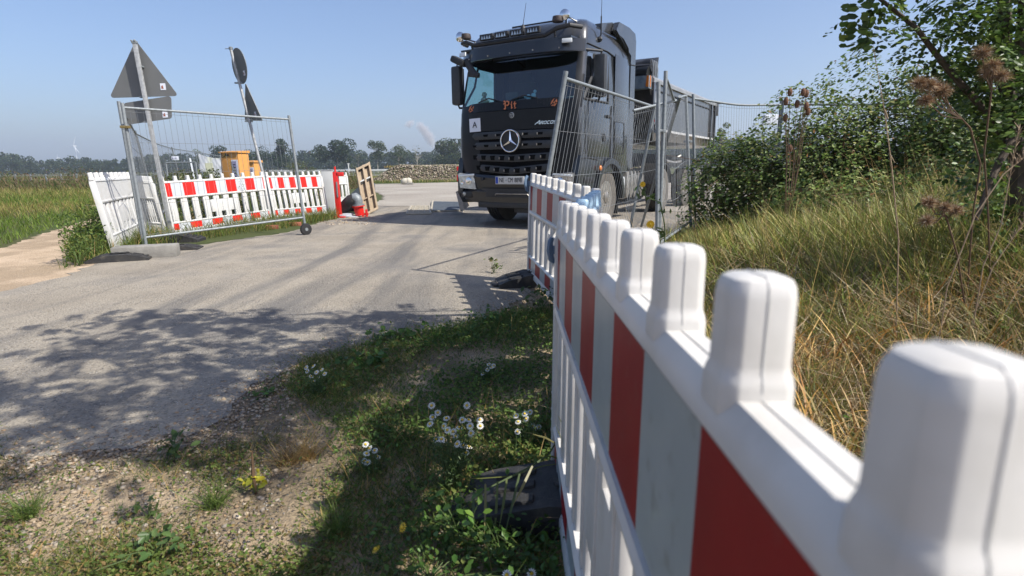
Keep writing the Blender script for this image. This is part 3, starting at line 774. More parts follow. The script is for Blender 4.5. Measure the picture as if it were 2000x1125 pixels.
b = MB(); b.box((.03, 0, .02), (.26, .22, .03), bev=.004); b.build('base_plate', m_redp, t)
b = MB(); b.box(tp_ * .62 + Vector((.02, -.05, 0)), (.03, .02, .35), bev=.004); b.build('latch', m_galv, t)
# pipe
p = g(705, 424); t = empty('hose_assembly', p, 0, 'thick black hose bent into a grey elbow on a red standpipe', 'hose')
def lp(x, y, Y=None): return at(x, y, Y or p.y) - p
b = MB(); b.path([lp(667, 410, p.y + .1), lp(674, 404, p.y + .1), lp(681, 397, p.y + .05), lp(687, 391), lp(692, 388)], [.13, .14, .145, .14, .12], 14)
b.path([lp(664, 404, p.y + .3), lp(672, 408, p.y + .3), lp(690, 406, p.y + .3), lp(699, 408, p.y + .2)], [.06, .08, .09, .08], 10); b.build('black_hose', m_rubber, t)
b = MB(); b.path([lp(691, 387), lp(694, 386), lp(697, 388), lp(699, 393), lp(699.5, 400)], [.11, .115, .115, .11, .10], 14); b.path([lp(699, 399), lp(699.5, 402)], .14, 14); b.build('grey_elbow', m_galv, t)
b = MB(); b.path([lp(699.5, 402), lp(701, 412), lp(703, 421)], [.115, .105, .09], 14); b.path([lp(699.5, 402), lp(699.8, 404)], .15, 14); b.build('red_standpipe', m_redp, t)
b = MB(); b.box(lp(709, 418), (.05, .05, .22), bev=.01); b.box(lp(716, 418), (.05, .05, .22), bev=.01); b.box(lp(712, 418), (.18, .03, .05)); b.build('valve', m_redp, t)
b = MB(); b.box(lp(684, 422), (.42, .28, .04), rot=Matrix.Rotation(R(8), 3, 'Y'), bev=.008); b.box(lp(680, 420), (.2, .2, .09), bev=.01); b.build('base_plate', m_greyb, t)
t = empty('blue_ramp', g(668, 404) + Vector((0, 1.2, 0)), 0, 'low blue grey steel ramp behind the black hose', 'ramp')
m_bst = mat('blue_grey_steel', (0.085, 0.10, 0.12), (0.06, 0.075, 0.09), rough=.85, metal=.0, scale=5)
b = MB(); b.prism([(-.3, 0), (.45, 0), (.45, .62), (.30, .62), (-.3, .12)], (0, 0, 0), (1, 0, 0), (0, 0, 1), (0, 1.2, 0)); b.build('wedge', m_bst, t, smooth=0)
b = MB(); b.box((.08, -.012, .06), (.8, .02, .04)); b.build('lip', m_boxw, t)
# wooden formwork panels
def wood(name, A, B_, C, D, label, nb=2, group='wooden form panels'):
    # A top-left, B top-right, C bottom-right, D bottom-left (world)
    base = C.lerp(D, .5); t = empty(name, base, 0, label, 'wood panel', group)
    A, B_, C, D = [q - base for q in (A, B_, C, D)]
    u = (C - D); wd = u.length; u.normalize(); v = ((A + B_) * .5 - (C + D) * .5); h = v.length; v.normalize(); n = u.cross(v).normalized()
    if n.y > 0: n = -n
    Mx = Matrix((u, v, n)).transposed(); o = (C + D) * .5 + Vector((0, 0, 0.0))
    def bx(b, x, y, z, sx, sy, sz): b.box(o + u * x + v * y + n * z, (sx, sy, sz), rot=Mx, bev=.004)
    b = MB(); bx(b, 0, h / 2, -.02, wd, h, .02); b.build('board', m_wood, t)
    for x in (-wd / 2 + .025, 0, wd / 2 - .025):
        b = MB(); bx(b, x, h / 2, .03, .05, h, .08); b.build('rail', m_wood, t)
    for y in (.03, h - .04): b = MB(); bx(b, 0, y, .03, wd, .06, .085); b.build('cross_bar', m_wood, t)
    b = MB(); bx(b, 0, h * .33, .025, wd, .03, .05); b.build('cross_bar', m_wood, t)
    for x in (-wd * .25, wd * .25):
        b = MB(); bx(b, x, h * .70, .03, wd * .36, .035, .05); b.build('handle', m_boxw, t)
        b = MB(); bx(b, x, h * .655, .0, wd * .38, .03, .02); bx(b, x, h * .93, 0, wd * .36, .05, .02); b.build('slot', m_blackm, t)
Yw = g(722, 418).y
wood('wood_panel', at(694, 324, Yw + .25), at(721, 323, Yw + .45), at(738, 409, Yw + .20), at(711, 423, Yw), 'upright pale plywood panel leaning beside the red standpipe')
wood('wood_panel', at(898, 372, 13.4), at(903, 368, 15.2), at(915, 402, 14.0), at(905, 411, 12.4), 'small wooden panel edge sticking out left of the truck bumper')
# white pole and striped plate left of the truck
p = g(904, 408); p = Vector((at(903, 400, 14.2).x, 14.2, 0)); t = empty('white_pole', p, 0, 'thin white pole with a red and white plate just left of the truck', 'pole')
b = MB(); b.tube((0, 0, 0), at(902, 248, 14.2) - p, .022, n=8); b.build('pole', m_white, t)
b = MB(); b.path([at(903, 291, 14.2) - p, at(913, 291, 14.2) - p, at(913, 300, 14.2) - p], .02, 6); b.build('arm', m_white, t)
b = MB(); b.prism([(-.04, 0), (.04, 0), (.04, .9), (-.1, .9)], at(903, 398, 14.1) - p, (1, 0, 0), (0, 0, 1), (0, .03, 0)); b.prism([(-.11, .55), (.035, .55), (.035, .70), (-.12, .70)], at(903, 398, 14.08) - p, (1, 0, 0), (0, 0, 1), (0, .01, 0), mi=1); b.prism([(-.11, .8), (.035, .8), (.035, .9), (-.12, .9)], at(903, 398, 14.08) - p, (1, 0, 0), (0, 0, 1), (0, .01, 0), mi=1); b.build('striped_plate', [m_white, m_redb], t, smooth=0)
# grating and steel deck
m_grate = mat('dusty_steel_grating', (0.40, 0.36, 0.28), (0.33, 0.30, 0.24), scale=20, rough=.8)
ga, gb_, gc, gd = g(803, 405), g(839, 405), g(841, 419.5), g(794, 420)
t = empty('drain_grate', ga.lerp(gc, .5), 0, 'dusty steel drain grating set in the road', 'grating'); o = ga.lerp(gc, .5)
b = MB()
for k in range(13):
    f = k / 12; b.tube(ga.lerp(gd, f) - o + Vector((0, 0, .025)), gb_.lerp(gc, f) - o + Vector((0, 0, .025)), .018 if k % 4 else .035, n=6)
for f in (0, .25, .5, .75, 1): b.tube(ga.lerp(gb_, f) - o + Vector((0, 0, .03)), gd.lerp(gc, f) - o + Vector((0, 0, .03)), .03 if f in (0, 1) else .016, n=6)
b.build('bars', m_grate, t)
b = MB(); b.add([q - o + Vector((0, 0, .016)) for q in (ga, gb_, gc, gd)], [(0, 1, 2, 3)]); b.build('pit', m_blackm, t, smooth=0)
ga, gb_, gc, gd = g(845, 396), g(900, 397), g(906, 413), g(842, 415)
o = ga.lerp(gc, .5); t = empty('steel_deck', o, 0, 'ribbed grey steel deck plate across the road beside the grating', 'steel deck')
b = MB()
for k in range(9):
    f = k / 9 + .005; f2 = f + .085
    A_, B_, C_, D_ = ga.lerp(gd, f), gb_.lerp(gc, f), gb_.lerp(gc, f2), ga.lerp(gd, f2)
    zz = Vector((0, 0, .05)); b.add([A_ - o, B_ - o, C_ - o, D_ - o, A_ - o + zz, B_ - o + zz, C_ - o + zz, D_ - o + zz], [(0, 1, 2, 3), (4, 7, 6, 5), (0, 4, 5, 1), (1, 5, 6, 2), (2, 6, 7, 3), (3, 7, 4, 0)])
b.build('planks', m_bst, t, smooth=0)
b = MB(); b.tube(gd - o + Vector((0, 0, .05)), ga - o + Vector((0, 0, .05)), .03); b.tube(gd - o + Vector((0, 0, .03)), gc - o + Vector((0, 0, .03)), .015); b.build('edge_rail', m_grate, t)
# ------------------------------------------------------------------ truck
m_paint = mat('anthracite_black_paint', (0.008, 0.010, 0.013), (0.010, 0.012, 0.015), scale=2, rough=.30, metal=.0, coat=.5, c3=(0.035, 0.032, 0.028), scale3=3, t3=(.58, .9))
m_paintm = mat('matt_black_shaded_front', (0.0045, 0.0055, 0.007), (0.007, 0.008, 0.010), scale=4, rough=.38, coat=.0, spec=.28)  # darker copy of the cab paint, the front's shade is in the colour
m_paintg = mat('sunlit_grey_side_paint', (0.036, 0.039, 0.043), (0.045, 0.048, 0.051), scale=1.2, rough=.24, metal=.35, coat=.7, c3=(0.10, 0.095, 0.085), scale3=2.5, t3=(.55, .9))  # lighter copy of the cab paint, sunlight on the side is in the colour
m_trail = mat('dark_grey_dumper_body', (0.055, 0.055, 0.056), (0.07, 0.068, 0.065), scale=1.0, rough=.32, metal=.3, coat=.5, c3=(0.12, 0.11, 0.10), scale3=4, t3=(.55, .85))
m_plast = mat('dark_grey_cab_plastic', (0.016, 0.017, 0.019), (0.024, 0.025, 0.027), scale=20, rough=.6)
m_slat = mat('grille_slat_plastic', (0.018, 0.021, 0.025), (0.024, 0.027, 0.031), scale=20, rough=.45)
m_void = mat('grille_void', (0.003, 0.003, 0.0035), rough=.9, spec=.1)
m_mirror = mat('mirror_housing_plastic', (0.030, 0.032, 0.035), (0.040, 0.042, 0.046), scale=20, rough=.5)
m_chrome = mat('chrome', (0.78, 0.79, 0.80), (0.74, 0.75, 0.76), rough=.12, metal=1.0)
m_alu = mat('dusty_aluminium', (0.40, 0.38, 0.34), (0.28, 0.26, 0.23), scale=8, rough=.45, metal=.7, bump=.05)
m_railg = mat('pale_grey_top_rail', (0.36, 0.36, 0.35), (0.28, 0.28, 0.27), scale=3, rough=.4, metal=.5)
m_tyre = mat('dusty_tyre_rubber', (0.020, 0.019, 0.018), (0.045, 0.041, 0.036), scale=6, rough=.85, bump=.2, bscale=60)
m_tyred = mat('grey_dusty_tyre_wall', (0.085, 0.078, 0.068), (0.12, 0.11, 0.095), scale=5, rough=.9, bump=.15, bscale=40)
m_lamp = mat('headlamp_glass', (0.55, 0.58, 0.60), (0.30, 0.32, 0.34), scale=14, rough=.08, metal=.6, coat=1)
m_white_l = mat('white_lamp_lens', (0.82, 0.85, 0.84), rough=.15, coat=.6)
m_amber = mat('orange_marker_lens', (0.75, 0.22, 0.03), rough=.2, coat=.6)
m_orl = mat('orange_lettering', (0.62, 0.20, 0.08), (0.55, 0.17, 0.07), rough=.5)
m_tarp = mat('black_tarpaulin', (0.014, 0.014, 0.015), (0.03, 0.03, 0.031), scale=5, rough=.4, bump=.5, bscale=12)
m_blueb = mat('worn_blue_grey_steel', (0.17, 0.22, 0.26), (0.30, 0.35, 0.37), scale=9, rough=.5, metal=.3, detail=10)
m_wstr = mat('white_contour_tape', (0.50, 0.50, 0.49), (0.38, 0.38, 0.37), scale=12, rough=.5)
m_euro = mat('blue_plate_band', (0.015, 0.06, 0.42), rough=.4)
m_dark = mat('dark_cab_interior', (0.016, 0.017, 0.018), (0.024, 0.024, 0.024), rough=.8)
m_tan = mat('light_dash_cloth', (0.42, 0.40, 0.30), (0.34, 0.33, 0.26), rough=.9)
def glassmat(name, tint, refl=0.12, alpha=0.6):
    m = bpy.data.materials.new(name); m.use_nodes = True
    n = m.node_tree.nodes; l = m.node_tree.links; n.remove(n['Principled BSDF'])
    tr = n.new('ShaderNodeBsdfTransparent'); tr.inputs[0].default_value = (*tint, 1)
    gl = n.new('ShaderNodeBsdfGlossy'); gl.inputs['Roughness'].default_value = .02
    lw = n.new('ShaderNodeLayerWeight'); lw.inputs[0].default_value = .5; fr = n.new('ShaderNodeMath'); fr.operation = 'POWER'; fr.inputs[1].default_value = 4.0; l.new(lw.outputs['Facing'], fr.inputs[0])
    ad = n.new('ShaderNodeMath'); ad.operation = 'ADD'; ad.inputs[1].default_value = refl; ad.use_clamp = True
    l.new(fr.outputs[0], ad.inputs[0])
    mx = n.new('ShaderNodeMixShader'); l.new(ad.outputs[0], mx.inputs[0]); l.new(tr.outputs[0], mx.inputs[1]); l.new(gl.outputs[0], mx.inputs[2])
    l.new(mx.outputs[0], n['Material Output'].inputs[0]); return m
m_wind = glassmat('tinted_windscreen', (0.66, 0.95, 0.93), .13)
m_sideg = glassmat('side_window_glass', (0.80, 0.95, 0.93), .42)
def facet(b, pts, fs, mi=0): b.add(pts, fs, mi)

truck = empty('dump_truck', (0.05, 10.28, 0), -0.551, 'black dump truck with a tall cab, star emblem and dark grey tipping trailer', 'truck')
T = truck
# cab shell as rows of rings
rows = [(0.98, 1.235, .02), (1.45, 1.245, .015), (1.76, 1.245, .02), (2.06, 1.24, .04), (2.20, 1.235, .07), (2.60, 1.225, .17), (2.97, 1.205, .27), (3.13, 1.20, .30), (3.35, 1.17, .36), (3.49, 1.10, .50), (3.58, .98, .72), (3.64, .78, 1.05), (3.66, .4, 1.45)]
def ring(w_, y0, z):
    half = [(w_, 2.42), (w_, 1.95), (w_, 1.30), (w_, y0 + .17), (w_ * .997, y0 + .135), (w_ - .035, y0 + .08), (w_ - .12, y0 + .025), (w_ - .33, y0 - .005), (w_ * .38, y0 - .03), (0, y0 - .04)]
    half = [(x, max(y, 0) if i > 2 else y) for i, (x, y) in enumerate(half)]
    return half
shell = MB(); wsg = MB(); swl = MB(); swr = MB()
VS = []
for (z, w_, y0) in rows:
    h_ = ring(w_, y0, z); ys_fix = []
    pts_ = [(x, y, z + (.0 if i > 3 else 0)) for i, (x, y) in enumerate(h_)]
    full = pts_ + [(-x, y, zz) for (x, y, zz) in pts_[-2::-1]]
    VS.append(full)
# slope of the roof towards the back: keep back columns high
for r_ in range(8, 13):
    for i, (x, y, z) in enumerate(VS[r_]):
        pass
nC = len(VS[0])
for r_ in range(len(rows) - 1):
    for c_ in range(nC - 1):
        q = [VS[r_][c_], VS[r_][c_ + 1], VS[r_ + 1][c_ + 1], VS[r_ + 1][c_]]
        z0 = rows[r_][0]
        win = 2.19 < z0 < 2.9
        if win and 6 <= c_ <= nC - 8: continue
        if win and c_ in (2, nC - 4): continue
        shell.add(q, [(0, 1, 2, 3)])
# close top + back
shell.add(VS[-1], [tuple(range(nC))])
back = [r_[0] for r_ in VS] + [r_[-1] for r_ in VS][::-1]
shell.add(back, [tuple(range(len(back)))])
shell.add([(-1.24, 0.3, .98), (1.24, 0.3, .98), (1.24, 2.42, .98), (-1.24, 2.42, .98)], [(0, 1, 2, 3)])
cab = shell.build('cab_body', m_paintg, T, smooth=50)
cab.data.materials.append(m_paintm)
for p in cab.data.polygons:
    c_ = p.center
    if c_.y < .32 and c_.z < 3.0 and abs(c_.x) < 1.22: p.material_index = 1
b = MB()
for r_ in range(4, 6):
    for c_ in range(6, nC - 7): b.add([VS[r_][c_], VS[r_][c_ + 1], VS[r_ + 1][c_ + 1], VS[r_ + 1][c_]], [(0, 1, 2, 3)])
b.build('windscreen', m_wind, T, smooth=60)
for s_, c_ in ((1, 2), (-1, nC - 4)):
    b = MB()
    for r_ in range(4, 6):
        b.add([VS[r_][c_], VS[r_][c_ + 1], VS[r_ + 1][c_ + 1], VS[r_ + 1][c_]], [(0, 1, 2, 3)])
    b.build('side_window', m_sideg, T, smooth=60)
# window rubber frames
for s_ in (1, -1):
    b = MB(); fr = [(1.238 * s_, .25, 2.20), (1.238 * s_, 1.30, 2.22), (1.222 * s_, 1.30, 2.62), (1.207 * s_, 1.28, 2.96), (1.207 * s_, .70, 2.96), (1.225 * s_, .60, 2.60), (1.238 * s_, .25, 2.20)]
    b.path(fr, .022, 6); b.build('window_seal', m_plast, T)
    # door panel with seams and handle
    dr = MB(); x = 1.246 * s_
    dr.box((x, .92, 1.72), (.012, 1.02, .92), bev=.004)
    d_ = dr.build('door', m_paintg, T)
    b = MB(); b.path([(x + .01 * s_, .40, 1.24), (x + .01 * s_, 1.44, 1.24), (x + .01 * s_, 1.44, 2.18)], .007, 4); b.path([(x + .01 * s_, .30, 1.30), (x + .01 * s_, .30, 2.1)], .007, 4); b.build('seam', m_blackm, d_)
    b = MB(); b.box((x + .02 * s_, 1.30, 1.98), (.03, .22, .05), bev=.012); b.build('handle', m_plast, d_)
    # sleeper side panel and locker
    b = MB(); b.box((x - .002 * s_, 1.95, 2.1), (.012, .72, 2.0), bev=.004); b.build('sleeper_side', m_paintg, T)
    b = MB(); b.box((x + .008 * s_, 1.86, 1.62), (.010, .46, .56), bev=.004); lk = b.build('locker_hatch', m_paintg, T)
    b = MB(); b.path([(x + .014 * s_, 1.62, 1.33), (x + .014 * s_, 2.10, 1.33), (x + .014 * s_, 2.10, 1.91), (x + .014 * s_, 1.62, 1.91), (x + .014 * s_, 1.62, 1.33)], .006, 4); b.build('seam', m_blackm, lk)
    b = MB(); b.lathe([(0, .0), (.07, .0), (.075, .012), (.055, .016), (.05, .008), (0, .008)], (x + .006 * s_, 1.10, 1.60), 'x', 20); b.box((x + .012 * s_, 1.10, 1.60), (.02, .10, .02)); b.build('round_badge', m_plast, T)
    # rear air deflector
    b = MB(); b.prism([(1.62, 3.52), (1.75, 3.68), (2.30, 3.68), (2.62, 3.63), (2.68, 3.5), (2.68, 1.05), (2.42, 1.05), (2.42, 3.20), (2.15, 3.30)], (1.14 * s_, 0, 0), (0, 1, 0), (0, 0, 1), (.10 * s_, 0, 0)); b.build('side_deflector', m_paintg, T)
    b = MB(); b.path([(1.20 * s_, 1.55, 3.52), (1.25 * s_, 1.95, 3.42), (1.25 * s_, 2.22, 3.30), (1.25 * s_, 2.30, 3.08), (1.25 * s_, 2.40, 3.02)], .010, 5); b.path([(1.212 * s_, .42, 3.10), (1.212 * s_, 1.3, 3.10), (1.23 * s_, 2.1, 3.00), (1.25 * s_, 2.68, 3.05)], .009, 5); b.build('panel_gap', m_blackm, T)
# roof spoiler hump and hatch
b = MB(); b.prism([(1.2, 3.57), (1.7, 3.68), (2.42, 3.68), (2.62, 3.62), (2.62, 3.5), (1.2, 3.45)], (-1.12, 0, 0), (0, 1, 0), (0, 0, 1), (2.24, 0, 0)); b.build('roof_spoiler', m_paintg, T)
b = MB(); b.box((-.05, 1.10, 3.67), (.95, .5, .035), rot=Matrix.Rotation(R(8), 3, 'X'), bev=.012); b.build('roof_hatch', m_blackm, T)
# sun visor
b = MB(); prof = []
n_ = 17; up_ = []; 
for i in range(n_):
    f = -1 + 2 * i / (n_ - 1); x = f * 1.24; yy = -.10 + .30 * abs(f) ** 5 + .05 * f * f
    up_.append((x, yy))
vs = []; fs = []
for (x, y) in up_: vs += [(x, y, 2.945), (x, y + .035, 3.145), (x, y + .065, 3.145), (x, y + .03, 2.945)]
for i in range(n_ - 1):
    for k in range(4): fs.append((i * 4 + k, i * 4 + (k + 1) % 4, (i + 1) * 4 + (k + 1) % 4, (i + 1) * 4 + k))
fs += [(3, 2, 1, 0), tuple((n_ - 1) * 4 + k for k in range(4))]
b.add(vs, fs)
b.box((0, .14, 3.15), (2.2, .25, .03)); b.build('sun_visor', m_paint, T)
for x in (-1.12, 1.12):
    b = MB(); b.box((x * .93, -.075 if abs(x) < 1 else -.045 + .03, 3.085), (.17, .03, .07), rot=Matrix.Rotation(R(14) * (1 if x > 0 else -1), 3, 'Z'), bev=.012); b.build('marker_lamp', m_white_l, T)
b = MB()
for x in (-.9, -.45, 0, .45, .9): b.lathe([(.012, 0), (.012, -.012), (0, -.014)], (x, -.09 + .08 * (abs(x) > .8), 2.99), 'y', 8)
b.build('visor_bolt', m_alu, T)
# light bar, LED lamps, horns, beacons
b = MB(); b.path([(-1.16, .30, 3.30), (-1.12, .10, 3.30), (-.98, .02, 3.29), (-.80, .02, 3.22), (.62, .02, 3.22), (.84, .02, 3.30), (1.05, .06, 3.33), (1.16, .28, 3.33)], .036, 10)
b.path([(.80, .02, 3.30), (.80, .04, 3.15)], .02, 6); b.path([(-.86, .02, 3.24), (-.86, .04, 3.15)], .02, 6); b.build('light_bar', m_blackm, T)
for k, x in enumerate((-.52, -.21, .10, .41)):
    b = MB(); b.box((x, .0, 3.32), (.27, .07, .10), bev=.012); l_ = b.build('work_lamp', m_blackm, T)
    b = MB()
    for j in range(4): b.add([(x - .10 + .052 * j, -.040, 3.285), (x - .055 + .052 * j, -.040, 3.285), (x - .078 + .052 * j, -.040, 3.352)], [(0, 1, 2)])
    b.build('lens', m_lamp, l_, smooth=0)
for (x, y, z) in ((-1.02, .07, 3.36), (.84, .05, 3.40)):
    b = MB(); b.lathe([(.09, 0), (.095, .02), (.085, .08), (.08, .085)], (x, y, z), n=20); b.build('beacon_base', mat('brown_rubber_base', (.05, .035, .03), rough=.6) if x < 0 else bpy.data.materials['brown_rubber_base'], T)
for sx_, y, z in ((-1.12, .0, 3.40), (.95, .05, 3.50)):
    b = MB(); b.lathe([(0, -.02), (.05, -.015), (.085, .01), (.088, .03), (.06, .08), (.03, .15), (.018, .25), (.018, .70), (.035, .74), (.042, .78), (.02, .82)], (sx_, y, z), 'y', 20); b.box((sx_, y + .1, z - .08), (.03, .03, .14)); b.build('air_horn', m_chrome, T)
# antennas
b = MB(); b.lathe([(.05, 0), (.035, .04), (.01, .07)], (.05, .28, 3.44), n=12); b.path([(.05, .28, 3.50), (.10, .30, 3.85)], [.006, .003], 5); b.build('antenna', m_blackm, T)
b = MB(); b.path([(1.15, .95, 3.22), (1.22, .95, 3.32), (1.22, .95, 3.62)], .012, 6); b.ball((1.2, .95, 3.25), .05, 8); b.path([(1.22, .95, 3.6), (1.22, .96, 4.02)], [.006, .003], 5); b.path([(1.15, .95, 3.25), (1.05, .9, 3.35), (.98, .8, 3.5)], .008, 5); b.build('antenna', m_blackm, T)
b = MB(); b.lathe([(.06, 0), (.05, .02), (.02, .03), (.015, .09), (.02, .1), (.01, .12)], (.55, .75, 3.57), n=12); b.build('roof_aerial', m_blackm, T)
# strip with lettering
b = MB(); 
vs = []; fs = []
for i in range(n_):
    f = -1 + 2 * i / (n_ - 1); x = f * 1.12; yy = -.035 + .22 * abs(f) ** 6 + .03 * f * f
    vs += [(x, yy - .005, 2.075), (x, yy + .02, 2.23), (x, yy + .06, 2.23), (x, yy + .04, 2.075)]
for i in range(n_ - 1):
    for k in range(4): fs.append((i * 4 + k, i * 4 + (k + 1) % 4, (i + 1) * 4 + (k + 1) % 4, (i + 1) * 4 + k))
fs += [(3, 2, 1, 0), tuple((n_ - 1) * 4 + k for k in range(4))]
b.add(vs, fs); strip = b.build('name_panel', m_paintm, T)
def stroke(b, pts, y=-.052):   # polygon in x,z
    b.prism(pts, (0, y, 0), (1, 0, 0), (0, 0, 1), (0, .004, 0))
# blackletter word
b = MB(); s0 = .138; ox, oz = -.155, 2.095
def L(x, z): return (ox + x * s0, oz + z * s0)
def st(x0, z0, x1, z1, w_): stroke(b, [L(x0, z0), L(x0 + w_, z0 + w_ * .35), L(x1 + w_, z1 + w_ * .35), L(x1, z1)])
st(.12, .02, .12, .78, .17); stroke(b, [L(-.08, -.02), L(.10, .10), L(.36, .02), L(.16, -.12)]); stroke(b, [L(-.10, .60), L(.06, .76), L(.12, .64), L(.0, .50)])
st(.64, .44, .64, .76, .17); stroke(b, [L(.28, .80), L(.46, .98), L(.84, .84), L(.72, .70), L(.46, .82)]); stroke(b, [L(.28, .40), L(.46, .52), L(.64, .48), L(.80, .50), L(.56, .30)])
stroke(b, [L(-.12, .88), L(.04, 1.02), L(.30, .90), L(.12, .82)])
st(1.06, .06, 1.06, .52, .15); stroke(b, [L(1.06, -.02), L(1.14, -.10), L(1.30, .06), L(1.21, .14)]); stroke(b, [L(.98, .46), L(1.08, .64), L(1.22, .54), L(1.12, .40)]); stroke(b, [L(1.06, .74), L(1.15, .84), L(1.24, .74), L(1.15, .64)])
st(1.52, .08, 1.52, .76, .15); stroke(b, [L(1.52, -.02), L(1.62, -.10), L(1.84, .06), L(1.70, .10)]); stroke(b, [L(1.38, .46), L(1.44, .60), L(1.86, .60), L(1.80, .46)])
b.build('lettering', m_orl, strip, smooth=0)
for x0 in (-.93, .79):
    b = MB(); z0 = 2.145; y_ = -.035 + .22 * abs(x0 / 1.12) ** 6 + .03 - .022
    def q(x, z): return (x0 + x, z0 + z)
    for pl_ in ([q(-.05, -.05), q(.03, -.06), q(.07, -.01), q(.03, -.02), q(-.01, -.03)], [q(-.06, -.03), q(-.03, .03), q(.02, .07), q(-.005, .02), q(-.03, -.02)], [q(.03, .02), q(.06, .05), q(.075, .01), q(.055, -.005)], [q(-.01, -.005), q(.02, .02), q(.035, -.01), q(.01, -.02)]):
        b.prism(pl_, (0, y_, 0), (1, 0, 0), (0, 0, 1), (0, .004, 0))
    b.build('flame_ornament', m_orl, strip, smooth=0)
b = MB()
for x in np.arange(.50, .86, .06):
    for z in (2.105, 2.13, 2.155, 2.18, 2.205):
        if (int(x * 50) + int(z * 200)) % 4: b.lathe([(.008, 0), (.008, -.004), (0, -.004)], (x, -.026 + .02 * x, z), 'y', 6)
for x in np.arange(-.74, -.5, .06):
    for z in (2.105, 2.13, 2.155): b.lathe([(.008, 0), (.008, -.004), (0, -.004)], (x, -.02 + .0 * x, z), 'y', 6)
b.build('bolt_dots', m_blackm, strip)
# hood panel, small star badge, white sheet, chrome name
def front(name, x0, x1, z0, z1, y, m, bulge=.02, th=.03, par=T):
    vs = []; fs = []; N = 13
    for i in range(N):
        f = i / (N - 1); x = x0 + (x1 - x0) * f; e = abs(2 * f - 1)
        yy = y + bulge * e * e + .10 * e ** 7
        vs += [(x, yy, z0), (x, yy, z1), (x, yy + th, z1), (x, yy + th, z0)]
    for i in range(N - 1):
        for k in range(4): fs.append((i * 4 + k, i * 4 + (k + 1) % 4, (i + 1) * 4 + (k + 1) % 4, (i + 1) * 4 + k))
    fs += [(3, 2, 1, 0), tuple((N - 1) * 4 + k for k in range(4))]
    return MB().add(vs, fs).build(name, m, par)
hood = front('hood_panel', -1.08, 1.08, 1.735, 2.065, -.045, m_paintm, .03, .04)
def star(t_, x, z, y, r, th, wd, name='star_emblem'):
    e = MB(); e.path([(x + r * math.cos(a), y, z + r * math.sin(a)) for a in np.linspace(0, 2 * math.pi, 37)], wd, 8, cap=False); rg = e.build('ring', m_chrome, t_)
    e = MB()
    for k in range(3):
        a = math.pi / 2 + k * 2 * math.pi / 3; d = (math.cos(a), math.sin(a)); p_ = (-d[1], d[0]); w2 = r * .16
        # two bevelled facets per arm
        tip = (x + d[0] * r * .98, y, z + d[1] * r * .98)
        l_ = (x + d[0] * w2 * .55 + p_[0] * w2, y + .002, z + d[1] * w2 * .55 + p_[1] * w2); r2 = (x + d[0] * w2 * .55 - p_[0] * w2, y + .002, z + d[1] * w2 * .55 - p_[1] * w2)
        c_ = (x, y - th, z)
        e.add([tip, l_, c_, r2], [(0, 1, 2), (0, 2, 3)])
        a2 = a + math.pi / 3; d2 = (math.cos(a2), math.sin(a2)); v_ = (x + d2[0] * w2 * 1.0, y + .002, z + d2[1] * w2 * 1.0)
        e.add([l_, v_, c_], [(0, 1, 2)]); a3 = a - math.pi / 3; d3 = (math.cos(a3), math.sin(a3)); v_ = (x + d3[0] * w2, y + .002, z + d3[1] * w2); e.add([r2, v_, c_], [(0, 1, 2)])
    e.build('star', m_chrome, rg, smooth=0)
star(T, 0, 1.545, -.115, .185, .03, .014)
b = MB(); b.lathe([(0, 0), (.19, 0), (.195, .02), (.19, .06)], (0, -.098, 1.545), 'y', 28); b.build('emblem_back', m_blackm, T)
b = MB(); b.lathe([(0, 0), (.045, 0), (.05, .012)], (0, -.058, 1.98), 'y', 20); bd = b.build('small_badge', m_boxw, T)
b = MB(); b.path([(.033 * math.cos(a), -.061, 1.98 + .033 * math.sin(a)) for a in np.linspace(0, 2 * math.pi, 19)], .005, 6, cap=False)
for k in range(3):
    a = math.pi / 2 + k * 2 * math.pi / 3; b.path([(0, -.062, 1.98), (.03 * math.cos(a), -.062, 1.98 + .03 * math.sin(a))], .005, 5)
b.build('small_star', m_plast, bd)
b = MB(); b.box((-.80, -.025, 1.85), (.25, .006, .235), rot=Matrix.Rotation(R(-3), 3, 'Z') @ Matrix.Rotation(R(-1.5), 3, 'Y')); sh_ = b.build('white_sheet', m_paper, T)
text_part('A', 'letter', .15, frame4((-.80, -.034, 1.85), (1, 0, 0), (0, 0, 1)), m_ink, sh_)
# chrome model lettering, slanted
b = MB(); s0 = .062; ox, oz = .50, 1.80
def sk(pts):
    b.prism([(ox + (x + .35 * z) * s0, oz + z * s0) for x, z in pts], (0, -.050, 0), (1, 0, 0), (0, 0, 1), (0, -.012, 0))
def bar(x0, z0, x1, z1, t_=.2):
    d = Vector((x1 - x0, z1 - z0)).normalized(); n = Vector((-d.y, d.x)) * t_ / 2
    sk([(x0 - n.x, z0 - n.y), (x1 - n.x, z1 - n.y), (x1 + n.x, z1 + n.y), (x0 + n.x, z0 + n.y)])
bar(-.5, 0, .75, 1.05, .2); bar(.75, 1.05, .9, 0, .22); bar(.1, .38, .95, .38, .14)
X = 1.2; bar(X, 0, X, .8); bar(X, .78, X + .7, .78, .16); bar(X + .7, .8, X + .7, .45, .18); bar(X, .42, X + .7, .42, .16); bar(X + .35, .42, X + .75, 0, .2)
X = 2.25; bar(X, .05, X, .78, .18); bar(X, .76, X + .7, .76, .16); bar(X + .7, .78, X + .7, .05, .18); bar(X, .08, X + .7, .08, .16)
X = 3.3; bar(X, .05, X, .78, .18); bar(X, .76, X + .7, .76, .16); bar(X, .08, X + .7, .08, .16)
X = 4.3; bar(X, .05, X, .78, .18); bar(X, .76, X + .7, .76, .16); bar(X + .7, .78, X + .7, .05, .18); bar(X, .08, X + .7, .08, .16)
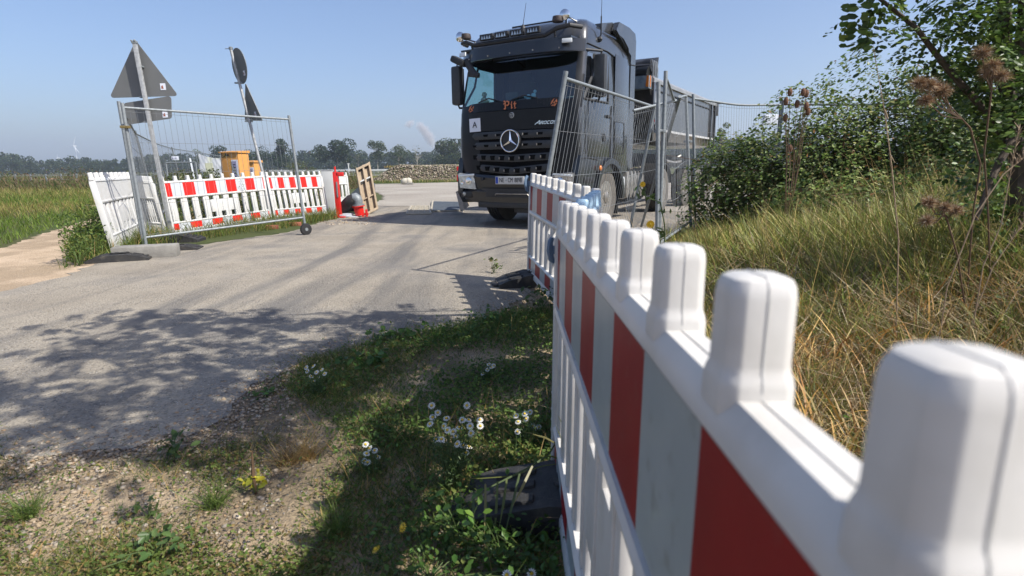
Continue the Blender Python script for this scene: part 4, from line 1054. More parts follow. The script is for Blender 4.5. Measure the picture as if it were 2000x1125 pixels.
X = 5.3; bar(X, .76, X + .7, .76, .16); bar(X, .42, X + .7, .42, .16); bar(X, .08, X + .7, .08, .16); bar(X, .76, X, .42, .18); bar(X + .7, .42, X + .7, .08, .18)
b.build('chrome_lettering', m_chrome, hood, smooth=0)
# grille
front('grille_back', -1.02, 1.02, .98, 1.74, -.022, m_void, .03, .015)
gr_slats = [(1.665, .075, 1.0, 0, 6), (1.60, .018, .98, 0, 0), (1.475, .075, .98, 0, 6), (1.41, .018, .95, 0, 0)]
for j, (z, h_, w_, dip, nt_) in enumerate([(1.655, .13, .98, 0, 7), (1.475, .13, .96, 0, 7), (1.28, .125, .93, .035, 9), (1.10, .125, .86, .075, 8)]):
    vs = []; fs = []; N = 21
    for i in range(N):
        f = -1 + 2 * i / (N - 1); x = f * w_; zz = z - dip * (1 - abs(f)) ; yy = -.045 + .05 * f * f + .05 * abs(f) ** 6
        vs += [(x, yy, zz - h_ / 2), (x, yy - .015, zz), (x, yy, zz + h_ / 2), (x, yy + .06, zz + h_ / 2), (x, yy + .06, zz - h_ / 2)]
    for i in range(N - 1):
        for k in range(5): fs.append((i * 5 + k, i * 5 + (k + 1) % 5, (i + 1) * 5 + (k + 1) % 5, (i + 1) * 5 + k))
    fs += [(4, 3, 2, 1, 0), tuple((N - 1) * 5 + k for k in range(5))]
    b = MB(); c2 = MB()
    for i in range(nt_):
        f = -1 + 2 * (i + .5) / nt_; x = f * w_
        if (j < 2 and abs(x) < .24) or abs(x) > .84: continue
        zz = z - dip * (1 - abs(f)); yy = -.062 + .05 * f * f + .05 * abs(f) ** 6
        hw = w_ / nt_ * (.52 if j > 1 else .40); h2 = h_ * (.62 if j > 1 else .3)
        b.prism([(x - hw, zz + h2 * .5), (x + hw, zz + h2 * .5), (x + hw * .7, zz - h2 * .5), (x - hw * .7, zz - h2 * .5)], (0, yy - .002, 0), (1, 0, 0), (0, 0, 1), (0, .02, 0))
        if x > -.4: c2.box((x - hw * .9, yy - .006, zz), (.016, .02, h_ * .28), bev=.003)
    pass
    q_ = MB().add(vs, fs); q_.add(b.v, b.f, 1); q_.add(c2.v, c2.f, 2); q_.build('grille_slat', [m_slat, m_void, m_alu], T)
# lower body: bumper
def loft(sec, name, m, par=T, smooth=35):
    # sec: list of (x, [(y,z)...])
    vs = []; fs = []; k = len(sec[0][1])
    for x, pr in sec: vs += [(x, y, z) for y, z in pr]
    for i in range(len(sec) - 1):
        for j in range(k): fs.append((i * k + j, i * k + (j + 1) % k, (i + 1) * k + (j + 1) % k, (i + 1) * k + j))
    fs += [tuple(range(k)), tuple((len(sec) - 1) * k + j for j in range(k - 1, -1, -1))]
    return MB().add(vs, fs).build(name, m, par, smooth)
bump = []
for f in np.linspace(-1, 1, 19):
    x = f * 1.245; o_ = -.075 + .05 * f * f + .17 * abs(f) ** 8; lz = .43 + .10 * abs(f) ** 3
    up_ = 1.02 if abs(f) > .78 else .985 - .06 * (1 - abs(f) / .78)
    bump.append((x, [(o_ + .03, lz), (o_, lz + .10), (o_ - .01, .66), (o_ + .03, .70), (o_ + .02, .80), (o_ - .005, up_ - .05), (o_ + .02, up_), (o_ + .25, up_), (o_ + .25, lz)]))
bumper = loft(bump, 'bumper', m_paint)
front('bumper_recess', -.78, .78, .565, .72, -.098, m_blackm, .03, .03, bumper)
b = MB(); b.path([(-.32, -.125, .60), (-.30, -.13, .625), (.36, -.13, .625), (.38, -.125, .60)], .008, 6); b.build('scuffed_edge', m_alu, bumper)
b = MB(); b.box((0, .0, .42), (1.5, .12, .10), bev=.02); b.box((.22, .10, .33), (.5, .1, .1), bev=.02); b.build('underrun_beam', m_plast, T)
for s_ in (-1, 1):
    b = MB()
    b.prism([(.80, .70), (1.16, .72), (1.20, .98), (1.16, 1.0), (.84, .96)] if s_ > 0 else [(-.80, .70), (-.84, .96), (-1.16, 1.0), (-1.20, .98), (-1.16, .72)], (0, -.045, 0), (1, 0, 0), (0, 0, 1), (0, .05, 0)); 
    hl = b.build('headlight', m_lamp, T)
    b = MB(); b.box((s_ * 1.0, -.06, .955), (.36, .03, .035), rot=Matrix.Rotation(R(4) * s_, 3, 'Y'), bev=.01); b.build('daytime_lamp', m_white_l, hl)
    b = MB(); b.lathe([(0, 0), (.055, -.005), (.065, .0), (.07, .02)], (s_ * .95, -.062, .85), 'y', 18); b.lathe([(0, 0), (.035, -.005), (.04, .02)], (s_ * 1.10, -.06, .82), 'y', 14); b.build('reflector', m_chrome, hl)
    b = MB(); b.box((s_ * 1.02, -.0, .60), (.26, .10, .12), bev=.02); b.build('fog_lamp_housing', m_blackm, T)
    b = MB(); b.lathe([(0, -.01), (.035, -.006), (.04, .01)], (s_ * 1.06, -.055, .61), 'y', 12); b.build('fog_lamp', m_lamp, T)
    b = MB(); b.lathe([(.035, 0), (.035, -.02), (.02, -.022), (0, -.01)], (s_ * .62, -.085, .89), 'y', 14); b.build('tow_cap', m_blackm, T)
    # fender arch + steps
    arc = []; 
    cy, cz, ro, ri = 1.42, .55, .70, .60
    A_ = np.linspace(R(-8), R(188), 19)
    pr = [(cy - ro * math.cos(a) * 1.0, cz + ro * .98 * math.sin(a)) for a in A_] + [(cy - ri * math.cos(a), cz + ri * .98 * math.sin(a)) for a in A_[::-1]]
    vs = [(s_ * 1.30, y, z) for y, z in pr] + [(s_ * .80, y, z) for y, z in pr]; n2 = len(pr)
    fs = [(i, (i + 1) % n2, n2 + (i + 1) % n2, n2 + i) for i in range(n2)] + [(i, i + 1, n2 - 2 - i, n2 - 1 - i) for i in range(18)] + [(n2 + i, n2 + i + 1, n2 + n2 - 2 - i, n2 + n2 - 1 - i) for i in range(18)]
    MB().add(vs, fs).build('front_fender', m_paint, T)
    b = MB(); b.prism([(.02, .62), (.02, 1.0), (.10, 1.28), (.36, 1.26), (.84, 1.20), (.76, .98), (.74, .60), (.60, .42), (.16, .44)], (s_ * 1.15, 0, 0), (0, 1, 0), (0, 0, 1), (s_ * .11, 0, 0)); st_ = b.build('side_step_panel', m_paint, T)
    b = MB(); b.box((s_ * 1.262, .45, .60), (.02, .40, .12), bev=.01); b.box((s_ * 1.262, .45, .86), (.02, .42, .10), bev=.01); b.build('step_tread', m_blackm, st_)
    b = MB(); b.path([(s_ * 1.265, .05, 1.22), (s_ * 1.27, .4, 1.24), (s_ * 1.27, .82, 1.20)], .008, 5); b.build('panel_gap', m_blackm, st_)
    b = MB(); b.ball((s_ * 1.305, .86, 1.06), .05, 12, sc=(.5, 1, 1)); b.build('side_marker', m_amber, T)
# number plate
b = MB(); b.box((-.02, -.105, .865), (.60, .02, .14), bev=.005); np_ = b.build('number_plate', m_boxw, T)
b = MB(); b.box((-.02, -.1165, .865), (.575, .004, .115)); b.build('plate_face', m_white, np_)
b = MB(); b.box((-.282, -.119, .865), (.05, .004, .115)); b.build('blue_band', m_euro, np_)
b = MB(); b.lathe([(.016, 0), (0, -.001)], (-.085, -.120, .865), 'y', 12); b.build('seal', m_grey, np_)
text_part('NE', 'plate_text', .115, frame4((-.178, -.1205, .865), (1, 0, 0), (0, 0, 1)), m_ink, np_, sx=.72)
text_part('CM', 'plate_text', .115, frame4((.003, -.1205, .865), (1, 0, 0), (0, 0, 1)), m_ink, np_, sx=.62)
text_part('8898', 'plate_text', .115, frame4((.165, -.1205, .865), (1, 0, 0), (0, 0, 1)), m_ink, np_, sx=.66)
# wipers
b = MB()
for x0, x1 in ((-.75, -.28), (-.05, .48)): b.path([(x0, .03, 2.24), ((x0 + x1) / 2, .02, 2.30), (x1, .03, 2.235)], .012, 5)
b.build('wiper', m_blackm, T)
# mirrors
for s_ in (-1, 1):
    y_ = .22 if s_ < 0 else .66
    b = MB(); b.box((s_ * 1.35, y_, 2.60), (.21, .15, .70), bev=.05); mr = b.build('mirror', m_mirror, T)
    b = MB(); b.box((s_ * 1.35, y_ + .09, 2.62), (.18, .012, .58), bev=.004); b.build('mirror_glass', m_chrome, mr)
    b = MB(); b.path([(s_ * 1.35, y_, 2.93), (s_ * 1.36, y_ + .02, 3.0), (s_ * 1.18, .38, 3.0)], .022, 8); b.build('upper_arm', m_plast, mr); b = MB(); b.path([(s_ * 1.35, y_, 2.27), (s_ * 1.32, y_, 2.20), (s_ * 1.20, .36, 2.20)], .020, 8); b.build('lower_arm', m_plast, mr)
b = MB(); b.box((-1.13, -.02, 2.98), (.30, .16, .12), rot=Matrix.Rotation(R(25), 3, 'Y'), bev=.04); b.path([(-1.0, .02, 2.98), (-.86, -.02, 2.82), (-.78, -.02, 2.72)], .06, 8); b.box((-.80, -.03, 2.72), (.24, .09, .09), rot=Matrix.Rotation(R(10), 3, 'Y'), bev=.03); b.build('front_mirror', m_plast, T)
# interior
b = MB(); b.box((0, .52, 2.17), (2.2, .55, .12), bev=.03); b.box((.55, .85, 2.12), (.5, .35, .2), bev=.05); b.build('dashboard', m_dark, T)
b = MB(); b.box((.55, .42, 2.245), (1.1, .22, .03), bev=.01); b.build('dash_cloth', m_tan, T)
for x in (-.62, .62):
    b = MB(); b.box((x, 1.55, 2.35), (.5, .14, .8), bev=.06); b.box((x, 1.55, 2.84), (.28, .12, .2), bev=.05); b.box((x, 1.3, 1.95), (.5, .5, .16), bev=.05); b.build('seat', m_dark, T)
b = MB(); b.box((0, 1.75, 2.3), (2.3, .03, 1.4)); b.build('rear_wall', m_dark, T)
b = MB(); b.path([(.62 + .2 * math.cos(a), .82 + .1 * math.sin(a), 2.38 + .17 * math.sin(a)) for a in np.linspace(0, 6.28, 20)], .015, 6, cap=False); b.build('steering_wheel', m_blackm, T)
b = MB(); b.box((-.22, .33, 2.33), (.26, .03, .17), bev=.01); b.build('tablet', m_blackm, T)
b = MB(); b.ball((-.86, .38, 2.31), .075, 12, sc=(1, .8, 1)); b.ball((-.84, .36, 2.42), .05, 12); b.ball((-.825, .315, 2.41), .022, 8); b.ball((-.79, .38, 2.30), .03, 8, sc=(1.6, 1, .8)); b.ball((-.93, .38, 2.29), .03, 8, sc=(1.6, 1, .8)); b.build('soft_toy', m_tan, T)
b = MB(); b.lathe([(.03, 0), (.05, .05), (.03, .09), (0, .1)], (.12, .34, 2.26), n=12); b.ball((.22, .34, 2.33), .045, 10); b.ball((.06, .34, 2.32), .03, 10); b.ball((.24, .36, 2.40), .03, 10); b.tube((.24, .36, 2.3), (.24, .36, 2.4), .008, n=6); b.build('trinkets', m_bluepl, T)
# wheels
def wheel_(x, y, side, dual=False, z=.515, r=.515):
    M_ = Matrix.Rotation(0, 3, 'Z')
    wdt = .30; b = MB()
    pr = [(r * .60, -wdt * .42), (r * .80, -wdt * .5), (r * .93, -wdt * .48)]
    m_i = len(pr)
    tr_ = [(r * .985, -wdt * .44)]
    for k in range(4):
        u0 = -wdt * .40 + k * wdt * .205; tr_ += [(r, u0), (r, u0 + wdt * .16), (r * .968, u0 + wdt * .17), (r * .968, u0 + wdt * .195)]
    tr_ += [(r, wdt * .42), (r * .985, wdt * .45)]
    pr2 = [(r * .93, wdt * .48), (r * .80, wdt * .5), (r * .60, wdt * .42)]
    b.lathe(pr + tr_ + pr2, (0, 0, 0), 'x', 40)
    ty = b.build('wheel', m_tyre, T, smooth=30); ty.location = (x, y, z)
    ty.data.materials.append(m_tyred)
    for p in ty.data.polygons:
        c_ = p.center; rr = math.hypot(c_.y, c_.z)
        if rr < r * .955: p.material_index = 1
    b = MB(); s_ = side; w2 = wdt * .5
    b.lathe([(r * .60, w2 * .86 * s_), (r * .585, w2 * .80 * s_), (r * .55, w2 * .55 * s_), (r * .44, w2 * .35 * s_), (r * .40, w2 * .45 * s_), (r * .36, w2 * .62 * s_), (r * .22, w2 * .70 * s_), (r * .20, w2 * 1.0 * s_), (r * .12, w2 * 1.12 * s_), (0, w2 * 1.14 * s_)], (0, 0, 0), 'x', 32)
    b.lathe([(r * .60, -w2 * .8 * s_), (0, -w2 * .5 * s_)], (0, 0, 0), 'x', 24)
    vh = b
    for k in range(10):
        a = 2 * math.pi * k / 10
        b.lathe([(.017, 0), (.017, .03), (.009, .045)] if s_ > 0 else [(.017, 0), (.017, -.03), (.009, -.045)], (w2 * .66 * s_, r * .30 * math.cos(a), r * .30 * math.sin(a)), 'x', 6)
    for k in range(10):
        a = 2 * math.pi * (k + .5) / 10; b.ball((w2 * .44 * s_, r * .47 * math.cos(a), r * .47 * math.sin(a)), .028, 8, mi=1, sc=(.2, 1, 1))
    b.lathe([(r * .545, w2 * .56 * s_), (r * .50, w2 * .50 * s_), (r * .46, w2 * .42 * s_)], (.004 * s_, 0, 0), 'x', 32, mi=1)  # dark ring added to the rim dish, its recess shaded by colour
    b.build('rim', [m_alu, m_blackm], ty)
for x, s_ in ((1.07, 1), (-1.10, -1)): wheel_(x, 1.40, s_)
for x, s_ in ((1.08, 1), (-1.08, -1)): wheel_(x, 4.95, s_)
for yy in (7.1, 8.4, 9.0 + .7):
    for x, s_ in ((1.08, 1), (-1.08, -1)): wheel_(x, yy, s_)
# chassis, tanks, mudguards
b = MB()
for x in (-.42, .42): b.box((x, 3.0, .86), (.09, 5.6, .26), bev=.01)
for y in (.5, 2.2, 3.4, 5.2): b.box((0, y, .86), (.9, .12, .2))
b.box((0, 1.42, .52), (1.8, .14, .14), bev=.02); b.box((0, 4.95, .52), (1.8, .18, .2), bev=.03); b.lathe([(.0, -.2), (.2, -.1), (.2, .1), (0, .2)], (0, 4.95, .52), 'y', 14)
b.box((0, 1.2, 1.0), (.8, 1.6, .5), bev=.05); b.build('chassis', m_plast, T)
b = MB(); b.path([(1.02, 2.28, .62), (1.02, 2.30, .94)], .115, 16); b.path([(1.02, 2.30, .94), (1.02, 2.30, .98)], [.115, .05], 16); b.path([(1.02, 2.28, .62), (1.02, 2.28, .58)], [.115, .05], 16); b.build('air_tank', m_alu, T)
b = MB(); b.box((1.15, 2.42, .70), (.02, .20, .36), bev=.005); b.box((1.1, 2.2, .50), (.1, .3, .03)); b.build('tank_bracket', m_greyb, T)
b = MB(); b.box((.95, 3.05, .72), (.56, 1.15, .60), bev=.13); fl_ = b.build('fuel_tank', m_alu, T)
b = MB()
for y in (2.62, 2.85, 3.05, 3.25, 3.48): b.box((.95, y, .72), (.575, .03, .61), bev=.12)
b.build('tank_strap', m_plast, fl_)
b = MB(); b.box((-.95, 3.0, .72), (.56, 1.4, .60), bev=.13); b.build('fuel_tank', m_alu, T)
for s_ in (-1, 1):
    b = MB(); pr = [(4.95 - .66 * math.cos(a), .52 + .64 * math.sin(a)) for a in np.linspace(R(15), R(165), 14)]; pr += [(4.95 + .62 * math.cos(a), .52 + .60 * math.sin(a)) for a in np.linspace(R(15), R(165), 14)]
    b.prism(pr, (s_ * .78, 0, 0), (0, 1, 0), (0, 0, 1), (s_ * .48, 0, 0)); b.build('mudguard', m_plast, T)
    b = MB(); b.box((s_ * 1.0, 2.12, .48), (.34, .02, .66), bev=.004); b.build('mud_flap', m_plast, T)
b = MB(); b.path([(1.14, 2.15, .22), (1.14, 2.16, 1.0)], .014, 6); b.build('step_rod', m_galv, T)
b = MB(); b.box((0, 2.62, 1.5), (1.6, .10, .9)); b.path([(.3, 2.6, 1.9), (.5, 3.0, 1.5), (.2, 3.6, 1.2)], .02, 6); b.path([(.4, 2.6, 1.9), (.7, 3.1, 1.4), (.3, 3.6, 1.2)], .02, 6); b.box((0, 3.3, 1.02), (.8, 1.0, .06)); b.build('rear_gear', m_plast, T)
# trailer: dumper body as a lofted trough
sec = []
def body_prof(x, w2):
    return None
y0, y1, zb, zt = 3.75, 9.9, 1.62, 2.88
b = MB(); W_ = 1.25
pr = [(-W_, zt), (-W_, zb + .25), (-W_ + .14, zb + .05), (-W_ + .4, zb), (W_ - .4, zb), (W_ - .14, zb + .05), (W_, zb + .25), (W_, zt)]
vs = []; fs = []
for y, k in ((y0 + .35, 1), (y0 + .12, .0), (y0 + .10, 0), (y1, 1)): pass
secs = [(y0, .55), (y0 + .05, 1), (y1, 1)]
for (y, kk) in ((y0, 1), (y1, 1)):
    for (x, z) in pr: vs.append((x, y + (.35 if (y == y0 and z < 1.9) else 0), z))
n8 = 8
for k in range(7): fs.append((k, k + 1, n8 + k + 1, n8 + k))
fs += [tuple(range(8)), tuple(range(15, 7, -1))]
# heap of earth inside (top closed below the rim)
b.add(vs, fs); hop = b.build('tipper_body', m_trail, T, smooth=30)
b = MB(); b.add([(-W_ + .02, y0 + .02, zt - .18), (W_ - .02, y0 + .02, zt - .18), (W_ - .02, y1 - .02, zt - .18), (-W_ + .02, y1 - .02, zt - .18)], [(0, 1, 2, 3)]); b.build('load_cover', m_tarp, hop)
b = MB()
for s_ in (-1, 1): b.prism([(s_ * (W_ + .05), zt - .02), (s_ * (W_ - .06), zt - .02), (s_ * (W_ - .06), zt + .07), (s_ * (W_ - .01), zt + .11), (s_ * (W_ + .05), zt + .05)], (0, y0 - .02, 0), (1, 0, 0), (0, 0, 1), (0, y1 - y0 + .05, 0))
b.build('top_rail', m_railg, hop, smooth=0)
b = MB()
for s_ in (-1, 1): b.box((s_ * (W_ + .012), (y0 + y1) / 2, zt - .16), (.03, y1 - y0, .03), bev=.006)
b.build('upper_seam', m_blackm, hop)
b = MB()
for s_ in (-1, 1):
    b.box((s_ * (W_ + .006), (y0 + y1) / 2 + .2, zb + .27), (.012, y1 - y0 - .4, .05))
b.build('contour_tape', m_wstr, hop)
for yy in (y1 - .04, y1 - .55, y0 + .04):
    for s_ in (-1, 1):
        b = MB(); b.box((s_ * (W_ + .02), yy, 2.25), (.06, .10, 1.25), bev=.012); b.build('side_rib', m_trail, hop)
b = MB(); b.box((W_ + .01, y0 + .25, 2.55), (.02, .06, .34)); b.box((W_ + .01, y0 + .33, 2.69), (.02, .20, .06)); b.build('white_bracket', m_greyb, hop)
b = MB(); b.box((W_ + .05, y1 + .03, 2.75), (.10, .06, .34), bev=.01); b.box((W_ + .08, y1 + .04, 2.95), (.14, .05, .05), bev=.01); b.build('rear_hinge', m_railg, hop)
b = MB(); b.box((0, y0 + .3, 2.3), (2.3, .10, 1.0)); b.build('bulkhead', m_plast, hop)
# canopy over the gap
b = MB(); b.prism([(-1.24, 2.72), (1.24, 2.72), (1.24, 2.98), (-1.24, 2.98)], (0, 3.55, 0), (1, 0, 0), (0, 0, 1), (0, .34, 0)); b.build('canopy_box', m_blueb, hop, smooth=0)
b = MB(); b.prism([(3.72, 2.72), (4.0, 2.42), (4.08, 2.45), (4.08, 2.72)], (1.20, 0, 0), (0, 1, 0), (0, 0, 1), (.06, 0, 0)); b.build('corner_gusset', m_railg, hop, smooth=0)
b = MB()
for k, (yy, w_) in enumerate(((3.60, .035), (3.75, .016), (3.80, .016), (3.86, .016))): b.prism([(yy, 2.76), (yy + w_, 2.74), (yy + w_ * 1.4, 2.96), (yy, 2.99)], (1.245, 0, 0), (0, 1, 0), (0, 0, 1), (.01, 0, 0))
b.prism([(1.17, 2.76), (1.24, 2.74), (1.24, 2.97), (1.19, 2.98)], (0, 3.54, 0), (1, 0, 0), (0, 0, 1), (0, .008, 0)); b.build('orange_mark', m_amber, hop, smooth=0)
# rolled tarpaulin bundle
b = MB(); r0 = random.Random(4); n_ = 22
for (yo, zo, rr) in ((3.70, 3.09, .12), (3.92, 3.12, .14), (3.80, 3.24, .10)):
    b.path([(-1.2 + 2.4 * k / n_, yo + r0.uniform(-.02, .02), zo + r0.uniform(-.02, .02) + .03 * math.sin(k)) for k in range(n_ + 1)], [rr * r0.uniform(.85, 1.1) for k in range(n_ + 1)], 10)
b.build('tarp_roll', m_tarp, hop, smooth=60)
b = MB(); b.add([(-1.22, 3.62, 3.26), (1.22, 3.62, 3.20), (1.26, 4.10, 3.42), (-1.22, 4.05, 3.42), (-1.22, 3.62, 3.24), (1.22, 3.62, 3.18), (1.26, 4.10, 3.40), (-1.22, 4.05, 3.40), (1.26, 4.02, 2.98), (1.24, 3.80, 3.02)], [(0, 1, 2, 3), (4, 7, 6, 5), (0, 4, 5, 1), (1, 5, 6, 2), (2, 6, 8), (6, 5, 9, 8), (3, 2, 6, 7), (0, 3, 7, 4)]); b.build('tarp_flap', m_tarp, hop, smooth=0)
b = MB()
for yy in (3.70, 3.82, 3.92, 4.0): b.path([(1.27, yy - .05, 3.30), (1.285, yy, 3.15), (1.27, yy + .06, 2.98)], .010, 5)
b.build('strap', m_greyb, hop)
b = MB()
for x in (-.5, .5): b.box((x, 7.0, 1.25), (.12, 6.0, .30), bev=.01)
for yy in (4.2, 5.6, 7.1, 8.4, 9.6): b.box((0, yy, 1.25), (1.1, .12, .25))
for s_ in (-1, 1): b.box((s_ * 1.18, 7.7, 1.12), (.06, 4.6, .10), bev=.01); b.box((s_ * 1.15, 6.2, 1.28), (.10, 1.0, .06))
b.box((0, 9.95, .75), (2.3, .1, .16)); b.build('trailer_frame', m_plast, T)
b = MB(); b.path([(1.15, 5.3, 1.2), (1.16, 6.0, 1.16), (1.16, 6.6, 1.2)], .05, 8); b.path([(1.1, 6.2, 1.25), (1.2, 6.45, 1.35)], .03, 6); b.build('side_pipes', m_alu, T)
# ------------------------------------------------------------------ vegetation
m_leaf = leafmat('green_leaf', .42, .34)
m_blade = leafmat('grass_blade', .6, .42)
m_bankm = leafmat('bank_grass_blade', .5, .16)
m_dry = leafmat('dry_stalk', .8, .10)
m_bark = mat('grey_brown_bark', (0.10, 0.075, 0.055), (0.055, 0.042, 0.032), scale=12, rough=.9, bump=.6, bscale=40)
m_pale_bark = mat('pale_bark', (0.36, 0.33, 0.28), (0.24, 0.22, 0.18), scale=3, rough=.9)
m_stem = mat('brown_stem', (0.13, 0.075, 0.04), (0.09, 0.055, 0.03), scale=20, rough=.85)
m_gstem = mat('green_stem', (0.09, 0.13, 0.03), (0.06, 0.10, 0.025), scale=20, rough=.7)
m_petal = mat('white_petal', (0.80, 0.80, 0.76), (0.74, 0.74, 0.70), rough=.6)
m_disc = mat('yellow_flower', (0.75, 0.50, 0.03), (0.65, 0.42, 0.02), rough=.6)

def pal(n, cols, var=.18):
    c = np.array(cols)[rng.integers(0, len(cols), n)]
    return np.clip(c * (1 + rng.normal(0, var, (n, 1))) * (1 + rng.normal(0, var * .25, (n, 3))), .004, 1)

def blades(base, hh, ww, lean, cols, bendf=.5, az=None):
    n = len(base); hh = np.asarray(hh); ww = np.asarray(ww)
    a = rng.uniform(0, 2 * np.pi, n) if az is None else az
    d = np.stack([np.cos(a), np.sin(a), np.zeros(n)], 1)
    ln = np.asarray(lean)[:, None] if np.ndim(lean) else lean
    f = rng.uniform(0, 2 * np.pi, n); s = np.stack([np.cos(f), np.sin(f), np.zeros(n)], 1)
    V = np.zeros((n, 8, 3)); ts = (0, .38, .72, 1.0); wf = (1, .85, .55, .08)
    bf = np.abs(rng.normal(0, bendf, n))[:, None]
    for k, t in enumerate(ts):
        hz = hh[:, None] * (t - .25 * bf * t * t)
        c = base + d * (hh[:, None] * (ln * t + bf * t * t * .7)) + np.array([0, 0, 1]) * hz
        V[:, 2 * k] = c - s * ww[:, None] * wf[k] * .5
        V[:, 2 * k + 1] = c + s * ww[:, None] * wf[k] * .5
    i = np.arange(n)[:, None] * 8
    Fq = np.concatenate([i + np.array([[0, 1, 3, 2]]), i + np.array([[2, 3, 5, 4]]), i + np.array([[4, 5, 7, 6]])], 0)
    T_ = np.repeat(cols, 8, 0)
    return V.reshape(-1, 3), Fq, T_
def leaves(c, size, cols, nrm=None, spread=1.0, asp=.6, fold=.25):
    n = len(c)
    q = rng.normal(0, 1, (n, 3)) * spread
    if nrm is not None: q = q + nrm
    nn = q / np.linalg.norm(q, axis=1, keepdims=True)
    t = np.cross(nn, rng.normal(0, 1, (n, 3))); t /= np.linalg.norm(t, axis=1, keepdims=True); b_ = np.cross(nn, t)
    s = np.asarray(size)[:, None]
    V = np.zeros((n, 6, 3))
    V[:, 0] = c - t * s * .5; V[:, 3] = c + t * s * .5
    up = nn * s * fold * .4
    V[:, 1] = c - t * s * .18 + b_ * s * asp * .5 + up; V[:, 2] = c + t * s * .2 + b_ * s * asp * .42 + up
    V[:, 5] = c - t * s * .18 - b_ * s * asp * .5 + up; V[:, 4] = c + t * s * .2 - b_ * s * asp * .42 + up
    i = np.arange(n)[:, None] * 6
    Fq = np.concatenate([i + np.array([[0, 3, 2, 1]]), i + np.array([[0, 5, 4, 3]])], 0)
    return V.reshape(-1, 3), Fq, np.repeat(cols, 6, 0)
def merge(parts):
    Vs, Fs, Ts = [], [], []; o = 0
    for V, Fq, T_ in parts: Vs.append(V); Fs.append(Fq + o); Ts.append(T_); o += len(V)
    return np.concatenate(Vs), np.concatenate(Fs), np.concatenate(Ts)
def inpoly(P_, poly):
    x, y = P_[:, 0], P_[:, 1]; r = np.zeros(len(P_), bool); n = len(poly)
    for i in range(n):
        x1, y1 = poly[i][:2]; x2, y2 = poly[(i + 1) % n][:2]
        c = ((y1 > y) != (y2 > y)); xx = (x2 - x1) * (y - y1) / ((y2 - y1) if y2 != y1 else 1e-9) + x1
        r ^= c & (x < xx)
    return r
def vnoise(P_, s, seed):
    r = np.random.default_rng(seed); a = r.uniform(0, 6.28, 6); k = r.normal(0, s, (6, 2))
    return sum(np.sin(P_[:, 0] * k[i, 0] + P_[:, 1] * k[i, 1] + a[i]) for i in range(6)) / 6
def scatter(poly, n, seed=0, dens=None, near=None, jit=0.0):
    poly = [tuple(p[:2]) for p in poly]; a = np.array(poly); lo = a.min(0); hi = a.max(0)
    out = []; tot = 0
    while tot < n:
        q = rng.uniform(lo, hi, (n * 2, 2)); q = q[inpoly(q, poly)]
        if near is not None: q = q[rng.uniform(0, 1, len(q)) < np.clip((near / np.maximum(np.hypot(q[:, 0], q[:, 1]), .3)) ** 1.3, 0, 1)]
        if dens is not None: q = q[rng.uniform(0, 1, len(q)) < dens(q)]
        out.append(q); tot += len(q)
        if len(out) > 60: break
    q = np.concatenate(out)[:n]
    if jit: q = q + rng.normal(0, jit, q.shape) * rng.uniform(0, 1, (len(q), 1)) ** 2 * 2
    return np.column_stack([q, hgt(q[:, 0], q[:, 1])])

GREEN = [(.08, .135, .024), (.10, .165, .03), (.125, .185, .038), (.16, .21, .045), (.065, .11, .026)]
DRY = [(.44, .31, .12), (.38, .25, .09), (.28, .17, .06), (.50, .38, .17), (.18, .11, .045)]
YG = [(.15, .17, .035), (.19, .19, .05), (.12, .15, .03)]
# green verge between road and barriers
verge = [g(1075, 605), g(1000, 612), g(900, 640), g(760, 660), g(590, 706), g(560, 762), g(640, 815), g(700, 880), g(640, 960), g(590, 1125), Vector((-.45, 1.05, 0)), Vector((.15, .9, 0)), Vector((.17, 2.1, 0)), Vector((.32, 3.6, 0)), Vector((.33, 4.4, 0))]
d1 = lambda q: np.clip((.42 + 1.2 * vnoise(q, 5.0, 1)) * np.clip((q[:, 1] - 1.0) / 1.0 + np.clip(q[:, 0] + .3, 0, 1), .12, 1), .05, 1)
p_ = scatter(verge, 27000, dens=d1, jit=.07)
hh = rng.uniform(.018, .055, len(p_)) * (1 + .5 * vnoise(p_, 4, 2)); 
hh = hh * .75; A1 = blades(p_, hh, rng.uniform(.0018, .0042, len(p_)), rng.uniform(.2, 1.1, len(p_)), pal(len(p_), GREEN * 2 + YG + DRY[:2]), .7)
p_ = scatter(verge, 1300, dens=lambda q: np.clip(.4 + 1.6 * vnoise(q, 3.0, 5), 0, 1), jit=.05)
A2 = blades(p_, rng.uniform(.06, .16, len(p_)), rng.uniform(.0018, .0035, len(p_)), rng.uniform(.1, .8, len(p_)), pal(len(p_), GREEN + DRY[:2]), .5)
p_ = scatter(verge, 17000, dens=lambda q: np.clip(.3 + 1.6 * vnoise(q, 4.0, 9), 0.02, 1), jit=.08); p_[:, 2] += rng.uniform(.005, .06, len(p_))
A3 = leaves(p_, rng.uniform(.008, .024, len(p_)), pal(len(p_), [(.09, .16, .03), (.12, .20, .04), (.07, .13, .035), (.16, .20, .05)]), nrm=np.array([0, 0, 1.0]), spread=.6)
o = nmesh('verge_grass', *merge([A1, A2, A3]), m_blade); tag(o, kind='stuff')
